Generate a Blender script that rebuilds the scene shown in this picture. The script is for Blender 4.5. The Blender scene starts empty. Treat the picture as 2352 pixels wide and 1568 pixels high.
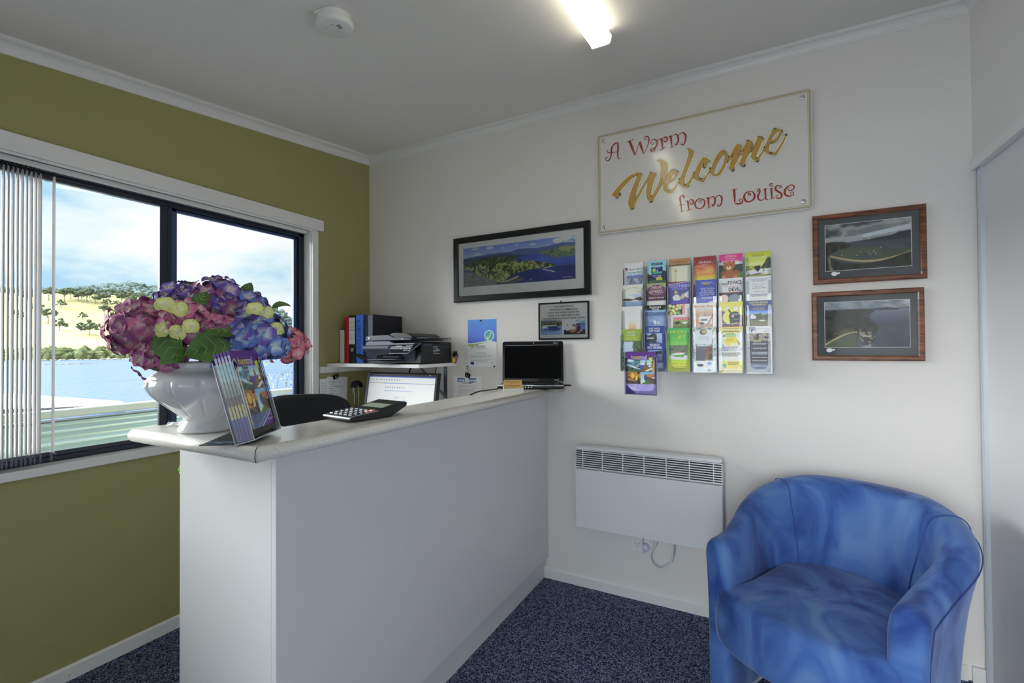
SKY, SKYFILL, SUN, EXPO, LAMP = 1.08, 20.0, 2.0, 0.1, 5.5
import bpy, bmesh, math, random
import numpy as np
from mathutils import Vector, Matrix, noise as mnoise
R = math.radians
S = bpy.context.scene
COL = S.collection
random.seed(7)
NPR = np.random.RandomState(11)

# ------------------------------------------------------------------ colour
def lin1(c):
    c = max(0.0, c) / 255.0
    return c / 12.92 if c <= 0.04045 else ((c + 0.055) / 1.055) ** 2.4
def rgb(r, g, b):
    return (lin1(r), lin1(g), lin1(b))
WREF = lin1(168)
def ob(r, g, b, k=1.0):
    """paint colour of something that reads (r,g,b) where a white wall reads about 168"""
    return tuple(min(0.9, 0.80 * k * lin1(c) / WREF) for c in (r, g, b))

MATS = {}
def mat(name, col=(0.8, 0.8, 0.8), rough=0.5, metal=0.0, coat=0.0, spec=0.5, emit=None, es=1.0, sheen=0.0, noise=None, bump=None, attr=False, bscale=60.0):
    if name in MATS:
        return MATS[name]
    m = bpy.data.materials.new(name); m.use_nodes = True
    nt = m.node_tree; b = nt.nodes['Principled BSDF']
    b.inputs['Base Color'].default_value = (*col, 1)
    b.inputs['Roughness'].default_value = rough
    b.inputs['Metallic'].default_value = metal
    b.inputs['Specular IOR Level'].default_value = spec
    b.inputs['Coat Weight'].default_value = coat
    b.inputs['Coat Roughness'].default_value = 0.03
    if sheen:
        b.inputs['Sheen Weight'].default_value = sheen
        b.inputs['Sheen Roughness'].default_value = 0.4
    if emit:
        b.inputs['Emission Color'].default_value = (*emit, 1)
        b.inputs['Emission Strength'].default_value = es
    tc = nt.nodes.new('ShaderNodeTexCoord')
    if attr:
        a = nt.nodes.new('ShaderNodeAttribute'); a.attribute_name = 'Col'
        nt.links.new(a.outputs['Color'], b.inputs['Base Color'])
        if emit:
            nt.links.new(a.outputs['Color'], b.inputs['Emission Color'])
    if noise:   # (scale, colour2, contrast lo, hi, detail)
        n = nt.nodes.new('ShaderNodeTexNoise'); n.inputs['Scale'].default_value = noise[0]; n.inputs['Detail'].default_value = noise[4] if len(noise) > 4 else 4
        nt.links.new(tc.outputs['Object'], n.inputs['Vector'])
        r = nt.nodes.new('ShaderNodeValToRGB')
        r.color_ramp.elements[0].position = noise[2]; r.color_ramp.elements[0].color = (*col, 1)
        r.color_ramp.elements[1].position = noise[3]; r.color_ramp.elements[1].color = (*noise[1], 1)
        nt.links.new(n.outputs['Fac'], r.inputs['Fac']); nt.links.new(r.outputs['Color'], b.inputs['Base Color'])
    if bump:
        n2 = nt.nodes.new('ShaderNodeTexNoise'); n2.inputs['Scale'].default_value = bscale; n2.inputs['Detail'].default_value = 3
        nt.links.new(tc.outputs['Object'], n2.inputs['Vector'])
        bp = nt.nodes.new('ShaderNodeBump'); bp.inputs['Strength'].default_value = bump; bp.inputs['Distance'].default_value = 0.01
        nt.links.new(n2.outputs['Fac'], bp.inputs['Height']); nt.links.new(bp.outputs['Normal'], b.inputs['Normal'])
    MATS[name] = m
    return m

def glass(name, tint=(1, 1, 1), ior=1.45, rough=0.0, extra=0.0):
    """thin clear sheet: lets light straight through, mirrors at its Fresnel rate"""
    if name in MATS:
        return MATS[name]
    m = bpy.data.materials.new(name); m.use_nodes = True; nt = m.node_tree
    for n in list(nt.nodes):
        nt.nodes.remove(n)
    o = nt.nodes.new('ShaderNodeOutputMaterial'); t = nt.nodes.new('ShaderNodeBsdfTransparent'); g = nt.nodes.new('ShaderNodeBsdfGlossy')
    mx = nt.nodes.new('ShaderNodeMixShader'); f = nt.nodes.new('ShaderNodeFresnel'); f.inputs['IOR'].default_value = ior
    t.inputs['Color'].default_value = (*tint, 1); g.inputs['Roughness'].default_value = rough
    a = nt.nodes.new('ShaderNodeMath'); a.operation = 'ADD'; a.inputs[1].default_value = extra
    nt.links.new(f.outputs[0], a.inputs[0]); nt.links.new(a.outputs[0], mx.inputs[0])
    nt.links.new(t.outputs[0], mx.inputs[1]); nt.links.new(g.outputs[0], mx.inputs[2]); nt.links.new(mx.outputs[0], o.inputs[0])
    MATS[name] = m
    return m

# ------------------------------------------------------------------ mesh builder
class G:
    def __init__(s, o=(0, 0, 0)):
        s.v = []; s.f = []; s.m = []; s.sm = []; s.c = {}; s.o = Vector(o)
    def vert(s, p):
        s.v.append((p[0] - s.o.x, p[1] - s.o.y, p[2] - s.o.z)); return len(s.v) - 1
    def face(s, idx, mi=0, sm=False):
        s.f.append(tuple(idx)); s.m.append(mi); s.sm.append(sm)
    def poly(s, pts, mi=0, sm=False):
        s.face([s.vert(p) for p in pts], mi, sm)
    def hexa(s, p, mi=0):
        i = [s.vert(q) for q in p]
        for q in ((0, 3, 2, 1), (4, 5, 6, 7), (0, 1, 5, 4), (1, 2, 6, 5), (2, 3, 7, 6), (3, 0, 4, 7)):
            s.face([i[k] for k in q], mi)
    def box(s, a, b, mi=0):
        x0, y0, z0 = a; x1, y1, z1 = b
        s.hexa([(x0, y0, z0), (x1, y0, z0), (x1, y1, z0), (x0, y1, z0), (x0, y0, z1), (x1, y0, z1), (x1, y1, z1), (x0, y1, z1)], mi)
    def bar(s, p, q, w, h, up=(0, 0, 1), mi=0):
        p = Vector(p); q = Vector(q); d = (q - p).normalized(); u = Vector(up); a = d.cross(u).normalized(); u = a.cross(d).normalized()
        a *= w / 2; u *= h / 2
        s.hexa([p - a - u, p + a - u, p + a + u, p - a + u, q - a - u, q + a - u, q + a + u, q - a + u], mi)
    def prism(s, pts, P, w0, w1, mi=0, sm=False):
        """2-D outline pushed from w0 to w1; P(u,v,w) gives the point"""
        n = len(pts); a = [s.vert(P(u, v, w0)) for u, v in pts]; b = [s.vert(P(u, v, w1)) for u, v in pts]
        s.face(a[::-1], mi); s.face(b, mi)
        for i in range(n):
            j = (i + 1) % n; s.face((a[i], a[j], b[j], b[i]), mi, sm)
    def tube(s, pts, r, n=8, mi=0, cap=True, smooth=True):
        pts = [Vector(p) for p in pts]; rr = r if isinstance(r, (list, tuple)) else [r] * len(pts)
        t0 = (pts[1] - pts[0]).normalized(); a = t0.orthogonal().normalized(); rings = []
        for i, p in enumerate(pts):
            t = (pts[min(i + 1, len(pts) - 1)] - pts[max(i - 1, 0)]).normalized()
            a = (a - t * a.dot(t)).normalized(); b = t.cross(a)
            rings.append([s.vert(p + (a * math.cos(k * 2 * math.pi / n) + b * math.sin(k * 2 * math.pi / n)) * rr[i]) for k in range(n)])
        for i in range(len(rings) - 1):
            for k in range(n):
                l = (k + 1) % n; s.face((rings[i][k], rings[i][l], rings[i + 1][l], rings[i + 1][k]), mi, smooth)
        if cap:
            s.face(rings[0][::-1], mi); s.face(rings[-1], mi)
    def lathe(s, prof, c=(0, 0, 0), n=32, mi=0, fn=None, M=None, smooth=True):
        c = Vector(c); rings = []
        for (r, z) in prof:
            ring = []
            for k in range(n):
                th = k * 2 * math.pi / n; q = r * (fn(th, z) if fn else 1.0)
                p = Vector((q * math.cos(th), q * math.sin(th), z))
                if M is not None: p = M @ p
                ring.append(s.vert(c + p))
            rings.append(ring)
        for i in range(len(rings) - 1):
            for k in range(n):
                l = (k + 1) % n; s.face((rings[i][k], rings[i][l], rings[i + 1][l], rings[i + 1][k]), mi, smooth)
        s.face(rings[0][::-1], mi, smooth); s.face(rings[-1], mi, smooth)
    def rings(s, loops, mi=0, closed=True, caps=True, smooth=True):
        n = len(loops[0]); ix = [[s.vert(p) for p in l] for l in loops]
        for i in range(len(ix) - 1):
            for k in range(n if closed else n - 1):
                l = (k + 1) % n; s.face((ix[i][k], ix[i][l], ix[i + 1][l], ix[i + 1][k]), mi, smooth)
        if caps:
            s.face(ix[0][::-1], mi, smooth); s.face(ix[-1], mi, smooth)
        return ix
    def ball(s, c, r, mi=0, n=10, m=7, sq=(1, 1, 1), M=None):
        c = Vector(c); L = []
        for i in range(1, m):
            ph = math.pi * i / m
            ring = []
            for k in range(n):
                th = 2 * math.pi * k / n
                p = Vector((math.sin(ph) * math.cos(th) * sq[0], math.sin(ph) * math.sin(th) * sq[1], -math.cos(ph) * sq[2])) * r
                ring.append(c + (M @ p if M is not None else p))
            L.append(ring)
        s.rings(L, mi)
    def colour(s, i0, cols):
        for k, c in enumerate(cols):
            s.c[i0 + k] = c
    def grid(s, cv, P, mi=0):
        """a printed picture: cv painted canvas, P(u,v) with v up"""
        a = cv.out(); h, w = a.shape[:2]; i0 = len(s.v)
        for y in range(h):
            for x in range(w):
                s.v.append(None); p = P(x / (w - 1), 1 - y / (h - 1)); s.v[-1] = (p[0] - s.o.x, p[1] - s.o.y, p[2] - s.o.z)
        s.colour(i0, [tuple(q) for q in a.reshape(-1, 3)])
        for y in range(h - 1):
            for x in range(w - 1):
                q = i0 + y * w + x; s.face((q + w, q + w + 1, q + 1, q), mi)
    def text(s, t, P, x, y, h, mi=0, al='c', maxw=None, bold=0.0, shear=0.0, w=None):
        vs, fs, tw = glyphs(t, bold); k = h / 0.72; kx = k
        if w: kx = w / max(tw, 1e-6)
        elif maxw and tw * k > maxw: kx = maxw / tw
        off = {'l': 0, 'c': -tw * kx / 2, 'r': -tw * kx}[al]; i0 = len(s.v)
        for (a, b) in vs:
            s.vert(P(x + off + a * kx + shear * b * k, y + b * k))
        for f in fs:
            s.face([i0 + q for q in f], mi)
    def lines(s, P, x0, x1, y0, dy, n, th, mi=0, ragged=0.25, al='l', seed=1):
        """rows of print too small to read"""
        r = random.Random(seed)
        for i in range(n):
            l = (x1 - x0) * (1 - ragged * r.random()); a = x0 if al == 'l' else (x0 + x1) / 2 - l / 2; y = y0 - i * dy; x = a
            while x < a + l:
                q = min(a + l, x + (x1 - x0) * r.uniform(.05, .14)); s.poly([P(x, y), P(q, y), P(q, y + th), P(x, y + th)], mi); x = q + (x1 - x0) * .025
    def build(s, name, mats, parent=None, bevel=0.0, seg=2, sub=0, recalc=True, weld=False):
        me = bpy.data.meshes.new(name); me.from_pydata(s.v, [], s.f)
        if not isinstance(mats, (list, tuple)): mats = [mats]
        for q in mats: me.materials.append(q)
        me.polygons.foreach_set('material_index', s.m); me.polygons.foreach_set('use_smooth', s.sm)
        if s.c:
            at = me.color_attributes.new('Col', 'FLOAT_COLOR', 'POINT'); arr = np.ones((len(s.v), 4), np.float32)
            for i, c in s.c.items(): arr[i, :3] = c
            at.data.foreach_set('color', arr.ravel())
        if recalc or weld:
            bm = bmesh.new(); bm.from_mesh(me)
            if weld: bmesh.ops.remove_doubles(bm, verts=bm.verts, dist=1e-5)
            if recalc: bmesh.ops.recalc_face_normals(bm, faces=bm.faces)
            bm.to_mesh(me); bm.free()
        me.update(); o = bpy.data.objects.new(name, me); COL.objects.link(o)
        if parent: o.parent = parent
        else: o.location = s.o
        if bevel:
            b = o.modifiers.new('edge', 'BEVEL'); b.width = bevel; b.segments = seg; b.limit_method = 'ANGLE'; b.angle_limit = R(35)
        if sub:
            q = o.modifiers.new('smooth', 'SUBSURF'); q.levels = sub; q.render_levels = sub
        return o

_GL = {}
def glyphs(t, bold=0.0):
    key = (t, bold)
    if key in _GL: return _GL[key]
    cu = bpy.data.curves.new('lettering', 'FONT'); cu.body = t; cu.size = 1.0; cu.resolution_u = 2; cu.offset = bold
    o = bpy.data.objects.new('lettering', cu); COL.objects.link(o); dg = bpy.context.evaluated_depsgraph_get(); dg.update()
    me = o.evaluated_get(dg).to_mesh(); vs = [(v.co.x, v.co.y) for v in me.vertices]; fs = [tuple(p.vertices) for p in me.polygons]
    o.evaluated_get(dg).to_mesh_clear(); bpy.data.objects.remove(o); bpy.data.curves.remove(cu)
    if vs:
        x0 = min(v[0] for v in vs); vs = [(a - x0, b) for a, b in vs]; tw = max(v[0] for v in vs)
    else: tw = 0.1
    _GL[key] = (vs, fs, tw); return _GL[key]

# ------------------------------------------------------------------ painted pictures (photos and printed covers)
class Canvas:
    SS = 2
    def __init__(s, w, h, col=(255, 255, 255), ref=None):
        s.w = w; s.h = h; s.a = np.empty((h * 2, w * 2, 3), np.float32); s.a[:] = col
        yy, xx = np.mgrid[0:h * 2, 0:w * 2]; s.U = (xx + .5) / (w * 2); s.V = (yy + .5) / (h * 2)
    def put(s, mask, col): s.a[mask] = col
    def rect(s, u0, v0, u1, v1, col): s.put((s.U >= u0) & (s.U < u1) & (s.V >= v0) & (s.V < v1), col)
    def grad(s, u0, v0, u1, v1, c0, c1):
        m = (s.U >= u0) & (s.U < u1) & (s.V >= v0) & (s.V < v1); t = ((s.V - v0) / (v1 - v0))[m][:, None]
        s.a[m] = np.array(c0) * (1 - t) + np.array(c1) * t
    def ell(s, u, v, ru, rv, col): s.put(((s.U - u) / ru) ** 2 + ((s.V - v) / rv) ** 2 < 1, col)
    def mpoly(s, pts):
        m = np.zeros(s.U.shape, bool); n = len(pts)
        for i in range(n):
            (x0, y0), (x1, y1) = pts[i], pts[(i + 1) % n]
            if y0 == y1: continue
            c = ((s.V < y0) != (s.V < y1)); m ^= c & (s.U < (x1 - x0) * (s.V - y0) / (y1 - y0) + x0)
        return m
    def poly(s, pts, col): s.put(s.mpoly(pts), col)
    def fbm(s, sc, seed=0, asp=None):
        asp = asp or s.h / s.w; out = np.zeros(s.U.shape, np.float32); amp = 1; tot = 0; r = np.random.RandomState(seed)
        for o in range(4):
            g = r.rand(int(sc * asp * 2 ** o) + 3, int(sc * 2 ** o) + 3); x = s.U * sc * 2 ** o; y = s.V * sc * asp * 2 ** o
            xi = x.astype(int); yi = y.astype(int); fx = x - xi; fy = y - yi; fx = fx * fx * (3 - 2 * fx); fy = fy * fy * (3 - 2 * fy)
            out += amp * ((g[yi, xi] * (1 - fx) + g[yi, xi + 1] * fx) * (1 - fy) + (g[yi + 1, xi] * (1 - fx) + g[yi + 1, xi + 1] * fx) * fy); tot += amp; amp *= .55
        return out / tot
    def tex(s, mask, cols, sc, seed=0, asp=None, lo=.3, hi=.7):
        f = np.clip((s.fbm(sc, seed, asp) - lo) / (hi - lo), 0, .9999) * (len(cols) - 1); i = f.astype(int); t = (f - i)[..., None]; C = np.array(cols, np.float32)
        res = C[i] * (1 - t) + C[np.minimum(i + 1, len(cols) - 1)] * t; s.a[mask] = res[mask]
    def box(s, u0, v0, u1, v1): return (s.U >= u0) & (s.U < u1) & (s.V >= v0) & (s.V < v1)
    def below(s, pts):
        xs = [p[0] for p in pts]; ys = [p[1] for p in pts]; return s.V > np.interp(s.U, xs, ys)
    def out(s):
        a = s.a.reshape(s.h, 2, s.w, 2, 3).mean((1, 3)) / 255.0; l = np.where(a <= .04045, a / 12.92, ((a + .055) / 1.055) ** 2.4)
        return np.clip(l * 0.80 / WREF, 0, .9)

# ------------------------------------------------------------------ things
def thing(name, label, cat, loc=(0, 0, 0), rz=0.0, group=None, kind=None):
    o = bpy.data.objects.new(name, None); COL.objects.link(o); o.location = loc; o.rotation_euler = (0, 0, rz); o.empty_display_size = 0.05
    o['label'] = label; o['category'] = cat
    if group: o['group'] = group
    if kind: o['kind'] = kind
    return o
def tag(o, label, cat, group=None, kind=None):
    o['label'] = label; o['category'] = cat
    if group: o['group'] = group
    if kind: o['kind'] = kind
    return o
def struct(o):
    o['kind'] = 'structure'; return o
def sroot(name):
    o = bpy.data.objects.new(name, None); COL.objects.link(o); o['kind'] = 'structure'; return o
def catmull(P, k=4, closed=True):
    n = len(P); out = []
    rng = range(n) if closed else range(n - 1)
    for i in rng:
        p = [P[(i - 1) % n] if closed or i > 0 else P[0], P[i], P[(i + 1) % n], P[(i + 2) % n] if closed or i + 2 < n else P[-1]]
        for j in range(k):
            t = j / k; out.append(tuple(.5 * (2 * p[1][c] + (p[2][c] - p[0][c]) * t + (2 * p[0][c] - 5 * p[1][c] + 4 * p[2][c] - p[3][c]) * t * t + (3 * p[1][c] - p[0][c] - 3 * p[2][c] + p[3][c]) * t ** 3) for c in range(len(P[0]))))
    if not closed: out.append(tuple(P[-1]))
    return out
def sstep(a, b, x):
    t = max(0.0, min(1.0, (x - a) / (b - a))); return t * t * (3 - 2 * t)
# ------------------------------------------------------------------ shared materials
M_WALL = mat('wall paint white', (0.80, 0.765, 0.735), 0.6, bump=0.03, bscale=220)
M_GREEN = mat('wall paint olive', ob(116, 113, 72), 0.55, bump=0.03, bscale=220)
M_CEIL = mat('ceiling paint', (0.80, 0.77, 0.74), 0.8)
M_TRIM = mat('gloss trim paint', (0.80, 0.79, 0.77), 0.3)
M_NAVY = mat('navy powder coat', rgb(30, 38, 55), 0.35)
M_NAVY2 = mat('navy powder coat light edge', rgb(70, 86, 120), 0.3, metal=.3)
M_PANE = glass('window glass', (0.97, 0.985, 0.98))
M_PGLASS = glass('picture glass', (0.96, 0.97, 0.96), extra=0.015)
M_ACRY = glass('clear acrylic', (0.93, 0.95, 0.96), extra=0.02)
M_ACRYE = mat('acrylic edge', rgb(205, 215, 228), 0.08, coat=1)
M_WLAM = mat('white laminate', (0.74, 0.73, 0.74), 0.45)
M_BLACK = mat('black plastic', rgb(17, 18, 22), 0.35)
M_BLACKG = mat('black gloss plastic', rgb(10, 11, 14), 0.12)
M_DGREY = mat('dark grey plastic', rgb(62, 67, 82), 0.35)
M_MGREY = mat('mid grey plastic', rgb(98, 102, 120), 0.35)
M_STEEL = mat('zinc steel', rgb(150, 158, 172), 0.35, metal=.8)
M_CHROME = mat('chrome', (.8, .8, .82), 0.12, metal=1)
M_PAPER = mat('white paper', (0.82, 0.83, 0.86), 0.7)
M_INK = mat('black ink', rgb(22, 22, 28), 0.7)
M_INKG = mat('grey ink', rgb(112, 112, 125), 0.7)
M_WHITEI = mat('white ink', (.85, .85, .86), 0.6)
M_PRINT = mat('printed picture', (.5, .5, .5), 0.35, attr=True, coat=.15)
M_PHOTO = mat('photographic print', (.5, .5, .5), 0.5, attr=True)
M_WPLAST = mat('white plastic', (0.80, 0.80, 0.78), 0.3)
M_SHADOWGAP = mat('dark joint', rgb(70, 70, 72), 0.8)

def carpet_material():
    m = mat('loop pile carpet', rgb(60, 70, 98), 0.95, spec=.1); nt = m.node_tree; b = nt.nodes['Principled BSDF']
    tc = nt.nodes['Texture Coordinate'] if 'Texture Coordinate' in nt.nodes else nt.nodes.new('ShaderNodeTexCoord')
    v = nt.nodes.new('ShaderNodeTexVoronoi'); v.inputs['Scale'].default_value = 230; nt.links.new(tc.outputs['Object'], v.inputs['Vector'])
    n = nt.nodes.new('ShaderNodeTexNoise'); n.inputs['Scale'].default_value = 120; n.inputs['Detail'].default_value = 5; nt.links.new(tc.outputs['Object'], n.inputs['Vector'])
    r = nt.nodes.new('ShaderNodeValToRGB'); e = r.color_ramp
    e.elements[0].position = .32; e.elements[0].color = (*rgb(32, 38, 66), 1); e.elements[1].position = .70; e.elements[1].color = (*rgb(138, 146, 172), 1)
    q = e.elements.new(.5); q.color = (*rgb(76, 86, 114), 1)
    ad = nt.nodes.new('ShaderNodeMix'); ad.data_type = 'FLOAT'; ad.inputs[0].default_value = .55
    sp = nt.nodes.new('ShaderNodeSeparateColor'); nt.links.new(v.outputs['Color'], sp.inputs[0])
    nt.links.new(n.outputs['Fac'], ad.inputs[2]); nt.links.new(sp.outputs[0], ad.inputs[3]); nt.links.new(ad.outputs[0], r.inputs['Fac']); nt.links.new(r.outputs['Color'], b.inputs['Base Color'])
    bp = nt.nodes.new('ShaderNodeBump'); bp.inputs['Strength'].default_value = .6; bp.inputs['Distance'].default_value = .004
    nt.links.new(v.outputs['Distance'], bp.inputs['Height']); nt.links.new(bp.outputs['Normal'], b.inputs['Normal'])
    return m
M_CARPET = carpet_material()

def speckle(name, c1, c2, rough):
    return mat(name, c1, rough, noise=(420, c2, .42, .62, 2))
M_TOP = speckle('speckled laminate', ob(168, 165, 160), ob(150, 147, 142), 0.22)

def suede_material():
    m = mat('blue suede', ob(62, 88, 132), 0.85, spec=.15, sheen=.25); nt = m.node_tree; b = nt.nodes['Principled BSDF']; tc = [n for n in nt.nodes if n.type == 'TEX_COORD'][0]
    mp = nt.nodes.new('ShaderNodeMapping'); mp.inputs['Scale'].default_value = (1, 1, .55); nt.links.new(tc.outputs['Object'], mp.inputs['Vector'])
    n = nt.nodes.new('ShaderNodeTexNoise'); n.inputs['Scale'].default_value = 5.5; n.inputs['Detail'].default_value = 6; n.inputs['Distortion'].default_value = 1.2; nt.links.new(mp.outputs[0], n.inputs['Vector'])
    r = nt.nodes.new('ShaderNodeValToRGB'); r.color_ramp.elements[0].position = .33; r.color_ramp.elements[0].color = (*ob(28, 48, 96), 1)
    r.color_ramp.elements[1].position = .68; r.color_ramp.elements[1].color = (*ob(70, 95, 134), 1); q = r.color_ramp.elements.new(.5); q.color = (*ob(50, 76, 124), 1)
    nt.links.new(n.outputs['Fac'], r.inputs['Fac']); nt.links.new(r.outputs['Color'], b.inputs['Base Color'])
    n2 = nt.nodes.new('ShaderNodeTexNoise'); n2.inputs['Scale'].default_value = 400; nt.links.new(tc.outputs['Object'], n2.inputs['Vector'])
    bp = nt.nodes.new('ShaderNodeBump'); bp.inputs['Strength'].default_value = .12; bp.inputs['Distance'].default_value = .003
    nt.links.new(n2.outputs['Fac'], bp.inputs['Height']); nt.links.new(bp.outputs['Normal'], b.inputs['Normal'])
    return m
M_SUEDE = suede_material()

def wood_material():
    m = mat('dark red timber', ob(84, 44, 26), 0.3, coat=.3); nt = m.node_tree; b = nt.nodes['Principled BSDF']; tc = [n for n in nt.nodes if n.type == 'TEX_COORD'][0]
    mp = nt.nodes.new('ShaderNodeMapping'); mp.inputs['Scale'].default_value = (6, 20, 60); nt.links.new(tc.outputs['Object'], mp.inputs['Vector'])
    n = nt.nodes.new('ShaderNodeTexNoise'); n.inputs['Scale'].default_value = 1.6; n.inputs['Detail'].default_value = 5; n.inputs['Distortion'].default_value = .8; nt.links.new(mp.outputs[0], n.inputs['Vector'])
    r = nt.nodes.new('ShaderNodeValToRGB'); r.color_ramp.elements[0].position = .35; r.color_ramp.elements[0].color = (*ob(50, 24, 14), 1); r.color_ramp.elements[1].position = .62; r.color_ramp.elements[1].color = (*ob(100, 56, 32), 1)
    nt.links.new(n.outputs['Fac'], r.inputs['Fac']); nt.links.new(r.outputs['Color'], b.inputs['Base Color'])
    return m
M_WOOD = wood_material()

def slat_material():
    m = bpy.data.materials.new('blind fabric'); m.use_nodes = True; nt = m.node_tree
    for n in list(nt.nodes): nt.nodes.remove(n)
    o = nt.nodes.new('ShaderNodeOutputMaterial'); d = nt.nodes.new('ShaderNodeBsdfDiffuse'); t = nt.nodes.new('ShaderNodeBsdfTranslucent'); mx = nt.nodes.new('ShaderNodeMixShader'); mx.inputs[0].default_value = .35
    d.inputs['Color'].default_value = (.72, .70, .68, 1); t.inputs['Color'].default_value = (.6, .6, .62, 1)
    nt.links.new(d.outputs[0], mx.inputs[1]); nt.links.new(t.outputs[0], mx.inputs[2]); nt.links.new(mx.outputs[0], o.inputs[0]); return m
M_SLAT = slat_material()
# ------------------------------------------------------------------ camera
CX, CY, CZ, YAW, PIT, ROL, FPX = 2.4415, -2.4523, 1.306, -0.4886, 0.0120, -0.0069, 1076.06
fwd = Vector((math.sin(YAW) * math.cos(PIT), math.cos(YAW) * math.cos(PIT), math.sin(PIT)))
rgt = Vector((math.cos(YAW), -math.sin(YAW), 0)); upv = rgt.cross(fwd)
cr = math.cos(ROL) * rgt + math.sin(ROL) * upv; cu_ = -math.sin(ROL) * rgt + math.cos(ROL) * upv
cam = bpy.data.objects.new('camera', bpy.data.cameras.new('camera')); COL.objects.link(cam)
cam.matrix_world = Matrix(((cr.x, cu_.x, -fwd.x, CX), (cr.y, cu_.y, -fwd.y, CY), (cr.z, cu_.z, -fwd.z, CZ), (0, 0, 0, 1)))
cam.data.sensor_fit = 'HORIZONTAL'; cam.data.sensor_width = 36.0; cam.data.lens = FPX * 36.0 / 2352.0; cam.data.clip_start = 0.02; cam.data.clip_end = 4000
S.camera = cam

# ------------------------------------------------------------------ room shell
W, D = 3.178, -4.6
SL = 0.1134                      # the ceiling falls towards the camera
def zc(y, z0=2.655): return z0 + SL * y
g = G(); g.box((-0.13, D - .1, -0.1), (W + .2, 0.1, 0.0)); struct(g.build('floor', M_CARPET))
g = G(); g.box((-0.13, 0, 0), (W + .2, 0.1, 2.8)); struct(g.build('wall_back', M_WALL))
WY0, WY1, WZ0, WZ1 = -4.3, -0.485, 0.845, 2.045      # window opening in the olive wall, unseen end lengthened to admit more daylight
g = G()
g.box((-.13, D - .1, 0), (0, 0, WZ0)); g.box((-.13, D - .1, WZ1), (0, 0, 2.8)); g.box((-.13, D - .1, WZ0), (0, WY0, WZ1)); g.box((-.13, WY1, WZ0), (0, 0, WZ1))
struct(g.build('wall_left', M_GREEN))
g = G(); g.box((W, D - .1, 2.0), (W + .15, 0, 2.8)); g.box((W + .06, D - .1, 0), (W + .15, 0, 2.0)); struct(g.build('wall_right', M_WALL))
g = G()
g.hexa([(-.13, D - .1, zc(D - .1)), (W + .15, D - .1, zc(D - .1)), (W + .15, .1, zc(.1)), (-.13, .1, zc(.1)), (-.13, D - .1, 2.95), (W + .15, D - .1, 2.95), (W + .15, .1, 2.95), (-.13, .1, 2.95)])
struct(g.build('ceiling', M_CEIL))
# wall behind the camera with its glazed sliding door
DX0, DX1, DZ = 1.55, 2.95, 2.06
g = G(); g.box((-.13, D - .1, 0), (DX0, D, 2.3)); g.box((DX1, D - .1, 0), (W + .15, D, 2.3)); g.box((DX0, D - .1, DZ), (DX1, D, 2.3)); struct(g.build('wall_front', M_WALL))
d2 = sroot('door_2'); g = G()
for x in (DX0, 2.22, DX1 - .06): g.box((x, D - .08, 0), (x + .06, D - .03, DZ))
g.box((DX0, D - .08, 0), (DX1, D - .03, .07)); g.box((DX0, D - .08, DZ - .07), (DX1, D - .03, DZ)); g.build('door_frame', M_NAVY, d2)
g = G(); g.box((DX0 + .03, D - .058, .05), (DX1 - .03, D - .052, DZ - .05)); g.build('pane', M_PANE, d2)

# cornices: a small cove with a bead against the ceiling
def cove(): 
    p = [(0, 0), (.004, .002)]
    for i in range(6):
        a = math.pi / 2 * i / 5; p.append((.036 - .032 * math.cos(a), .004 + .038 * math.sin(a) * .98))
    return p + [(.041, .046), (.041, .062), (0, .062)]
CV = cove()
g = G(); g.prism(CV, lambda u, v, w: (w, -u, 2.6 + v - SL * u * .9), 0, W, sm=False); struct(g.build('trim_1', M_TRIM))
g = G(); g.rings([[(u, 0, 2.6 + v) for u, v in CV], [(u, D, 2.6 + v + SL * D) for u, v in CV]], smooth=False); struct(g.build('trim_2', M_TRIM))
g = G(); g.rings([[(W - u, 0, 2.6 + v) for u, v in CV], [(W - u, D, 2.6 + v + SL * D) for u, v in CV]], smooth=False); struct(g.build('trim_3', M_TRIM))
g = G(); g.prism([(0, 0), (.012, 0), (.012, .050), (.006, .058), (0, .058)], lambda u, v, w: (w, -u, v), 1.34, 3.135); struct(g.build('baseboard_back', M_TRIM))
g = G(); g.prism([(0, 0), (.012, 0), (.012, .050), (.006, .058), (0, .058)], lambda u, v, w: (u, w, v), D, 0); 
for y in (-1.63, -1.37): g.ball((.0125, y, .022), .004, 0, 8, 5)
struct(g.build('baseboard_left', M_TRIM))

# sliding wardrobe doors in the white side wall
g = G(); g.box((W - .006, D, 1.981), (W + .02, -.002, 2.021)); struct(g.build('trim_4', M_TRIM))
d1 = sroot('door_1')
g = G(); g.box((W + .018, -2.2, .012), (W + .034, -.045, 1.98)); g.build('door_panel', M_WLAM, d1)
g = G(); g.box((W + .006, -.045, .012), (W + .036, -.020, 1.98)); g.build('door_stile', mat('pale aluminium', (.62, .66, .72), .3, metal=.4), d1)
g = G(); g.box((W + .018, D + .02, .012), (W + .03, -2.2, 1.98)); g.build('door_panel', M_WLAM, d1)
g = G(); g.box((W + .002, D, 0), (W + .058, -.002, .006)); g.box((W + .004, D, .006), (W + .008, -.03, .014)); g.box((W + .036, D, .006), (W + .04, -.03, .014)); g.build('floor_track', M_TRIM, d1)
g = G(); g.box((W - .03, -.014, 0), (W + .06, -.0, .06)); struct(g.build('trim_5', M_TRIM))

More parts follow.
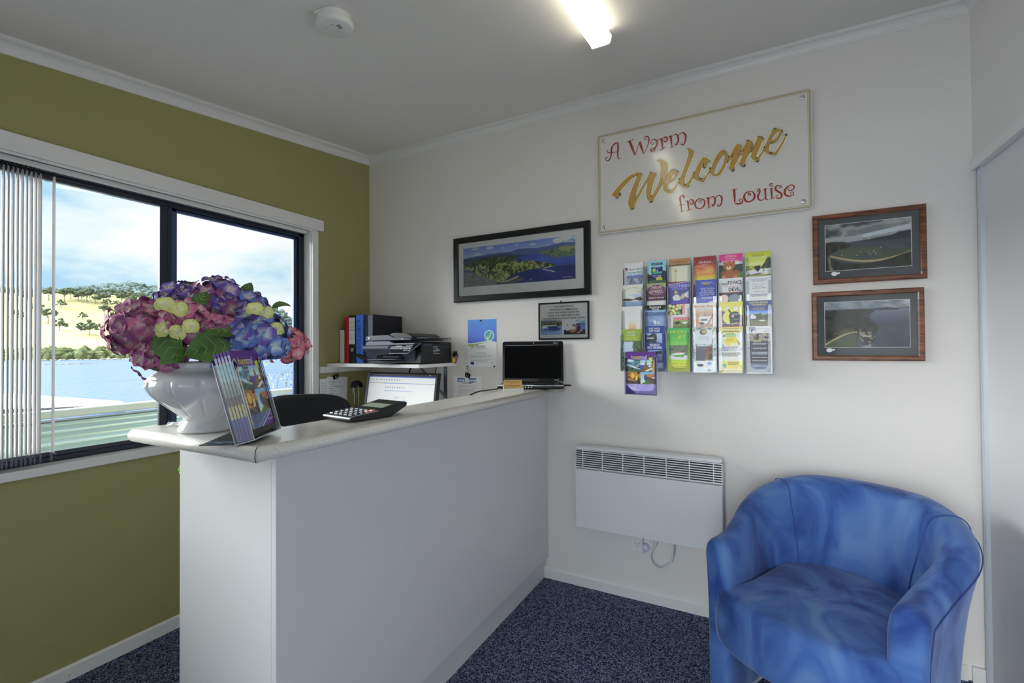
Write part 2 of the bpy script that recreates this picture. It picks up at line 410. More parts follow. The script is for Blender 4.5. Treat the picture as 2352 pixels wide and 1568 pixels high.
# ------------------------------------------------------------------ window
w1 = sroot('window_1')
g = G(); g.box((0, WY0 - .1, 2.04), (.02, -.409, 2.108)); g.box((0, WY0 - .1, 2.030), (.012, -.444, 2.04)); g.build('head_trim', M_TRIM, w1, bevel=.002)
g = G(); g.box((0, WY1, WZ0), (.012, -.444, 2.035)); g.box((-.12, WY1 - .002, WZ0), (0, WY1, WZ1)); g.build('window_jamb', M_TRIM, w1, bevel=.0015)
g = G(); g.box((-.06, WY0 - .05, .846), (.014, WY1 + .002, .862)); g.box((.002, WY0 - .1, .828), (.02, -.444, .862)); g.build('window_sill', M_TRIM, w1, bevel=.002)
g = G(); g.box((-.12, WY0, 2.043), (0, WY1, 2.046)); g.build('window_head', M_TRIM, w1)
g = G()
g.box((-.12, WY0, 1.993), (-.065, WY1 - .004, 2.044)); g.box((-.12, WY0, .85), (-.065, WY1 - .004, .884)); g.box((-.12, WY1 - .036, .85), (-.065, WY1 - .003, 2.044)); g.box((-.12, WY0, .85), (-.065, WY0 + .04, 2.044))
g.build('window_frame', M_NAVY, w1, bevel=.003)
g = G(); g.box((-.105, WY1 - .060, .884), (-.085, WY1 - .036, 1.993)); g.box((-.105, -1.226, .884), (-.085, -1.196, 1.993)); g.box((-.105, -1.226, .884), (-.085, WY1 - .036, .902)); g.box((-.105, -1.226, 1.978), (-.085, WY1 - .036, 1.993))
g.build('window_sash', M_NAVY2, w1, bevel=.003)
g = G(); g.box((-.080, -1.283, .884), (-.058, -1.232, 1.993)); g.box((-.08, WY0 + .04, .884), (-.058, -1.232, .902)); g.box((-.08, WY0 + .04, 1.985), (-.058, -1.232, 1.996)); g.box((-.064, -1.250, .884), (-.054, -1.243, 1.993))
g.build('window_sash', M_NAVY, w1, bevel=.003)
g = G(); g.box((-.097, -1.2, .9), (-.093, WY1 - .05, 1.985)); g.build('pane', M_PANE, w1)
g = G(); g.box((-.071, WY0 + .03, .9), (-.067, -1.25, 1.99)); g.build('pane', M_PANE, w1)

# vertical blind, drawn back
vb = thing('vertical_blind', 'white vertical fabric blind drawn back at the window end, one slat hanging apart', 'blind', (-.034, -2.1, 2.03))
o_ = (-.034, -2.1, 2.03)
g = G(o_); g.box((-.056, WY0 + .02, 2.014), (-.030, WY1 - .01, 2.036), 0); g.box((-.047, WY0 + .02, 2.0125), (-.039, WY1 - .01, 2.0138), 1); g.build('head_rail', [M_TRIM, M_BLACK], vb)
sight = math.atan2(-.273, .962)
def slat(y, dev, wd=.089):
    a = sight + R(dev); ux, uy = math.cos(a), math.sin(a); nx, ny = -uy, ux; xc = -.034; zt = 1.995
    g = G(o_); n = 6; rows = []
    for (z, k) in ((.905, .82), (.915, .93), (.94, 1.0), (1.95, 1.0), (1.965, .98), (zt, .22)):
        rows.append([(xc + ux * wd * k * (i / n - .5) + nx * .006 * math.cos((i / n - .5) * math.pi), y + uy * wd * k * (i / n - .5) + ny * .006 * math.cos((i / n - .5) * math.pi), z) for i in range(n + 1)])
    g.rings(rows, closed=False, caps=False); s_ = g.build('slat', M_SLAT, vb, recalc=False)
    g = G(o_); g.ball((xc + ux * .036, y + uy * .036, .893), .02, 0, 10, 7, (.25, .25, 1.0)); g.box((xc - abs(ux) * .04, y - .001, .899), (xc + abs(ux) * .04, y + .001, .905)); w_ = g.build('slat_weight', M_MGREY, s_)
    g = G(o_); g.tube([(xc, y, 2.014), (xc + .004, y, 2.006), (xc - .003, y, 1.998), (xc, y, 1.99)], .0025, 6); g.build('hanger', M_BLACK, s_)
yy = -1.86
for i in range(13):
    slat(yy + i * .0125, (5.5, 3.5, 6, 4)[i % 4] if i < 12 else 9)
slat(-1.668, -6.5, .075)
# ------------------------------------------------------------------ reception counter
ZT, ZB = 1.090, 1.055
FX = 1.363                         # front panel face
rc = thing('reception_counter', 'white laminate reception counter with speckled bullnose top, reaching from back wall towards the window', 'counter', (1.25, -.85, 0)); o_ = (1.25, -.85, 0)
g = G(o_); g.box((FX - .018, -1.69, .117), (FX, -.001, ZB)); g.build('front_panel', M_WLAM, rc, bevel=.0012)
g = G(o_); g.box((.925, -1.69, .001), (FX - .0185, -1.672, ZB)); g.box((FX - .0185, -1.6895, .001), (FX - .018, -1.672, ZB)); g.build('end_panel', M_WLAM, rc, bevel=.001)
g = G(o_); g.box((FX - .040, -1.670, .001), (FX - .022, -.001, .116)); g.build('kickboard', M_WLAM, rc)
g = G(o_); g.box((1.262, -1.672, .001), (1.280, -.001, ZB)); g.box((.925, -1.62, .72), (1.262, -1.602, ZB)); g.build('inner_panel', M_WLAM, rc)
# top: flat L with a half-round nose along the two outer edges
X0, X1, Y0, RN = .925, 1.475, -1.82, .0175
ZM = (ZT + ZB) / 2
g = G(o_)
Lp = [(X0, Y0 + RN), (X1 - RN, Y0 + RN), (X1 - RN, -.001), (1.272, -.001), (1.272, -1.600), (X0, -1.600)]
top = [g.vert((x, y, ZT)) for x, y in Lp]; bot = [g.vert((x, y, ZB)) for x, y in Lp]
g.face((top[0], top[1], top[4], top[5])); g.face((top[1], top[2], top[3], top[4])); g.face((bot[5], bot[4], bot[1], bot[0])); g.face((bot[4], bot[3], bot[2], bot[1]))
for a, b in ((2, 3), (3, 4), (4, 5), (5, 0)): g.face((top[a], top[b], bot[b], bot[a]))
lo = []
for (px, py, dx, dy) in ((X0, Y0 + RN, 0, -1), (X1 - RN, Y0 + RN, 1, -1), (X1 - RN, -.001, 1, 0)):
    lo.append([(px + dx * RN * math.cos(t), py + dy * RN * math.cos(t), ZM + RN * math.sin(t)) for t in [math.pi / 2 - math.pi * k / 10 for k in range(11)]])
g.rings(lo, closed=False, caps=False, smooth=True); g.poly(lo[0]); g.poly(lo[2])
g.build('worktop', M_TOP, rc, recalc=True, weld=True)
g = G(o_)   # hairline mitre joint round the nose corner and the join of the two lengths of top
for k in range(10):
    t0 = math.pi / 2 - math.pi * k / 10; t1 = math.pi / 2 - math.pi * (k + 1) / 10; r_ = RN + .0002
    p0 = (X1 - RN + r_ * math.cos(t0), Y0 + RN - r_ * math.cos(t0), ZM + r_ * math.sin(t0)); p1 = (X1 - RN + r_ * math.cos(t1), Y0 + RN - r_ * math.cos(t1), ZM + r_ * math.sin(t1))
    g.poly([p0, (p0[0] + .0012, p0[1] + .0012, p0[2]), (p1[0] + .0012, p1[1] + .0012, p1[2]), p1])
g.poly([(1.272, -1.600, ZT + .0002), (1.2728, -1.6008, ZT + .0002), (X1 - RN, Y0 + RN + .0, ZT + .0002), (X1 - RN - .0008, Y0 + RN - .0, ZT + .0002)])
g.build('mitre_joint', M_SHADOWGAP, rc, recalc=False)

# ------------------------------------------------------------------ desk behind the counter
dk = thing('desk', 'white corner desk below the printer shelf, behind the counter', 'desk', (.6, -.32, 0)); o_ = (.6, -.32, 0)
g = G(o_); g.box((.014, -.60, .695), (1.255, -.003, .72)); g.build('desktop', M_WLAM, dk, bevel=.002)
for x in (.03, 1.20):
    g = G(o_); g.box((x, -.57, 0), (x + .03, -.03, .695)); g.build('leg', M_WLAM, dk)
g = G((.13, -.28, .72)); g.box((.022, -.42, .7205), (.225, -.14, .905)); g.box((.020, -.422, .87), (.227, -.138, .906)); 
tag(g.build('document_box', mat('white card', (.74, .75, .80), .7), bevel=.002), 'white lidded document box on the desk under the black lamp', 'box')

# ------------------------------------------------------------------ desk lamp
lp = thing('desk_lamp', 'small black dome desk lamp on two thin chrome rods', 'lamp', (.155, -.272, .906)); o_ = (.155, -.272, .906)
g = G(o_); g.lathe([(.034, 0), (.036, .003), (.034, .008), (.012, .012), (0.001, .012)], o_, 24); g.box((.128, -.283, .909), (.182, -.261, .922)); g.build('base', M_BLACK, lp)
for dx in (-.021, .021):
    g = G(o_); g.tube([(.155 + dx * .9, -.272, .915), (.155 + dx, -.272, 1.07)], .0022, 8); g.build('rod', M_CHROME, lp)
g = G(o_); c = (.155, -.272, 1.058)
g.lathe([(.040, 0), (.0415, .002), (.0405, .012), (.036, .024), (.028, .034), (.016, .041), (.001, .043), ], c, 28); g.build('lamp_shade', M_BLACKG, lp)
g = G(o_); g.lathe([(.0385, -.0005), (.0005, -.0008)], c, 24); g.build('reflector', M_CHROME, lp)
g = G(o_); g.tube([(.155, -.30, 1.057), (.155, -.304, 1.025)], .002, 6); g.build('aiming_pin', M_WPLAST, lp)

# ------------------------------------------------------------------ office chair
oc = thing('office_chair', 'black office chair turned towards the corner desk, curved padded back', 'chair', (.34, -.74, 0), 0); o_ = (.34, -.74, 0)
wa = Vector((.78, .626, 0)); nb = Vector((-.626, .78, 0)); bc = Vector((.50, -.93, 0))
M_FAB = mat('black upholstery', rgb(16, 17, 24), .75, bump=.1, bscale=300)
loops = []
for (d, k) in ((-.030, .90), (-.020, 1.0), (.012, 1.0), (.026, .93)):
    L = []
    for i in range(40):
        t = 2 * math.pi * i / 40; e = .55; x = math.copysign(abs(math.cos(t)) ** e, math.cos(t)) * .235 * k; z = math.copysign(abs(math.sin(t)) ** e, math.sin(t)) * .235 * k
        bend = .35 * x * x
        p = bc + wa * x + nb * (d + bend); L.append((p.x, p.y, .852 + z + .0))
    loops.append(L)
g = G(o_); g.rings(loops); g.build('backrest', M_FAB, oc)
sc = bc + nb * .235
loops = []
for (z, k) in ((.44, .9), (.45, 1.0), (.485, 1.0), (.50, .9)):
    loops.append([tuple(sc + wa * (math.copysign(abs(math.cos(t)) ** .5, math.cos(t)) * .23 * k) + nb * (math.copysign(abs(math.sin(t)) ** .5, math.sin(t)) * .21 * k) + Vector((0, 0, z))) for t in [2 * math.pi * i / 36 for i in range(36)]])
g = G(o_); g.rings(loops); g.build('seat', M_FAB, oc)
g = G(o_); g.tube([sc + Vector((0, 0, .43)), sc - nb * .24 + Vector((0, 0, .44)), bc - nb * .055 + Vector((0, 0, .52)), bc - nb * .05 + Vector((0, 0, .80))], .014, 8); g.build('back_support', M_BLACK, oc)
g = G(o_); g.tube([sc + Vector((0, 0, .09)), sc + Vector((0, 0, .25)), sc + Vector((0, 0, .44))], [.026, .024, .016], 16); g.build('gas_lift', M_BLACK, oc)
for k in range(5):
    a = 2 * math.pi * k / 5 + .3; d = Vector((math.cos(a), math.sin(a), 0))
    g = G(o_); g.tube([sc + d * .02 + Vector((0, 0, .105)), sc + d * .24 + Vector((0, 0, .065))], [.024, .014], 8); lg = g.build('leg', M_BLACK, oc)
    g = G(o_); q = d.cross(Vector((0, 0, 1))); cc = sc + d * .24
    for s_ in (-1, 1): g.lathe([(.001, -.008), (.024, -.008), (.026, 0), (.024, .008), (.001, .008)], tuple(cc + q * .013 * s_ + Vector((0, 0, .0262))), 16, M=q.to_track_quat('Z', 'Y').to_matrix())
    g.tube([cc + Vector((0, 0, .03)), cc + Vector((0, 0, .07))], .006, 6); g.build('caster', M_BLACK, lg)

# ------------------------------------------------------------------ printer shelf in the corner
ps = thing('printer_shelf', 'white laminate corner shelf on a zinc bracket, carrying the printer', 'shelf', (.38, -.18, 1.19)); o_ = (.38, -.18, 1.19)
g = G(o_); g.box((.002, -.372, 1.191), (.742, -.001, 1.211)); g.build('shelf_board', M_WLAM, ps, bevel=.001)
g = G(o_); g.box((.001, -.436, 1.152), (.018, -.02, 1.1905)); 
for y in (-.40, -.22, -.06): g.ball((.0185, y, 1.17), .0025, 1, 8, 5)
g.build('wall_batten', [M_TRIM, M_STEEL], ps)
g = G(o_); x = .656
g.box((x - .013, -.004, .982), (x + .013, -.001, 1.19)); g.box((x - .013, -.255, 1.187), (x + .013, -.001, 1.190))
g.bar((x, -.245, 1.186), (x, -.006, .992), .018, .004, (0, .6, .8))
for z in (1.165, 1.14, 1.0): g.lathe([(.001, .003), (.004, .002), (.0045, 0)], (x, -.004, z), 10, M=Matrix.Rotation(R(90), 3, 'X'))
g.build('bracket', M_STEEL, ps)

# ------------------------------------------------------------------ folders on the shelf
ZS = 1.2115
def folder(name, label, x0, x1, y0, zt, m, extra=None, y1=-.015, cat='folder'):
    t = thing(name, label, cat, ((x0 + x1) / 2, (y0 + y1) / 2, ZS), 0, 'folders standing on the corner shelf'); o = tuple(t.location)
    g = G(o); g.box((x0 + .0008, y0, ZS), (x1 - .0008, y1, zt)); g.build('cover', m, t, bevel=.003)
    if extra: extra(o, t, lambda u, v: (x0 + u, y0 - .0012, ZS + v))
    return t
M_RED = mat('red board', ob(150, 30, 38), .45); M_BLUE = mat('blue board', ob(45, 92, 190), .45); M_BOARD = mat('black board', rgb(22, 26, 38), .45); M_SLATE = mat('slate board', rgb(72, 86, 112), .4)
def paper_edges(o, t, P): pass
folder('magazine_stack', 'thick stack of white papers on edge at the window end of the shelf', .006, .050, -.275, 1.425, M_PAPER, cat='papers')
def red_x(o, t, P):
    Q = lambda u, v: P(.003 + .032 * (1 - u), v)   # lettering climbs the spine
    g = G(o); V = lambda a, b: P(.008 + b, .012 + a)
    g.text('WATER MANAGEMENT', lambda a, b: P(.036 - b, .006 + a), .142, .006, .024, 0, 'c', .27); g.build('spine_lettering', M_INK, t)
    g = G(o); g.poly([P(.0, .13), P(.006, .13), P(.006, .185), P(.0, .185)]); g.build('spine_tab', mat('orange tab', ob(205, 140, 60), .6), t)
folder('ring_binder', 'red ring binder with black lettering down its spine', .052, .096, -.28, 1.512, M_RED, red_x)
def lever_x(o, t, P):
    g = G(o); g.poly([P(.006, .12), P(.058, .12), P(.058, .29), P(.006, .29)], 0)
    for i, s_ in enumerate(('SALE', '1 Jul', '2013', 'to Jun', '2014')): g.text(s_, P, .032, .252 - i * .025, .016, 1, 'c', .042, shear=.15)
    g.text('o', P, .032, .276, .007, 2, 'c'); g.build('spine_label', [M_PAPER, mat('red marker', ob(190, 60, 70), .6), M_INKG], t)
    g = G(o); c = P(.032, .085); g.lathe([(.009, .0012), (.013, .0012), (.013, 0), (.009, 0)], c, 20, M=Matrix.Rotation(R(90), 3, 'X')); g.build('finger_ring', M_CHROME, t)
folder('lever_arch_file', 'black lever arch file with white handwritten spine label and finger ring', .098, .162, -.285, 1.518, M_BOARD, lever_x)
def blue_x(o, t, P):
    g = G(o); g.text("DON'S JOBS 9", lambda a, b: P(.048 - b, .006 + a), .15, .006, .028, 0, 'c', .27); g.build('spine_lettering', mat('navy ink', ob(20, 45, 110), .6), t)
folder('ring_binder', 'bright blue ring binder with dark lettering along its spine', .164, .226, -.285, 1.518, M_BLUE, blue_x)
folder('ring_binder', 'thin black ring binder squeezed beside the bright blue one', .228, .262, -.278, 1.514, M_BOARD)
folder('box_file', 'black box file with slate spine, behind the printer', .264, .309, -.28, 1.516, M_BOARD, lambda o, t, P: G(o) and None)
bf = [o for o in COL.objects if o.name.startswith('box_file')][0]
g = G(tuple(bf.location)); g.box((.266, -.2815, ZS + .002), (.303, -.2798, 1.514)); g.build('spine', M_SLATE, bf)

# ------------------------------------------------------------------ printer
pr = thing('inkjet_printer', 'black and grey all-in-one inkjet printer on the corner shelf', 'printer', (.53, -.20, ZS)); o_ = (.53, -.20, ZS)
PX0, PX1, PY0, PY1 = .318, .735, -.372, -.045
def yz(prof, x0, x1, mi=0, gg=None): gg.prism(prof, lambda u, v, w: (w, u, ZS + v), x0, x1, mi)
g = G(o_)
g.box((PX0 + .02, PY0 + .035, ZS + .001), (PX1, PY1, ZS + .128)); g.build('body', M_BLACK, pr, bevel=.008, seg=3)
g = G(o_); yz([(PY0 + .04, .004), (PY0 + .018, .05), (PY0 - .004, .088), (PY0 + .004, .105), (PY0 + .04, .11)], PX0 + .005, PX1 - .045, 0, g); g.build('front_fascia', M_DGREY, pr, bevel=.004)
g = G(o_); yz([(PY0 - .006, .086), (PY0 - .010, .100), (PY0 + .000, .108), (PY0 + .012, .110), (PY0 + .010, .1)], PX0 - .002, PX0 + .205, 0, g); g.build('fascia_band', M_MGREY, pr, bevel=.003)
# control panel: tilted plate
g = G(o_); A = Vector((0, .022, .052)).normalized(); O = Vector((0, PY0 - .008, ZS + .066))
CP = lambda u, v, w=0: (PX0 + .205 + u + (.02 * v / .05 if u > .1 else 0), O.y + A.y * v - .0 - w * .9, O.z + A.z * v + w * .4)
g.prism([(0, .0), (.15, 0), (.19, .052), (-.006, .052)], lambda u, v, w: CP(u, v, w), -.01, .002, 0); cpn = g.build('control_panel', M_BLACKG, pr)
g = G(o_)
for a, b in (((-.008, .055), (.012, -.004)), ((.012, -.004), (.150, -.004)), ((.150, -.004), (.197, .055))): g.bar(CP(a[0], a[1], .002), CP(b[0], b[1], .002), .006, .006)
g.build('panel_rim', M_MGREY, pr)
g = G(o_); g.prism([(.045, .022), (.082, .022), (.086, .043), (.045, .043)], lambda u, v, w: CP(u, v, w), .002, .004); g.build('display', mat('lcd green', ob(128, 136, 108), .3), cpn)
g = G(o_)
for r_ in range(4):
    for c_ in range(3): g.prism([(a, b) for a, b in ((.106 + c_ * .018, .010 + r_ * .010), (.118 + c_ * .018, .010 + r_ * .010), (.118 + c_ * .018, .0145 + r_ * .010), (.106 + c_ * .018, .0145 + r_ * .010))], lambda u, v, w: CP(u, v, w), .002, .0045)
for k in range(3): g.prism([(.088, .02 + k * .009), (.094, .02 + k * .009), (.094, .025 + k * .009), (.088, .025 + k * .009)], lambda u, v, w: CP(u, v, w), .002, .0045)
for k in range(2): g.prism([(.03, .026 + k * .009), (.036, .026 + k * .009), (.036, .03 + k * .009), (.03, .03 + k * .009)], lambda u, v, w: CP(u, v, w), .002, .0045)
g.build('key', mat('key grey', rgb(150, 152, 160), .4), cpn)
# scanner bed and sloping lid with feeder
g = G(o_); g.prism([(PX0 + .008, .108), (PX0 + .012, .126), (PX0 + .03, .134), (PX0 + .20, .134), (PX0 + .235, .122), (PX1 - .03, .122), (PX1 - .03, .112)], lambda u, v, w: (u, w, ZS + v), PY0 + .006, PY1 - .01); g.build('scanner_bed', M_MGREY, pr, bevel=.003)
g = G(o_); g.prism([(PX0 + .012, .137), (PX0 + .012, .160), (PX0 + .03, .168), (PX0 + .20, .170), (PX0 + .235, .155), (PX0 + .365, .148), (PX0 + .365, .138), (PX0 + .22, .138)], lambda u, v, w: (u, w, ZS + v), PY0 + .004, PY1 - .012); lid = g.build('scanner_lid', M_DGREY, pr, bevel=.003)
g = G(o_); g.prism([(PX0 + .19, .150), (PX0 + .20, .176), (PX0 + .24, .184), (PX0 + .33, .178), (PX0 + .365, .162), (PX0 + .37, .148)], lambda u, v, w: (u, w, ZS + v), PY0 + .012, PY1 - .05); g.build('paper_feeder', M_BLACK, pr, bevel=.004)
g = G(o_); g.prism([(PX0 + .36, .150), (PX0 + .47, .146), (PX0 + .47, .150), (PX0 + .36, .157)], lambda u, v, w: (u, w, ZS + v), PY0 + .03, PY1 - .08); g.build('feeder_tray', M_BLACK, pr)
g = G(o_); yy = PY0 + .0035
g.lathe([(.001, .0008), (.0085, .0008), (.0085, 0)], (PX0 + .045, yy, ZS + .152), 20, M=Matrix.Rotation(R(90), 3, 'X')); 
g.text('hp', lambda a, b: (PX0 + .045 + a, yy - .0012, ZS + .1495 + b), 0, 0, .0055, 1, 'c', shear=.25); g.build('badge', [M_WPLAST, M_INK], lid)
g = G(o_); g.text('4500', lambda a, b: (PX0 + .30 + a, PY0 + .0032, ZS + .144 + b), 0, 0, .006, 0, 'c'); g.build('model_number', M_WHITEI, lid)
# output slot, trays, side sticker
g = G(o_); g.box((PX0 + .085, PY0 + .010, ZS + .030), (PX0 + .29, PY0 + .036, ZS + .058)); g.build('output_slot', M_BLACKG, pr, bevel=.004)
g = G(o_); g.box((PX0 + .06, PY0 - .028, ZS + .027), (PX0 + .27, PY0 + .03, ZS + .030)); g.box((PX0 + .15, PY0 + .006, ZS + .041), (PX0 + .27, PY0 + .03, ZS + .0435)); g.build('output_tray', M_MGREY, pr)
g = G(o_); g.box((PX0 + .085, PY0 - .04, ZS + .006), (PX0 + .255, PY0 + .03, ZS + .0085)); g.build('paper_tray', M_MGREY, pr)
g = G(o_); g.poly([(PX0 - .025, PY0 - .075, ZS + .060), (PX0 + .035, PY0 - .055, ZS + .060), (PX0 + .08, PY0 - .0, ZS + .026), (PX0 + .0, PY0 - .02, ZS + .026)]); g.build('tray_flap', M_BLACK, pr)
g = G(o_)
for i, (z, l, e) in enumerate(((.098, .05, 0), (.090, .05, 0), (.083, .035, .025), (.076, .07, 0), (.068, .05, 0), (.058, .07, 0))): g.poly([(PX1 + .0008, -.235 + e, ZS + z), (PX1 + .0008, -.235 + e + l, ZS + z), (PX1 + .0008, -.235 + e + l, ZS + z + .0022), (PX1 + .0008, -.235 + e, ZS + z + .0022)])
g.build('side_lettering', M_WHITEI, pr)
g = G(o_); g.box((PX1 - .001, PY0 + .05, ZS + .098), (PX1 + .0006, PY1 - .01, ZS + .1005), 0); g.box((PX1 - .001, PY0 + .06, ZS + .108), (PX1 + .0008, PY0 + .13, ZS + .118), 0); g.build('side_groove', M_DGREY, pr)

# odds and ends at the wall end of the shelf
g = G((.722, -.03, ZS)); g.box((.7355, -.04, ZS - .0), (.741, -.012, ZS + .03)); g.ball((.7385, -.026, ZS + .018), .011, 0, 10, 7)
tag(g.build('trinket', mat('yellow toy plastic', ob(176, 148, 62), .45)), 'small yellow trinket tucked behind the printer at the shelf end', 'trinket')
g = G((.752, -.02, 1.2)); g.bar((.7465, -.022, 1.205), (.760, -.016, 1.25), .012, .004); tag(g.build('key_tag', mat('purple plastic', ob(92, 40, 100), .4)), 'purple tag hanging off the shelf end by the wall', 'tag')
g = G((.742, -.03, 1.27)); g.prism([(.731, 1.252), (.758, 1.252), (.752, 1.282), (.745, 1.282)], lambda u, v, w: (u, w, v), -.035, -.010); 
g.tube([(.736, -.022, 1.25), (.736, -.022, 1.212)], .0015, 6); tag(g.build('bulldog_clip', M_BLACK), 'black clip standing behind the printer near the purple tag', 'clip')

# ------------------------------------------------------------------ monitor
mo = thing('monitor', 'grey framed widescreen monitor switched on beneath the printer shelf', 'monitor', (.51, -.27, .72), R(2)); o_ = (.51, -.27, .72)
TL = R(10); MW, MH = .536, .34
def MP(u, v, w=0):   # u along screen, v up it, w out of it; pivot at the foot of the screen
    x = u - MW / 2; y = -w; z = v
    return (.51 + x, -.305 + y * math.cos(TL) + z * math.sin(TL), .815 + z * math.cos(TL) + y * -math.sin(TL) * -1)
g = G(o_)
b_ = .016
g.hexa([MP(0, 0, -.03), MP(MW, 0, -.03), MP(MW, 0, 0), MP(0, 0, 0), MP(0, MH, -.03), MP(MW, MH, -.03), MP(MW, MH, 0), MP(0, MH, 0)]); g.build('housing', M_BLACK, mo, bevel=.004)
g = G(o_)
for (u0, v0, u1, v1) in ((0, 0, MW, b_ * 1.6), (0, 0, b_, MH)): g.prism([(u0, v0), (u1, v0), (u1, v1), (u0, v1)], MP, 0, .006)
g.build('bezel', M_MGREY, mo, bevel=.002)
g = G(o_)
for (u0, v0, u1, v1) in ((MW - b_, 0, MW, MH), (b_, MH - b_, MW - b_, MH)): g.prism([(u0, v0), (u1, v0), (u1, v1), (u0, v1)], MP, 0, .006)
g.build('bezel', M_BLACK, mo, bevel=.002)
cv = Canvas(150, 88, (196, 198, 212)); cv.rect(0, 0, 1, .035, (50, 70, 140)); cv.rect(0, .035, 1, .15, (206, 207, 214)); cv.rect(0, .15, 1, .16, (120, 125, 140)); cv.rect(0, .16, .24, 1, (200, 208, 222))
for i in range(12): cv.rect(.03 + i * .04, .07, .045 + i * .04, .10, (110, 115, 135))
cv.rect(.24, .145, .69, .96, (188, 190, 200)); cv.rect(.24, .145, .69, .16, (70, 95, 170)); cv.rect(.25, .17, .68, .94, (208, 210, 218)); cv.rect(.25, .30, .68, .315, (90, 100, 130)); cv.rect(.25, .745, .68, .76, (90, 100, 130)); cv.rect(.25, .815, .68, .825, (90, 100, 130))
for i in range(9): cv.rect(.27 + i * .035, .22, .285 + i * .035, .25, (95, 100, 120))
rr = random.Random(3)
for r_ in range(13):
    for c0 in (.27, .42, .55): 
        if rr.random() < .75: cv.rect(c0, .35 + r_ * .028, c0 + rr.uniform(.02, .09), .358 + r_ * .028, (140, 145, 165))
for r_ in range(12): cv.rect(.03, .2 + r_ * .05, .03 + rr.uniform(.03, .10), .207 + r_ * .05, (150, 158, 178))
g = G(o_); g.grid(cv, lambda u, v: MP(b_ + u * (MW - 2 * b_), b_ * 1.6 + v * (MH - b_ * 2.6), .001)); g.build('screen', mat('lit screen', (.1, .1, .1), .25, attr=True, emit=(1, 1, 1), es=.16), mo, recalc=False)
g = G(o_); p = MP(MW - .055, MH - .006, .0066); g.lathe([(.001, .0006), (.004, .0006), (.004, 0)], p, 14, M=Matrix.Rotation(R(90) - TL, 3, 'X')); g.build('maker_badge', M_WPLAST, mo)
g = G(o_); g.tube([(.51, -.25, .735), (.51, -.262, .95)], .025, 12); g.lathe([(.11, 0), (.11, .008), (.05, .016), (.02, .02)], (.51, -.25, .7205), 32); g.build('stand', M_BLACK, mo)
g = G((.47, -.2, 1.15)); g.tube([(.46, -.10, 1.19), (.462, -.12, 1.16), (.468, -.15, 1.10), (.47, -.16, 1.0)], .004, 6); tag(g.build('cable', M_BLACK), 'thick black cable dropping from printer shelf behind the monitor top', 'cable')
g = G((.64, -.1, 1.1)); g.tube([(.60, -.03, 1.19), (.604, -.03, 1.17), (.596, -.03, 1.155), (.60, -.03, 1.10), (.60, -.04, .9)], .003, 6); tag(g.build('cable', M_BLACK), 'thin black cable looping down beside the zinc bracket', 'cable')
# ------------------------------------------------------------------ vase
VX, VY = 1.128, -1.722
vs_ = thing('vase', 'glossy white fluted ceramic urn on the counter end, full of hydrangeas', 'vase', (VX, VY, ZT)); o_ = (VX, VY, ZT)
M_CER = mat('white glazed ceramic', (.80, .80, .80), .08, coat=.6)
NL = 12
def flute(th, z):
    w_ = sstep(.036, .050, z) * (1 - sstep(.128, .150, z)); s_ = abs(math.sin(NL * (th + .1) / 2)); top_ = sstep(.10, .15, z) * .35
    return 1 - w_ * .048 * (1 - sstep(0, .26 + top_, s_))
prof = [(0.001, 0), (.064, 0), (.069, .003), (.0685, .010), (.062, .022), (.057, .030), (.057, .036)]
pp = [(.057, .036), (.066, .044), (.082, .058), (.100, .074), (.118, .091), (.131, .107), (.138, .122), (.138, .132), (.134, .142), (.126, .151), (.117, .157)]
prof += catmull(pp, 3, False)[1:] + [(.109, .161), (.105, .166), (.103, .172), (.106, .180), (.104, .184), (.099, .182), (.097, .170), (.105, .15), (.11, .11), (.001, .09)]
g = G(o_); g.lathe(prof, o_, 168, fn=flute); g.build('body', M_CER, vs_)

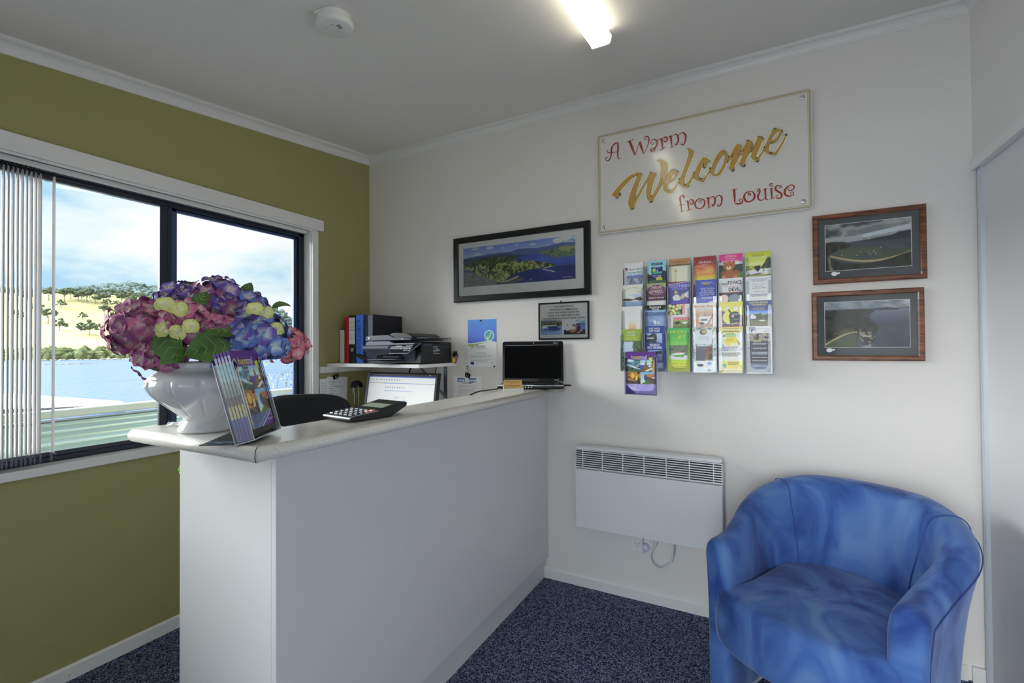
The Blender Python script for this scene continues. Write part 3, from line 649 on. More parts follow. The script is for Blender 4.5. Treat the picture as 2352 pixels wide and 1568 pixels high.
# ------------------------------------------------------------------ hydrangeas
hb = thing('hydrangea_bouquet', 'large bunch of mauve, violet, blue and cream hydrangeas in the white urn', 'flowers', (VX, VY, ZT + .17)); o_ = (VX, VY, ZT + .17)
vv = Vector((-.874, .486, 0)); rr_ = Vector((.486, .874, 0))
def hp(r_, f_, z): return Vector((VX, VY, 0)) + rr_ * r_ - vv * f_ + Vector((0, 0, z))
M_PETAL = mat('petal', (.5, .5, .5), .6, attr=True, spec=.25)
def floret(g, c, n, sz, base, eye, seed):
    r = random.Random(seed); n = n.normalized(); a = n.orthogonal().normalized(); a.rotate(Matrix.Rotation(r.uniform(0, 6.28), 3, n)); b = n.cross(a)
    for k in range(4):
        th = k * math.pi / 2 + r.uniform(-.12, .12); d = a * math.cos(th) + b * math.sin(th); s_ = n.cross(d); l = sz * r.uniform(.85, 1.1); cup = r.uniform(-.05, .35); tw = r.uniform(-.25, .25); tint = r.uniform(.78, 1.15)
        rows = []; i0 = len(g.v); cols = []
        NJ, NI = 6, 6
        for j in range(NJ + 1):
            t = j / NJ; wv = (math.sin(math.pi * min(1, t * .80 + .07)) ** .65) * .60 if t < 1 else .28
            for i in range(NI + 1):
                q = i / NI * 2 - 1
                p = c + d * (l * (t - .07 * q * q * t)) + s_ * (q * wv * l) + n * (l * (cup * math.sin(t * 2.0) - .20 * t * t * t + .14 * q * q * t + tw * q * t * .5 + .03 * math.sin(q * 7 + k)))
                g.vert(p)
                ve = .06 if abs((i * 2 + j) % 3) == 0 else 0
                m_ = min(1, (t * 1.45 + .05)); edge = 1 - .12 * t * t
                col = [(eye[x] * (1 - m_) + base[x] * m_) * tint * edge + ve * (1 - t) * .5 * eye[x] for x in range(3)]; cols.append(tuple(max(0, min(.9, x)) for x in col))
        g.colour(i0, cols)
        for j in range(NJ):
            for i in range(NI):
                q = i0 + j * (NI + 1) + i; g.face((q, q + 1, q + NI + 2, q + NI + 1), 0, True)
    i0 = len(g.v); g.ball(c + n * .002, .0028, 0, 6, 5); g.colour(i0, [tuple(x * .9 for x in eye)] * (len(g.v) - i0))
MAU, PNK, VIO, BLU, CRM, ROS, DPV = ob(116, 60, 98), ob(150, 82, 112), ob(84, 68, 136), ob(80, 100, 158), ob(168, 172, 104), ob(164, 88, 104), ob(50, 38, 92)
EYE = ob(172, 158, 152); EYG = ob(158, 174, 162)
heads = [  # right, towards viewer, z, radius, florets, colours, label
    (-.128, .000, 1.352, .090, 52, (MAU, MAU, PNK), EYE, 'mauve flower head'), (-.052, .060, 1.362, .072, 40, (PNK, MAU, PNK), EYE, 'pink mauve flower head'),
    (-.100, .045, 1.288, .062, 36, (MAU, PNK, MAU), EYE, 'deep mauve flower head hanging over the rim'), (-.060, -.02, 1.425, .066, 34, (VIO, DPV, VIO), EYE, 'violet flower head'), (.022, .01, 1.432, .072, 40, (VIO, MAU, VIO), EYE, 'violet flower head at the top'),
    (.092, .01, 1.405, .066, 36, (VIO, VIO, BLU), EYE, 'lilac flower head'), (.110, .075, 1.330, .082, 50, (BLU, BLU, VIO), EYG, 'blue flower head'), (.055, .09, 1.290, .055, 28, (BLU, BLU, BLU), EYG, 'blue flower head low over the rim'), (.195, -.01, 1.312, .062, 36, (ROS, ROS, PNK), EYE, 'rose pink flower head'), (.015, .075, 1.355, .050, 18, (PNK, MAU, PNK), EYE, 'pink flower head')]
for hi, (a, b, z, rad, nf, cs, eye, lb) in enumerate(heads):
    g = G(o_); c = hp(a, b, z); rg = random.Random(50 + hi); ga = math.pi * (3 - 5 ** .5)
    for i in range(nf):
        zz = 1 - 1.55 * (i + .5) / nf; q = math.sqrt(max(0, 1 - zz * zz)); n = Vector((q * math.cos(ga * i), q * math.sin(ga * i), zz)); n += Vector((rg.uniform(-.2, .2), rg.uniform(-.2, .2), rg.uniform(-.2, .2))); n.normalize()
        n = (n - vv * .35 * (1 if n.dot(vv) < .3 else 0)).normalized()
        floret(g, c + n * rad * rg.uniform(.72, .95), n, rad * .34 if rad > .06 else .024, cs[i % 3], eye, hi * 100 + i)
    i0 = len(g.v); g.ball(c, rad * .6, 0, 14, 9); g.colour(i0, [tuple(x * .5 for x in ob(70, 90, 50))] * (len(g.v) - i0))
    h_ = g.build('flower_head', M_PETAL, hb, recalc=False); h_['label'] = lb
    g = G(o_); g.tube([c - Vector((0, 0, rad * .5)), (c + Vector((VX, VY, c.z))) / 2 - Vector((0, 0, rad * .6)), (VX + (c.x - VX) * .18, VY + (c.y - VY) * .18, ZT + .125)], .0028, 6); g.build('stem', mat('stem green', ob(60, 82, 40), .6), hb)
for (a, b, z, cnt, lb) in ((-.062, .135, 1.388, 4, 'cream florets'), (.125, .125, 1.385, 2, 'cream florets')):
    g = G(o_)
    for i in range(cnt + 1): floret(g, hp(a + (.026 * (i % 3) - .026), b - .008 * (i % 2), z + (.024 if i < 2 else -.010) - .008 * i), (-vv + Vector((.25 * (i - 1), .1, .35))), .021, CRM, ob(205, 212, 150), 900 + i)
    h_ = g.build('flower_head', M_PETAL, hb, recalc=False); h_['label'] = lb
M_LEAF = mat('leaf', ob(46, 74, 26), .45, noise=(18, ob(66, 96, 38), .4, .7, 3))
def leaf(c, d, n, l, w_, fold=.25):
    g = G(o_); d = d.normalized(); n = (n - d * n.dot(d)).normalized(); s_ = d.cross(n); rows = []
    for j in range(11):
        t = j / 10; ww = w_ * (math.sin(math.pi * t ** .8) ** .75) * (1 + .05 * (j % 2)) + .0004
        rows.append([c + d * (l * t) + s_ * (ww * q) + n * (abs(q) * ww * fold + l * .12 * math.sin(t * 3) - .0025 * (abs(q) < .1) ) for q in (-1, -.66, -.33, 0, .33, .66, 1)])
    g.rings(rows, 0, closed=False, caps=False)
    for j in range(1, 9, 2):
        for sg in (-1, 1):
            p0 = c + d * (l * j / 10) + n * (l * .12 * math.sin(j / 10 * 3) + .0008); t1 = min(1, j / 10 + .16); ww = w_ * (math.sin(math.pi * t1 ** .8) ** .75) * .85; p1 = c + d * (l * t1) + s_ * (ww * sg) + n * (ww * fold + l * .12 * math.sin(t1 * 3) + .0008); u = (p1 - p0).cross(n).normalized() * .0007
            g.poly([p0 - u, p0 + u, p1 + u * .3, p1 - u * .3], 1)
    return g.build('leaf', [M_LEAF, mat('leaf vein', ob(104, 128, 70), .5)], hb, recalc=False)
leaf(hp(.045, .135, 1.318), -rr_ + Vector((0, 0, -.28)), -vv + Vector((0, 0, .35)), .098, .036)
leaf(hp(.06, .12, 1.345), -rr_ * .9 + Vector((0, 0, -.05)), -vv * .7 + Vector((0, 0, .7)), .075, .024)
leaf(hp(-.095, .115, 1.352), rr_ * .5 + Vector((0, 0, -1)), -vv + rr_ * -.3, .088, .030)
leaf(hp(-.045, .115, 1.30), -rr_ * .9 + Vector((0, 0, -.5)), -vv * .8 + Vector((0, 0, .5)), .06, .020)
leaf(hp(.15, .02, 1.42), rr_ + Vector((0, 0, .2)), -vv * .5 + Vector((0, 0, 1)), .05, .018)
leaf(hp(.08, -.02, 1.45), rr_ * .5 + Vector((0, 0, 1)), -vv, .05, .016)
leaf(hp(-.03, .08, 1.41), rr_ * .6 + Vector((0, 0, .9)), -vv, .05, .016)

# crumpled clear wrapper beside the urn
g = G((.99, -1.71, ZT))
rows = []
for j in range(7):
    t = j / 6; rows.append([(.965 + .085 * t, -1.735 + .045 * t + .012 * q, ZT + .001 + .014 * t + (.010 if i % 2 else .0) * (1 - abs(q) * .3) + .003 * math.sin(j * 2 + i)) for i, q in enumerate((-1, -.5, 0, .5, 1))])
g.rings(rows, closed=False, caps=False, smooth=False)
tag(g.build('paper_slip', mat('glossy white film', (.85, .87, .9), .08, coat=1), recalc=False), 'crumpled glossy white slip lying against the urn foot', 'paper')

# green handle behind the counter end
g = G((.88, -1.655, .92))
g.tube([(.924, -1.668, .992), (.905, -1.668, .968), (.885, -1.668, .940)], [.008, .0085, .007], 10); g.tube([(.922, -1.668, .972), (.914, -1.668, .955), (.898, -1.668, .938), (.886, -1.668, .934)], [.004, .004, .004, .005], 8)
tag(g.build('plastic_handle', mat('lime plastic', ob(96, 200, 62), .3)), 'lime green plastic handle poking out behind the counter end panel', 'handle')

# ------------------------------------------------------------------ touring guide artwork (shared by the leaflet holder and the wall rack)
def guide_art(w=70, h=98, wave=False):
    cv = Canvas(w, h, (74, 34, 110)); cv.rect(0, 0, 1, .19, (72, 30, 104))
    b = cv.box(.04, .19, .50, .47); cv.tex(b, [(30, 50, 60), (60, 95, 110), (120, 175, 215), (170, 205, 230)], 5, 3); cv.tex(b & cv.below([(0, .30), (.5, .44)]), [(18, 32, 26), (40, 62, 48), (70, 92, 72)], 14, 4)
    cv.put(b & (abs((cv.V - .31) - (cv.U - .06) * .22) < .008), (190, 205, 205)); cv.ell(.41, .33, .05, .03, (140, 120, 110)); cv.ell(.14, .21, .07, .03, (205, 200, 220))
    b = cv.box(.50, .19, .96, .47); cv.grad(.50, .19, .96, .31, (120, 150, 215), (170, 195, 230)); cv.rect(.50, .31, .96, .38, (60, 60, 140)); cv.tex(b & cv.below([(.5, .42), (.7, .33), (.96, .36)]), [(40, 34, 24), (98, 82, 50), (60, 50, 36)], 9, 6)
    cv.poly([(.66, .21), (.70, .20), (.72, .34), (.74, .42), (.62, .42)], (98, 84, 46)); cv.poly([(.84, .22), (.96, .19), (.96, .47), (.86, .47)], (150, 128, 66)); cv.poly([(.88, .22), (.92, .2), (.88, .40)], (60, 52, 32)); cv.poly([(.62, .45), (.84, .38), (.90, .40), (.70, .46)], (225, 225, 230)); cv.ell(.80, .34, .04, .025, (185, 190, 220))
    b = cv.box(.04, .47, .50, .75); cv.tex(b, [(52, 32, 22), (104, 66, 30), (180, 130, 58), (92, 58, 34)], 7, 8, 3.5); cv.ell(.25, .56, .06, .07, (200, 150, 66)); cv.ell(.37, .62, .035, .06, (205, 160, 90)); cv.tex(b & (cv.V > .67), [(28, 22, 24), (90, 80, 82)], 18, 9)
    cv.grad(.50, .47, .96, .75, (92, 140, 210), (175, 195, 222)); cv.poly([(.66, .52), (.96, .51), (.96, .60), (.66, .58)], (150, 92, 62)); cv.poly([(.66, .58), (.96, .60), (.96, .75), (.66, .72)], (70, 60, 56)); cv.poly([(.50, .75), (.74, .66), (.84, .75)], (70, 92, 52)); cv.ell(.66, .60, .05, .07, (52, 66, 80)); cv.poly([(.84, .60), (.96, .58), (.96, .62)], (225, 222, 222))
    if wave:
        b = cv.V > .75; cv.tex(b, [(50, 60, 92), (70, 92, 120), (60, 70, 104)], 4, 12); m = b & (cv.V > 1.02 - .30 * cv.U ** 1.4 - .02); cv.put(m, (78, 38, 116)); cv.put(b & (abs(cv.V - (1.0 - .30 * cv.U ** 1.4)) < .008), (165, 165, 205)); cv.put(b & (abs(cv.V - (.97 - .32 * cv.U ** 1.3)) < .006), (130, 125, 180))
    else:
        b = cv.V > .75; cv.tex(b, [(150, 145, 190), (128, 116, 168), (166, 160, 200)], 3, 12); cv.put(b & (cv.V - .76 > .6 * cv.U) & (cv.U < .42), (66, 38, 118)); cv.put(cv.V > .975, (88, 50, 124))
    return cv
M_ORANGE = mat('orange ink', ob(235, 168, 70), .5); M_LIME = mat('lime ink', ob(150, 175, 50), .5)
def guide_text(g, P, k=1.0):
    # P maps (0..148 mm, 0..210 mm)
    vs, fs, tw = glyphs('huontrail', .004); vs2, f2, t2 = glyphs('huon', .004)
    h = 19; kk = h / .72; full = 74; sx = full / tw
    g.text('huon', P, 31, 176, h, 0, 'l', w=t2 * sx, bold=.006); v3, f3, t3 = glyphs('trail', .004); g.text('trail', P, 31 + full, 176, h, 1, 'r', w=t3 * sx * 1.0, bold=.004)
    g.text('DISCOVER THE SOUTH', P, 105, 169.5, 4, 1, 'r', 58); g.text('Touring Guide and Map', P, 105, 159.5, 6.4, 1, 'r', 64)
    sh = [(113, 184), (118, 182), (125, 183), (133, 184), (131, 172), (126, 164), (122, 162), (117, 168)]
    g.poly([P(*q) for q in sh], 2)
    for q in ((113, 190), (133, 190)): g.poly([P(q[0], q[1]), P(q[0] + 2, q[1] + 1), P(q[0] + 1, q[1] + 3)], 1)
    g.text('FREE', P, 138, 38, 5, 1, 'r'); g.text('INFORMATION', P, 138, 28, 5.5, 1, 'r', 36); g.text('huontrail.org.au', P, 138, 8, 4, 1, 'r', 34)

# ------------------------------------------------------------------ acrylic leaflet holder on the counter
HA = math.atan2(.827, -.562); TLT = R(15); HP0 = Vector((1.434, -1.793, ZT))
lh = thing('leaflet_holder', 'clear acrylic leaflet holder leaning on the counter corner before the urn', 'holder', HP0, HA)
def LT(x, d, h):   # across, back, up -> local coordinates of the tilted box
    return (x, d * math.cos(TLT) + h * math.sin(TLT), h * math.cos(TLT) - d * math.sin(TLT) + .0115)
HW, HD, HH = .155, .042, .190
g = G()
def lslab(g, a, b, mi=0): g.hexa([LT(a[0], a[1], a[2]), LT(b[0], a[1], a[2]), LT(b[0], b[1], a[2]), LT(a[0], b[1], a[2]), LT(a[0], a[1], b[2]), LT(b[0], a[1], b[2]), LT(b[0], b[1], b[2]), LT(a[0], b[1], b[2])], mi)
lslab(g, (0, 0, 0), (HW, .002, HH * .0 + .0 + .002)); g = G()
fp = [(0, 0), (HW, 0), (HW, HH - .012), (HW - .012, HH), (HW - .020, HH - .012), (HW - .022, .035), (HW - .034, .022), (.034, .022), (.022, .035), (.020, HH - .012), (.012, HH), (0, HH - .012)]
g.prism([(0, 0), (.020, 0), (.020, HH - .012), (.012, HH), (0, HH - .008)], lambda u, v, w: LT(u, w, v), 0, .002); g.prism([(HW - .020, 0), (HW, 0), (HW, HH - .008), (HW - .012, HH), (HW - .020, HH - .012)], lambda u, v, w: LT(u, w, v), 0, .002); lslab(g, (.020, 0, 0), (HW - .020, .002, .022))
lslab(g, (0, .002, 0), (.002, HD, HH - .006)); lslab(g, (HW - .002, .002, 0), (HW, HD, HH - .006)); lslab(g, (0, HD - .002, 0), (HW, HD, HH + .0)); lslab(g, (0, .002, 0), (HW, HD - .002, .002)); g.build('pocket', M_ACRY, lh)
g = G()
for a, b in (((0, 0, 0), (HW, 0, 0)), ((0, 0, 0), (0, 0, HH - .008)), ((HW, 0, 0), (HW, 0, HH - .008)), ((0, 0, 0), (0, HD, 0)), ((0, HD, 0), (0, HD, HH)), ((HW, HD, 0), (HW, HD, HH)), ((.02, 0, HH - .012), (.012, 0, HH)), ((0, 0, HH - .008), (.012, 0, HH)), ((HW - .02, 0, HH - .012), (HW - .012, 0, HH)), ((HW, 0, HH - .008), (HW - .012, 0, HH))): g.tube([LT(*a), LT(*b)], .0011, 6)
g.build('polished_edge', M_ACRYE, lh)
g = G(); q = LT(0, HD, 0); zb = .0012
g.box((.0, HD - .002, zb), (HW, HD + .075, zb + .002)); g.hexa([(0.02, HD + .002, zb + .002), (HW - .02, HD + .002, zb + .002), (HW - .02, HD + .073, zb + .002), (.02, HD + .073, zb + .002), (.02, HD + .010, zb + .028), (HW - .02, HD + .010, zb + .028), (HW - .02, HD + .013, zb + .028), (.02, HD + .013, zb + .028)]); g.build('foot', M_ACRY, lh)
SIDE = Canvas(2, 60, (120, 150, 200))
for k in range(5):
    d0 = .0035 + k * .0072; cvg = guide_art(wave=True) if k == 0 else guide_art(8, 60, True)
    lab = 'front purple touring guide with photo collage in the counter leaflet holder' if k == 0 else 'purple touring guide standing behind the front one in the counter leaflet holder'
    t = thing('brochure', lab, 'brochure', tuple(HP0 + Matrix.Rotation(HA, 3, 'Z') @ Vector(LT(.0775, d0, .0025))), HA, 'touring guides in the counter holder')
    off = Vector(LT(.0775, d0, .0025))
    LB = lambda x, d, h: tuple(Vector(LT(x, d, h)) - off)
    g = G(); x0, x1, hh = .0040, .1510, .205
    P = lambda u, v: LB(x0 + u * (x1 - x0), d0, .0035 + v * hh)
    g.grid(cvg, P, 0)
    P2 = lambda u, v: LB(x0 + .0001, d0 + (1 - u) * .0052, .0035 + v * hh)
    sc_ = Canvas(3, 70, (210, 210, 222)); 
    for v0, v1, c0, c1 in ((0, .06, (80, 50, 125), (70, 40, 110)), (.06, .14, (150, 140, 190), (170, 165, 200)), (.14, .33, (90, 160, 215), (150, 195, 225)), (.33, .50, (140, 160, 150), (100, 112, 100)), (.50, .60, (70, 50, 40), (95, 70, 50)), (.60, .74, (190, 160, 90), (200, 170, 110)), (.74, .86, (40, 60, 140), (50, 50, 130)), (.86, 1.01, (80, 40, 120), (84, 44, 124))): sc_.grad(0, v0, 1, v1, c0, c1)
    g.grid(sc_, P2, 0)
    g.hexa([LB(x0 + .0004, d0 + .0005, .0035), LB(x1, d0 + .0005, .0035), LB(x1, d0 + .0058, .0035), LB(x0 + .0004, d0 + .0058, .0035), LB(x0 + .0004, d0 + .0005, .0035 + hh), LB(x1, d0 + .0005, .0035 + hh), LB(x1, d0 + .0058, .0035 + hh), LB(x0 + .0004, d0 + .0058, .0035 + hh)], 1)
    body = g.build('cover', [M_PRINT, mat('purple card', ob(74, 40, 112), .5)], t, recalc=False)
    if k == 0:
        g = G(); PT = lambda x, y: LB(x0 + x / 148 * (x1 - x0), d0 - .0004, .0035 + y / 210 * hh)
        guide_text(g, PT); g.build('lettering', [M_ORANGE, M_WHITEI, M_LIME], t, recalc=False)

# ------------------------------------------------------------------ calculator
ca = thing('calculator', 'black desktop calculator with raised display end lying on the counter', 'calculator', (1.262, -1.462, ZT), R(-8)); 
g = G(); LC, WC = .215, .135     # local: x across, y along towards the wall, hinged wedge
prof = [(0, .006), (.0, .014), (.012, .018), (.10, .024), (.205, .043), (.215, .040), (.213, .028), (.17, .010), (.15, .001), (.02, .001)]
g.prism(prof, lambda u, v, w: (w, u, v), 0, WC); g.build('case', M_BLACK, ca, bevel=.003)
sl = lambda y: .0182 + (y - .012) * (.006 / .088) if y < .10 else .0242 + (y - .10) * .181
g = G()
for r_ in range(5):
    for c_ in range(5):
        y = .014 + r_ * .018; x = .012 + c_ * .0235; g.hexa([(x, y, sl(y)), (x + .017, y, sl(y)), (x + .017, y + .012, sl(y + .012)), (x, y + .012, sl(y + .012)), (x + .001, y + .001, sl(y) + .004), (x + .016, y + .001, sl(y) + .004), (x + .016, y + .011, sl(y + .012) + .004), (x + .001, y + .011, sl(y + .012) + .004)], 1 if (c_ == 4 and r_ > 2) else 0)
g.build('key', [M_DGREY, mat('orange key', ob(190, 120, 100), .4)], ca)
g = G(); g.poly([(.015, .125, sl(.125) + .0008), (WC - .015, .125, sl(.125) + .0008), (WC - .015, .165, sl(.165) + .0008), (.015, .165, sl(.165) + .0008)]); g.build('display', mat('calc lcd', ob(120, 128, 118), .2), ca)
g = G(); g.prism([(.0, .0135), (.0, .0155), (.012, .0195), (.10, .0255), (.10, .0235), (.012, .0175)], lambda u, v, w: (w, u, v), WC - .004, WC + .0006); g.prism([(-.0006, .012), (.002, .0155), (.002, .0125)], lambda u, v, w: (w, u, v), 0, WC); g.build('silver_trim', M_STEEL, ca)

# ------------------------------------------------------------------ laptop
LA = R(22)
lt = thing('laptop', 'open black laptop with dark screen at the wall end of the counter', 'laptop', (1.248, -.372, ZT), LA)
LW, LD = .338, .228
g = G(); g.box((0, 0, .003), (LW, LD, .021), 0); g.build('base', M_BLACK, lt, bevel=.005, seg=3)
g = G()
for x in (.03, LW - .03):
    for y in (.03, LD - .03): g.lathe([(.007, 0), (.007, .004)], (x, y, 0), 12)
g.build('rubber_foot', M_BLACK, lt)
g = G(); g.box((.002, -.0012, .0175), (LW - .002, .004, .0225), 0); g.box((.004, .002, .0205), (LW - .004, .075, .0222), 0); g.box((.004, .075, .0205), (LW - .004, LD - .012, .0218), 1); g.build('palm_rest', [M_CHROME, M_DGREY], lt)
g = G()
for r_ in range(5):
    for c_ in range(15): g.box((.018 + c_ * .0203, .088 + r_ * .0215, .0218), (.018 + c_ * .0203 + .0165, .088 + r_ * .0215 + .0175, .0248))
g.build('keyboard', M_BLACKG, lt, bevel=.001)
g = G(); g.box((.105, .015, .0222), (.185, .060, .0228)); g.build('touchpad', M_MGREY, lt)
g = G()
for k in range(3): g.lathe([(.0018, .0008), (.0032, .0008), (.0032, 0), (.0018, 0)], (.145 + k * .015, -.0005, .011), 12, M=Matrix.Rotation(R(90), 3, 'X'))
g.build('media_light', M_WHITEI, lt)
TS = R(5)
def SP(u, v, w=0): return (u, LD - .012 + v * math.sin(TS) - w * math.cos(TS), .026 + v * math.cos(TS) + w * math.sin(TS))
SH = .222
out_ = []
for (cx_, cy_, a0) in ((LW - .012, SH - .012, 0), (.012, SH - .012, 90)):
    out_ += [(cx_ + .012 * math.cos(R(a0 + 15 * i)), cy_ + .012 * math.sin(R(a0 + 15 * i))) for i in range(7)]
out_ = [(LW, 0)] + out_ + [(0, 0)]
g = G(); g.prism(out_, SP, -.010, 0); sc2 = g.build('screen_lid', M_BLACKG, lt)
g = G(); g.prism([(.012, .016), (LW - .012, .016), (LW - .012, SH - .026), (.012, SH - .026)], SP, 0, .0012); g.build('display', mat('dark lcd', rgb(5, 5, 5), .5, spec=.08), sc2)
g = G(); g.prism([(.014, SH - .0235), (LW / 2 - .01, SH - .0235), (LW / 2 + .01, SH - .0215), (LW - .025, SH - .0215), (LW - .025, SH - .0195), (LW / 2 + .005, SH - .0195), (LW / 2 - .012, SH - .0215), (.014, SH - .0218)], SP, 0, .0016); g.build('chrome_strip', M_CHROME, sc2)
g = G(); p = SP(LW / 2 + .005, SH - .010, .0008); g.ball(p, .0028, 0, 10, 7); g.poly([SP(LW - .055, SH - .012, .0006), SP(LW - .03, SH - .012, .0006), SP(LW - .03, SH - .009, .0006), SP(LW - .055, SH - .009, .0006)]); g.poly([SP(LW - .05, .006, .0006), SP(LW - .025, .006, .0006), SP(LW - .025, .009, .0006), SP(LW - .05, .009, .0006)]); g.build('webcam', M_WPLAST, sc2)
g = G(); g.tube([SP(.03, -.004, -.005), SP(LW - .03, -.004, -.005)], .007, 10); g.build('hinge', M_BLACK, lt)
g = G(); g.tube([(LW + .001, .12, .012), (LW + .03, .118, .012), (LW + .042, .122, .013)], [.005, .005, .002], 8); g.build('side_plug', M_BLACK, lt)
g = G((1.2, -.4, ZT)); g.tube(catmull([(1.262, -.69, ZT - .02), (1.28, -.66, ZT + .003), (1.285, -.60, ZT + .012), (1.27, -.50, ZT + .008), (1.262, -.40, ZT + .006), (1.262, -.376, ZT + .012)], 5, False), .0034, 8)
tag(g.build('cable', M_BLACK), 'black cable curving over the counter edge to the laptop', 'cable')
# card holder
ch = thing('business_card_holder', 'white plastic holder of gold business cards before the laptop', 'card holder', (1.372, -.432, ZT), R(32))
g = G(); g.prism([(-.022, 0), (.020, 0), (.028, .040), (.024, .040), (.014, .004), (-.014, .004), (-.016, .016), (-.020, .016)], lambda u, v, w: (w, u, v), -.046, .046); g.prism([(-.022, 0), (.020, 0), (.028, .034), (.012, .030), (-.018, .018)], lambda u, v, w: (w, u, v), -.049, -.046); g.prism([(-.022, 0), (.020, 0), (.028, .034), (.012, .030), (-.018, .018)], lambda u, v, w: (w, u, v), .046, .049); g.build('holder', M_WPLAST, ch)
g = G(); CPf = lambda a, b, w=0: (a, -.004 + b * .36 - w, .006 + b * .93 + w * .3)
g.prism([(-.043, 0), (.043, 0), (.043, .052), (-.043, .052)], CPf, -.012, 0, 0); g.text('Port Huon Cottages', lambda a, b: CPf(a, b, .0006), 0, .040, .0058, 1, 'c', .07, bold=.01); g.text('Accommodation', lambda a, b: CPf(a, b, .0006), 0, .033, .003, 1, 'c', .03); g.text('Eco Cruises & Cottages', lambda a, b: CPf(a, b, .0006), 0, .022, .005, 1, 'c', .07, bold=.01); g.text('03 6297', lambda a, b: CPf(a, b, .0006), 0, .015, .003, 1, 'c', .03)
t = thing('business_card', 'stack of gold business cards with dark print in the white holder', 'cards', tuple(ch.location), R(32)); g.build('card_stack', [mat('gold card', ob(158, 132, 72), .4), M_INK], t, recalc=False)
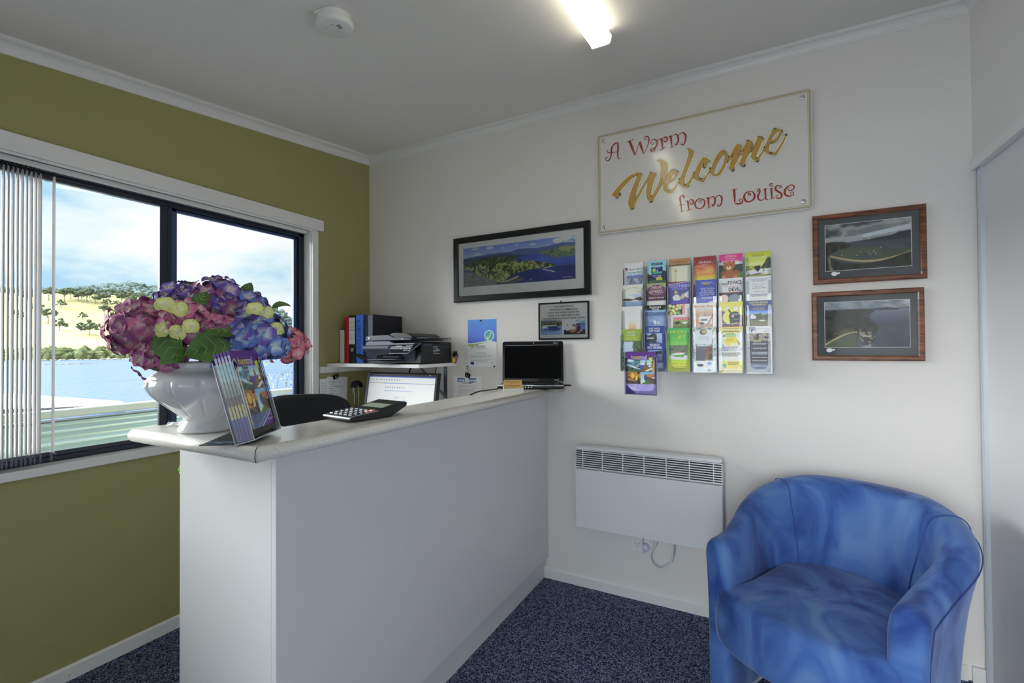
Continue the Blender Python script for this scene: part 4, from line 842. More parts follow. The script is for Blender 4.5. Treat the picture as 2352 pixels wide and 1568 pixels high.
# ------------------------------------------------------------------ lettering outlines of the welcome sign (x, z on the wall)
GOLD={'W':[[(1.7532,2.1089),(1.7698,2.1283),(1.7961,2.1555),(1.8253,2.1794),(1.8572,2.1961),(1.8824,2.2017),(1.8996,2.1992),(1.9082,2.1907),(1.9087,2.178),(1.8991,2.1513),(1.8885,2.1215),(1.8798,2.0944),(1.8729,2.0664),(1.8818,2.0777),(1.8971,2.1043),(1.9191,2.1416),(1.9379,2.1697),(1.9503,2.1878),(1.9594,2.1902),(1.9745,2.1843),(1.9798,2.1747),(1.9773,2.1627),(1.9679,2.1332),(1.9601,2.1034),(1.9559,2.0791),(1.9551,2.0643),(1.9674,2.0819),(1.9889,2.1172),(1.9997,2.1494),(2.0039,2.1827),(2.0033,2.2137),(1.9976,2.235),(1.9911,2.2465),(2.0082,2.2468),(2.0259,2.2348),(2.0375,2.2196),(2.0408,2.2005),(2.037,2.1736),(2.0264,2.1448),(2.0067,2.108),(1.9854,2.0744),(1.9671,2.0493),(1.9588,2.0419),(1.9518,2.0414),(1.9397,2.0504),(1.9322,2.0672),(1.9309,2.0925),(1.9349,2.1232),(1.9413,2.1497),(1.9314,2.1363),(1.9094,2.0991),(1.8873,2.0616),(1.8714,2.0324),(1.8656,2.0212),(1.8586,2.0178),(1.8492,2.023),(1.8414,2.0368),(1.84,2.0562),(1.845,2.0841),(1.8564,2.1173),(1.8725,2.1527),(1.8853,2.179),(1.8911,2.189),(1.8791,2.1848),(1.857,2.1729),(1.8314,2.1518),(1.8087,2.1315),(1.794,2.1153),(1.7898,2.1083),(1.7962,2.1059),(1.7955,2.0999),(1.785,2.0897),(1.7776,2.0883),(1.7662,2.0959)]],'e':[[(2.0635,2.1841),(2.0751,2.1813),(2.0852,2.174),(2.09,2.164),(2.0849,2.1467),(2.0717,2.1331),(2.0585,2.1263),(2.0459,2.1266),(2.0399,2.1086),(2.0377,2.0937),(2.0419,2.0813),(2.0537,2.0818),(2.066,2.092),(2.0801,2.111),(2.0919,2.1317),(2.0953,2.1236),(2.0859,2.1039),(2.0711,2.0814),(2.0579,2.0704),(2.0448,2.0704),(2.0301,2.0765),(2.019,2.0875),(2.015,2.102),(2.0181,2.12),(2.0279,2.1445),(2.0414,2.1682),(2.0532,2.1798)],[(2.0548,2.1382),(2.0591,2.1513),(2.0667,2.1606),(2.072,2.1618),(2.0707,2.1522),(2.0636,2.1428)]],'l':[[(2.1334,2.2737),(2.1447,2.2713),(2.1573,2.2628),(2.1628,2.2526),(2.1598,2.2352),(2.1483,2.2075),(2.1323,2.1684),(2.1221,2.14),(2.1181,2.1196),(2.1168,2.1047),(2.1207,2.0974),(2.1317,2.1082),(2.146,2.1298),(2.1598,2.1558),(2.1607,2.1362),(2.1515,2.1138),(2.14,2.0933),(2.1314,2.0872),(2.1172,2.0889),(2.1045,2.0962),(2.096,2.1083),(2.0947,2.1237),(2.0992,2.1441),(2.1125,2.175),(2.1271,2.2146),(2.1353,2.2371),(2.1375,2.2548)]],'c':[[(2.2048,2.2189),(2.2205,2.2127),(2.2321,2.2006),(2.2274,2.1907),(2.2187,2.1784),(2.2112,2.1687),(2.2072,2.1719),(2.2079,2.1882),(2.2021,2.1785),(2.1941,2.1613),(2.1852,2.1411),(2.1821,2.1261),(2.1864,2.116),(2.195,2.1129),(2.2066,2.1187),(2.2182,2.1321),(2.2313,2.1529),(2.2362,2.1597),(2.236,2.1412),(2.221,2.1248),(2.2117,2.1091),(2.2013,2.1025),(2.1891,2.1031),(2.1747,2.1103),(2.1646,2.1229),(2.1619,2.136),(2.165,2.1542),(2.1755,2.1804),(2.1932,2.2075)]],'o':[[(2.2912,2.2364),(2.3022,2.2295),(2.3062,2.2202),(2.313,2.2091),(2.3153,2.195),(2.3079,2.1737),(2.2971,2.1483),(2.283,2.1272),(2.269,2.1184),(2.2549,2.1187),(2.2423,2.1268),(2.2368,2.1411),(2.2384,2.1577),(2.2478,2.1852),(2.2616,2.2133),(2.2772,2.2316)],[(2.2951,2.2142),(2.2839,2.2027),(2.2668,2.177),(2.2559,2.1499),(2.2532,2.135),(2.2564,2.1258),(2.264,2.1275),(2.2762,2.14),(2.2904,2.1648),(2.2981,2.1877),(2.2994,2.2042)]],'m':[[(2.3489,2.2502),(2.3624,2.2473),(2.3712,2.2407),(2.3694,2.2279),(2.3619,2.2084),(2.3572,2.1967),(2.3693,2.2135),(2.3824,2.2372),(2.3932,2.2552),(2.3999,2.258),(2.4104,2.2521),(2.4156,2.2436),(2.4141,2.2305),(2.4073,2.2141),(2.4024,2.2023),(2.414,2.2193),(2.4274,2.2426),(2.4386,2.2633),(2.4459,2.2661),(2.4549,2.2618),(2.4595,2.2534),(2.4581,2.242),(2.4479,2.2176),(2.4359,2.1905),(2.4297,2.174),(2.4312,2.1663),(2.4397,2.175),(2.4528,2.193),(2.4639,2.2128),(2.4648,2.2008),(2.4532,2.1782),(2.4434,2.1624),(2.4368,2.1554),(2.429,2.1575),(2.4173,2.1675),(2.4122,2.1804),(2.4137,2.195),(2.4205,2.2173),(2.4241,2.227),(2.4112,2.2073),(2.395,2.1808),(2.3855,2.1618),(2.3819,2.149),(2.3813,2.1425),(2.3733,2.1461),(2.3659,2.1541),(2.3655,2.1656),(2.3711,2.1855),(2.3794,2.2108),(2.3828,2.2236),(2.3713,2.2035),(2.3548,2.1767),(2.3424,2.1535),(2.3376,2.1393),(2.3359,2.1306),(2.3299,2.1326),(2.3218,2.1422),(2.3198,2.1532),(2.3235,2.1707),(2.3334,2.196),(2.3396,2.2135),(2.3321,2.2023),(2.3223,2.1876),(2.314,2.1755),(2.3136,2.1884),(2.3281,2.2152)]],'e2':[[(2.5115,2.2888),(2.5228,2.2848),(2.5339,2.2765),(2.5371,2.2685),(2.5337,2.2548),(2.5235,2.2382),(2.512,2.229),(2.4994,2.2267),(2.4913,2.229),(2.4852,2.2098),(2.4832,2.1927),(2.4874,2.1822),(2.495,2.1786),(2.5064,2.1827),(2.5192,2.197),(2.5346,2.2228),(2.5473,2.2475),(2.5523,2.2507),(2.5497,2.2369),(2.5394,2.213),(2.5267,2.1896),(2.5152,2.1746),(2.5038,2.1704),(2.4886,2.1741),(2.4759,2.1825),(2.4671,2.1945),(2.466,2.2109),(2.4713,2.2303),(2.4819,2.2545),(2.4949,2.2765),(2.5039,2.2861)],[(2.4949,2.2385),(2.5022,2.2559),(2.5125,2.2682),(2.5226,2.2732),(2.5264,2.2695),(2.5212,2.2575),(2.5097,2.2449),(2.5008,2.2387)]]}
RED=[([(1.7901,2.3782),(1.7722,2.3771),(1.7563,2.361),(1.7528,2.3389),(1.7502,2.3134),(1.7402,2.2959),(1.7279,2.2944),(1.7207,2.3046),(1.7254,2.3135),(1.7327,2.3078)],[0.00171,0.00457,0.00571,0.004,0.00229,0.00286,0.00171]),([(1.7872,2.3794),(1.7889,2.3478),(1.7863,2.3192),(1.7893,2.2934)],[0.00457,0.00571,0.00457,0.00343]),([(1.7877,2.2925),(1.7948,2.2923),(1.8023,2.296)],[0.002,0.002,0.00143]),([(1.7284,2.3521),(1.7339,2.3388),(1.7521,2.3326),(1.7897,2.3321)],[0.00229,0.00257,0.00229,0.002]),([(1.8345,2.3704),(1.8527,2.3745),(1.8704,2.3777)],[0.002,0.00257,0.002]),([(1.8488,2.3737),(1.8633,2.334),(1.8771,2.2937)],[0.00743,0.008,0.00257]),([(1.8771,2.2937),(1.89,2.3301),(1.9012,2.3593)],[0.00229,0.002,0.00229]),([(1.9012,2.36),(1.9102,2.3275),(1.9207,2.2916)],[0.00686,0.00743,0.00257]),([(1.9207,2.2916),(1.9395,2.3261),(1.9484,2.3587),(1.943,2.3765),(1.9317,2.378),(1.9261,2.3698),(1.9321,2.3616),(1.9386,2.3671)],[0.002,0.00257,0.00457,0.004,0.00229,0.002,0.00171]),([(1.9655,2.3425),(1.9724,2.3364),(1.9654,2.3313),(1.9573,2.3396),(1.9602,2.3521),(1.9732,2.3555),(1.9867,2.3458),(1.988,2.3284),(1.9789,2.3132),(1.9622,2.312),(1.9557,2.3055),(1.9636,2.298),(1.9742,2.3048),(1.9783,2.3134),(1.9772,2.2946)],[0.00143,0.00171,0.002,0.00229,0.00343,0.00571,0.00629,0.004,0.00257,0.00457,0.00343,0.002,0.00171]),([(1.9928,2.3492),(2.0099,2.3538)],[0.002,0.00229]),([(2.0087,2.3525),(2.0128,2.3247),(2.0161,2.2972)],[0.00686,0.00629,0.00229]),([(2.0006,2.2948),(2.0152,2.298),(2.0295,2.3049)],[0.00171,0.00257,0.00171]),([(2.0109,2.3422),(2.0206,2.354),(2.0336,2.3533),(2.0388,2.3408),(2.0304,2.3312),(2.021,2.3369),(2.0228,2.3442),(2.0305,2.341)],[0.00171,0.00343,0.00629,0.00457,0.00229,0.00171,0.00143]),([(2.0418,2.3534),(2.0571,2.3574)],[0.002,0.00229]),([(2.0542,2.3568),(2.0569,2.3292),(2.0595,2.2987)],[0.00686,0.00629,0.00229]),([(2.0486,2.2954),(2.0589,2.2976),(2.0697,2.299)],[0.00171,0.00257,0.00171]),([(2.0553,2.3443),(2.0688,2.3567),(2.0828,2.3573),(2.0898,2.342),(2.0896,2.3222),(2.0799,2.3054),(2.0736,2.3098),(2.0783,2.3155)],[0.00171,0.00229,0.004,0.00571,0.00457,0.00229,0.00143]),([(2.089,2.3437),(2.1007,2.3579),(2.1144,2.3579),(2.1248,2.3435),(2.1225,2.3152),(2.1138,2.2998),(2.1029,2.3027),(2.1024,2.3104),(2.1088,2.3106)],[0.00171,0.00257,0.00457,0.00629,0.00457,0.00229,0.00171,0.00143]),([(2.1139,2.0442),(2.1181,2.0387),(2.1138,2.0339),(2.1096,2.0394),(2.1145,2.0462),(2.1054,2.0498),(2.0961,2.0385),(2.0987,2.0108),(2.1025,1.9703)],[0.00143,0.00143,0.00171,0.00229,0.004,0.00514,0.00457,0.00286]),([(2.0954,1.9701),(2.1166,1.9719)],[0.00171,0.00171]),([(2.0914,2.0022),(2.1206,2.0051)],[0.00171,0.00171]),([(2.1193,2.0168),(2.133,2.0198)],[0.00171,0.002]),([(2.1312,2.018),(2.1341,1.9935),(2.1364,1.9721)],[0.00514,0.00514,0.00229]),([(2.1239,1.9688),(2.1364,1.9715),(2.1505,1.9751)],[0.00171,0.00229,0.00143]),([(2.1334,2.008),(2.1448,2.0219),(2.1566,2.0156),(2.1564,2.0021),(2.146,2.0001),(2.1433,2.0086),(2.1495,2.0107)],[0.00171,0.00286,0.00514,0.00343,0.00171,0.00143]),([(2.1866,2.007),(2.1896,2.0103),(2.1853,2.0135),(2.1817,2.0078),(2.188,2.0012),(2.1953,2.0088),(2.1911,2.0194),(2.1766,2.0179),(2.1654,2.0009),(2.1704,1.9799),(2.1877,1.972),(2.2037,1.9812),(2.2088,2.0006),(2.2012,2.0157),(2.1868,2.0201)],[0.00114,0.00143,0.00143,0.00171,0.00171,0.002,0.00257,0.004,0.00514,0.00457,0.00343,0.00457,0.00457,0.00286,0.00171]),([(2.2127,2.0185),(2.227,2.0215)],[0.00171,0.002]),([(2.2238,2.0199),(2.2258,1.9949),(2.2273,1.9709)],[0.00571,0.00514,0.00229]),([(2.2187,1.9691),(2.237,1.9738)],[0.00171,0.00171]),([(2.2254,2.0073),(2.2369,2.02),(2.2488,2.019),(2.2551,2.0043),(2.252,1.9848),(2.2443,1.9761),(2.241,1.9834),(2.2456,1.9857)],[0.00171,0.00229,0.004,0.00514,0.004,0.00229,0.00143]),([(2.2543,2.0059),(2.2651,2.0211),(2.2777,2.0212),(2.285,2.0073),(2.2828,1.9863),(2.2743,1.9717),(2.2654,1.9748),(2.2675,1.9825),(2.2716,1.9812)],[0.00171,0.00257,0.004,0.00571,0.004,0.00229,0.00171,0.00143]),([(2.3261,2.0401),(2.3506,2.0421)],[0.002,0.002]),([(2.3376,2.0407),(2.3394,2.0093),(2.3399,1.98)],[0.00686,0.00629,0.00343]),([(2.3398,1.9746),(2.3579,1.9698),(2.3713,1.9744),(2.3734,1.986),(2.3649,1.9924),(2.3589,1.9852),(2.3639,1.9794),(2.3688,1.9837)],[0.00286,0.00457,0.004,0.00229,0.002,0.00171,0.00143]),([(2.401,2.01),(2.4041,2.0065),(2.4009,2.0026),(2.3952,2.0079),(2.3984,2.014),(2.4058,2.0107),(2.4075,2.0045),(2.3983,2.003),(2.3985,2.0193),(2.3851,2.014),(2.3796,1.997),(2.3861,1.9796),(2.4006,1.9729),(2.4165,1.9808),(2.4232,1.9975),(2.4156,2.0165),(2.3972,2.0219)],[0.00114,0.00143,0.00143,0.00143,0.00171,0.00171,0.00171,0.00171,0.00229,0.004,0.00571,0.00514,0.00343,0.00457,0.00571,0.00343,0.002]),([(2.4391,2.0192),(2.4425,2.0157),(2.4391,2.0127),(2.4339,2.0171),(2.4358,2.0251),(2.4431,2.025),(2.4445,2.0118),(2.4365,1.994),(2.4405,1.9771),(2.4528,1.9723),(2.4671,1.9824)],[0.00114,0.00143,0.00171,0.002,0.00229,0.00343,0.00457,0.00514,0.004,0.00257,0.00171]),([(2.4586,2.0219),(2.4753,2.0235)],[0.00171,0.00171]),([(2.4663,2.023),(2.4675,1.9935),(2.4696,1.9726),(2.4791,1.9741)],[0.00514,0.00457,0.00286,0.00171]),([(2.4822,2.0198),(2.4982,2.0206)],[0.00171,0.00171]),([(2.4913,2.02),(2.4921,1.9954),(2.4928,1.9734)],[0.00514,0.00457,0.00229]),([(2.4831,1.9714),(2.5045,1.9751)],[0.00171,0.00171]),([(2.4925,2.0361),(2.4958,2.0321),(2.4914,2.0287),(2.4849,2.036),(2.4908,2.0428),(2.4989,2.038)],[0.00114,0.00143,0.00171,0.00286,0.00343,0.00143]),([(2.5246,2.0148),(2.5216,2.019),(2.5259,2.0218),(2.5316,2.0165),(2.5284,2.0257),(2.5172,2.029),(2.5083,2.0233),(2.5082,2.0117),(2.5181,2.0013),(2.5288,1.9909),(2.5316,1.9789),(2.524,1.9706),(2.5128,1.9723),(2.5091,1.981),(2.5147,1.9851),(2.5186,1.9795)],[0.00114,0.00143,0.00171,0.00171,0.00229,0.00343,0.00514,0.00571,0.00514,0.00514,0.004,0.00286,0.002,0.00171,0.00143]),([(2.5593,2.009),(2.5623,2.0122),(2.5581,2.0158),(2.5543,2.009),(2.5616,1.9986),(2.5739,2.0009),(2.5802,2.0113),(2.5717,2.0221),(2.5569,2.02),(2.5457,2.0069),(2.543,1.9901),(2.5515,1.9772),(2.5662,1.9734),(2.5773,1.9788),(2.5757,1.9883),(2.5677,1.9904),(2.5659,1.9835),(2.5712,1.981)],[0.00114,0.00143,0.00143,0.00171,0.00229,0.00286,0.004,0.00286,0.00286,0.00514,0.00571,0.00457,0.00286,0.00229,0.002,0.00171,0.00143,0.00114])]
# everything on the back wall lies in planes parallel to it: (x, z) with a small stand-off
def WP(off): return lambda x, z: (x, -off, z)
def at(o, off): return lambda x, z: (o[0] + x, o[1] - off, o[2] + z)

# ------------------------------------------------------------------ welcome sign
sg = thing('welcome_sign', 'large white welcome sign with gold brush script and red curly lettering', 'sign', (2.164, 0, 2.172)); o_ = (2.164, 0, 2.172)
sx0, sx1, sz0, sz1 = 1.675, 2.652, 1.906, 2.440
def rrect(x0, x1, z0, z1, r, n=5):
    P = []
    for cx, cz, a0 in ((x1 - r, z1 - r, 0), (x0 + r, z1 - r, 90), (x0 + r, z0 + r, 180), (x1 - r, z0 + r, 270)):
        P += [(cx + r * math.cos(R(a0 + 90 * i / n)), cz + r * math.sin(R(a0 + 90 * i / n))) for i in range(n + 1)]
    return P
M_SIGN = mat('white sign sheet', ob(165, 162, 158), .15, coat=.3); M_TAN = mat('tan border', ob(138, 128, 106), .2, coat=.4)
M_GOLD = mat('gold vinyl', ob(142, 110, 50), .28, coat=.4); M_CREAM = mat('cream vinyl', ob(192, 182, 160), .25, coat=.4); M_TAUPE = mat('taupe vinyl', ob(150, 142, 132), .25, coat=.4); M_RSIGN = mat('dark red vinyl', ob(122, 38, 26), .25, coat=.4)
g = G(o_); g.prism(rrect(sx0, sx1, sz0, sz1, .012), lambda u, v, w: (u, -w, v), .012, .0185, 0); g.build('board', M_SIGN, sg, bevel=.0008)
g = G(o_); F = lambda u, v, w: (u, -w, v)
def ring(g, a, b, w, mi=0):
    n = len(a); ia = [g.vert(F(u, v, w)) for u, v in a]; ib = [g.vert(F(u, v, w)) for u, v in b]
    for i in range(n): j = (i + 1) % n; g.face((ia[i], ia[j], ib[j], ib[i]), mi)
ring(g, rrect(sx0 + .004, sx1 - .004, sz0 + .004, sz1 - .004, .011), rrect(sx0 + .0125, sx1 - .0125, sz0 + .0125, sz1 - .0125, .008), .0188); ring(g, rrect(sx0 + .0150, sx1 - .0150, sz0 + .0150, sz1 - .0150, .006), rrect(sx0 + .0172, sx1 - .0172, sz0 + .0172, sz1 - .0172, .005), .0188)
g.build('border', M_TAN, sg, recalc=False)
for x, z in ((1.712, 2.405), (2.616, 2.405), (2.614, 1.942), (1.713, 1.943)):
    g = G(o_); g.lathe([(.010, 0), (.010, .011)], (x, 0, z), 16, M=Matrix.Rotation(R(90), 3, 'X')); g.lathe([(.0105, .018), (.0105, .021), (.006, .023), (.001, .023)], (x, 0, z), 18, M=Matrix.Rotation(R(90), 3, 'X')); g.build('standoff_screw', M_CHROME, sg)
def outline_mesh(loops, off, grow, name, m, parent):
    cu = bpy.data.curves.new('outline', 'CURVE'); cu.dimensions = '2D'; cu.fill_mode = 'BOTH'; cu.offset = grow
    for P in loops:
        Q = catmull(P, 4); sp = cu.splines.new('POLY'); sp.points.add(len(Q) - 1)
        for k, (u, v) in enumerate(Q): sp.points[k].co = (u, v, 0, 1)
        sp.use_cyclic_u = True
    ob_ = bpy.data.objects.new('outline', cu); COL.objects.link(ob_); dg = bpy.context.evaluated_depsgraph_get(); dg.update(); me = ob_.evaluated_get(dg).to_mesh()
    vs = [(v.co.x, v.co.y) for v in me.vertices]; fs = [tuple(p.vertices) for p in me.polygons]; ob_.evaluated_get(dg).to_mesh_clear(); bpy.data.objects.remove(ob_); bpy.data.curves.remove(cu)
    return vs, fs
def area(P): return sum(P[i][0] * P[(i + 1) % len(P)][1] - P[(i + 1) % len(P)][0] * P[i][1] for i in range(len(P))) / 2
def halo(P, r):   # the outline pushed outwards all round
    Q = catmull(P, 4); n = len(Q); sgn = 1 if area(Q) > 0 else -1; out = []
    for i in range(n):
        a, b = Vector(Q[i - 1]), Vector(Q[(i + 1) % n]); d = (b - a); 
        if d.length < 1e-9: continue
        d.normalize(); out.append((Q[i], (d.y * sgn, -d.x * sgn)))
    return out
for nm_, off, r_, m in (('lettering_outline', .0190, .0075, M_TAUPE), ('lettering_halo', .0194, .0055, M_CREAM)):
    g = G(o_)
    for P in [v[0] for v in GOLD.values()]:
        H = halo(P, r_)
        for k in range(len(H)):     # round brush dabbed along the outline
            (p, n_), (q, _) = H[k], H[(k + 1) % len(H)]
            d = Vector((q[0] - p[0], q[1] - p[1])); 
            if d.length < 1e-7: continue
            s_ = Vector((-d.y, d.x)).normalized() * r_
            g.poly([F(p[0] - s_.x, p[1] - s_.y, off), F(q[0] - s_.x, q[1] - s_.y, off), F(q[0] + s_.x, q[1] + s_.y, off), F(p[0] + s_.x, p[1] + s_.y, off)])
            if k % 2 == 0: g.poly([F(p[0] + r_ * math.cos(t * math.pi / 4), p[1] + r_ * math.sin(t * math.pi / 4), off + .00002) for t in range(8)])
    g.build(nm_, m, sg, recalc=False)
g = G(o_)
for loops in GOLD.values():
    vs, fs = outline_mesh(loops, 0, 0, '', None, None); i0 = len(g.v)
    for u, v in vs: g.vert(F(u, v, .0199))
    for f in fs: g.face([i0 + q for q in f])
gl = g.build('script_lettering', M_GOLD, sg, recalc=False); gl['label'] = 'gold brush script reading Welcome'
g = G(o_)
for pts, ws in RED:
    n = len(pts); Q = catmull([(p[0], p[1], ws[min(len(ws) - 1, round(i * (len(ws) - 1) / (n - 1)))]) for i, p in enumerate(pts)], 5, False)
    L_, Rr = [], []
    for i, q in enumerate(Q):
        a, b = Q[max(0, i - 1)], Q[min(len(Q) - 1, i + 1)]; d = Vector((b[0] - a[0], b[1] - a[1]))
        d = d.normalized() if d.length > 1e-9 else Vector((1, 0)); w_ = max(.0012, q[2] * 1.5) / 2; L_.append((q[0] - d.y * w_, q[1] + d.x * w_)); Rr.append((q[0] + d.y * w_, q[1] - d.x * w_))
    for i in range(len(Q) - 1): g.poly([F(*L_[i], .0197), F(*Rr[i], .0197), F(*Rr[i + 1], .0197), F(*L_[i + 1], .0197)])
gl = g.build('curly_lettering', M_RSIGN, sg, recalc=False); gl['label'] = 'red curly lettering reading A Warm and from Louise'

# ------------------------------------------------------------------ framed pictures
def frame4(g, x0, x1, z0, z1, b, d0, d1, mi=0, chamf=.004):
    """four mitred mouldings round an opening; the moulding stands d1 off the wall"""
    o = [(x0, z0), (x1, z0), (x1, z1), (x0, z1)]; i = [(x0 + b, z0 + b), (x1 - b, z0 + b), (x1 - b, z1 - b), (x0 + b, z1 - b)]; oc = [(x0 + chamf, z0 + chamf), (x1 - chamf, z0 + chamf), (x1 - chamf, z1 - chamf), (x0 + chamf, z1 - chamf)]; ic = [(x0 + b - chamf, z0 + b - chamf), (x1 - b + chamf, z0 + b - chamf), (x1 - b + chamf, z1 - b + chamf), (x0 + b - chamf, z1 - b + chamf)]
    for k in range(4):
        l = (k + 1) % 4
        for A, B, wa_, wb_ in ((o, oc, d1 - chamf, d1), (oc, ic, d1, d1), (ic, i, d1, d1 - chamf)): g.poly([F(*A[k], wa_), F(*A[l], wa_), F(*B[l], wb_), F(*B[k], wb_)], mi)
        g.poly([F(*o[k], d0), F(*o[l], d0), F(*o[l], d1 - chamf), F(*o[k], d1 - chamf)], mi); g.poly([F(*i[k], d1 - chamf), F(*i[l], d1 - chamf), F(*i[l], d0 + .004), F(*i[k], d0 + .004)], mi)
def picture(name, label, x0, x1, z0, z1, b, depth, fm, matm, pr_, canvas, tilt=0, line=None):
    t = thing(name, label, 'picture', ((x0 + x1) / 2, 0, (z0 + z1) / 2)); o = tuple(t.location)
    g = G(o); frame4(g, x0, x1, z0, z1, b, .001, depth); fr = g.build('frame', fm, t, recalc=True, weld=True)
    g = G(o); g.prism([(x0 + b * .7, z0 + b * .7), (x1 - b * .7, z0 + b * .7), (x1 - b * .7, z1 - b * .7), (x0 + b * .7, z1 - b * .7)], F, .001, depth - .010); g.build('mount', matm, t)
    px0, px1, pz0, pz1 = pr_
    if line:
        g = G(o); g.prism([(px0 - .0022, pz0 - .0022), (px1 + .0022, pz0 - .0022), (px1 + .0022, pz1 + .0022), (px0 - .0022, pz1 + .0022)], F, depth - .011, depth - .0096); g.build('mount_bevel', line, t)
    g = G(o); g.grid(canvas, lambda u, v: (px0 + u * (px1 - px0), -(depth - .0094), pz0 + v * (pz1 - pz0))); p = g.build('photo', M_PHOTO, t, recalc=False)
    g = G(o); g.poly([F(x0 + b, z0 + b, depth - .006), F(x1 - b, z0 + b, depth - .006), F(x1 - b, z1 - b, depth - .006), F(x0 + b, z1 - b, depth - .006)]); g.build('picture_glass', M_PGLASS, t, recalc=False)
    return t, o
# panorama of a river mouth
cv = Canvas(220, 74, (120, 140, 190))
cv.grad(0, 0, 1, .42, (98, 118, 172), (168, 182, 214)); f = cv.fbm(7, 21); m = (f > .56) & (cv.V < .22); cv.a[m] = cv.a[m] * .5 + np.array((196, 200, 212)) * .5
for (u, v, ru, rv) in ((.12, .05, .04, .018), (.26, .06, .035, .03), (.38, .10, .012, .014), (.51, .07, .012, .016), (.65, .10, .025, .022), (.86, .08, .045, .06), (.92, .05, .05, .05)): cv.ell(u, v, ru, rv, (196, 200, 208))
cv.put(cv.below([(0, .27), (.1, .24), (.22, .22), (.36, .21), (.44, .22), (.52, .17), (.62, .18), (.70, .20), (.80, .17), (.9, .14), (1, .16)]), (76, 92, 138))
cv.put(cv.below([(0, .28), (.15, .27), (.30, .24), (.42, .25), (.5, .30), (.6, .33), (1, .6)]) , (62, 76, 112)); far = cv.box(0, 0, 1, 1) & cv.below([(0, .30), (.3, .28), (.48, .31), (.62, .33), (1, .6)]) & (cv.V < .46); cv.tex(far, [(44, 58, 70), (62, 78, 84), (52, 62, 58)], 12, 31)
wtr = cv.below([(0, .9), (.46, .46), (.5, .38), (.56, .34), (.66, .33), (.72, .36), (.8, .45), (.9, .48), (1, .49)]); cv.tex(wtr, [(46, 62, 128), (58, 78, 150), (66, 90, 160)], 4, 33); cv.tex(wtr & (cv.V > .66), [(24, 30, 72), (30, 42, 96), (40, 56, 118)], 3, 35)
rl = cv.box(.70, .16, 1, .50) & cv.below([(.7, .30), (.8, .25), (.9, .22), (1, .24)]) & ~cv.below([(.70, .345), (.76, .39), (.84, .46), (1, .48)]); cv.tex(rl, [(66, 88, 82), (110, 124, 88), (72, 88, 98), (130, 138, 100)], 22, 37)
cv.tex(cv.mpoly([(0, .40), (.2, .35), (.34, .33), (.48, .34), (.50, .44), (.42, .52), (.2, .52), (0, .58)]), [(34, 46, 40), (74, 92, 58), (44, 58, 46), (110, 122, 78)], 20, 39)
pen = cv.mpoly([(.02, .50), (.20, .44), (.33, .47), (.45, .46), (.56, .47), (.66, .49), (.75, .56), (.84, .63), (.82, .68), (.72, .68), (.62, .69), (.52, .74), (.45, .80), (.40, .90), (.33, .93), (.22, .80), (.12, .66)])
cv.tex(pen, [(40, 52, 30), (118, 126, 78), (146, 148, 96), (150, 152, 102), (84, 98, 58)], 26, 41, lo=.34, hi=.66); cv.tex(pen & (cv.fbm(60, 43) > .60), [(36, 46, 30), (50, 62, 36)], 30, 44)
cv.tex(cv.mpoly([(0, .60), (.12, .66), (.24, .82), (.33, .93), (.36, 1), (0, 1)]), [(96, 94, 98), (120, 118, 112), (104, 104, 110)], 10, 45); cv.poly([(.34, .93), (.42, .90), (.53, .80), (.52, .86), (.44, .93), (.36, .95)], (150, 142, 112)); cv.poly([(.30, 1), (.34, .95), (.46, .93), (.53, .84), (.58, .9), (.5, 1)], (70, 74, 84))
cv.poly([(.73, .70), (.83, .78), (.84, .80), (.82, .80), (.72, .71)], (176, 178, 178)); cv.poly([(.74, .685), (.80, .66), (.80, .675), (.75, .70)], (190, 192, 190)); cv.ell(.63, .93, .008, .016, (140, 145, 160))
pt, o_ = picture('panorama_picture', 'long black framed panorama photo of a green river headland and blue water', .737, 1.631, 1.588, 1.990, .036, .028, mat('black timber', rgb(15, 15, 18), .3), mat('white mount board', ob(178, 177, 182), .8), (.808, 1.546, 1.680, 1.920), cv)
g = G(o_); g.text('Jon Anthony', lambda a, b: F(1.528 + a, 1.690 + b, .0190), 0, 0, .008, 0, 'r', shear=.3); g.build('signature', M_WHITEI, pt, recalc=False)

# two photos in red timber
cv = Canvas(130, 84); f = cv.fbm(4, 51, .9); cv.tex(cv.box(0, 0, 1, 1), [(58, 60, 64), (96, 98, 102), (150, 150, 150), (108, 110, 112)], 3.2, 52, 1.6, .3, .68); cv.put(abs(cv.V - (.40 - .22 * cv.U)) < .030 + .02 * cv.U, (168, 172, 178)); cv.grad(0, .28, .45, .42, (150, 150, 148), (140, 142, 145))
cv.tex(cv.below([(0, .42), (.35, .40), (.5, .38), (1, .36)]), [(56, 60, 66), (70, 74, 82), (64, 70, 78)], 5, 54); cv.put(cv.below([(.42, .42), (.60, .36), (.78, .33), (.86, .28), (1, .26)]) & (cv.V < .42), (44, 46, 54)); cv.put(cv.below([(.3, .45), (1, .435)]) & (cv.V < .47), (60, 64, 72))
hd = cv.mpoly([(0, .38), (.1, .37), (.24, .39), (.32, .48), (.22, .55), (.10, .60), (0, .70)]); cv.tex(hd, [(22, 22, 18), (44, 40, 30), (60, 52, 38)], 18, 55)
cv.poly([(.06, .66), (.16, .55), (.30, .52), (.55, .54), (.8, .60), (1, .62), (1, .74), (.8, .79), (.55, .84), (.35, .83), (.18, .76)], (66, 74, 58)); bay = cv.mpoly([(.12, .62), (.3, .53), (.6, .56), (.9, .64), (.8, .74), (.5, .80), (.25, .77)]); cv.tex(bay, [(58, 66, 62), (76, 84, 62), (64, 72, 74)], 4, 56)
for k in range(60):
    t = k / 59; u = .07 + .93 * t; v = .66 + .19 * math.sin(math.pi * min(1, t * .86 + .04)) - .02 * t; cv.ell(u, v, .022, .016 + .006 * math.sin(t * 3), (164, 146, 112))
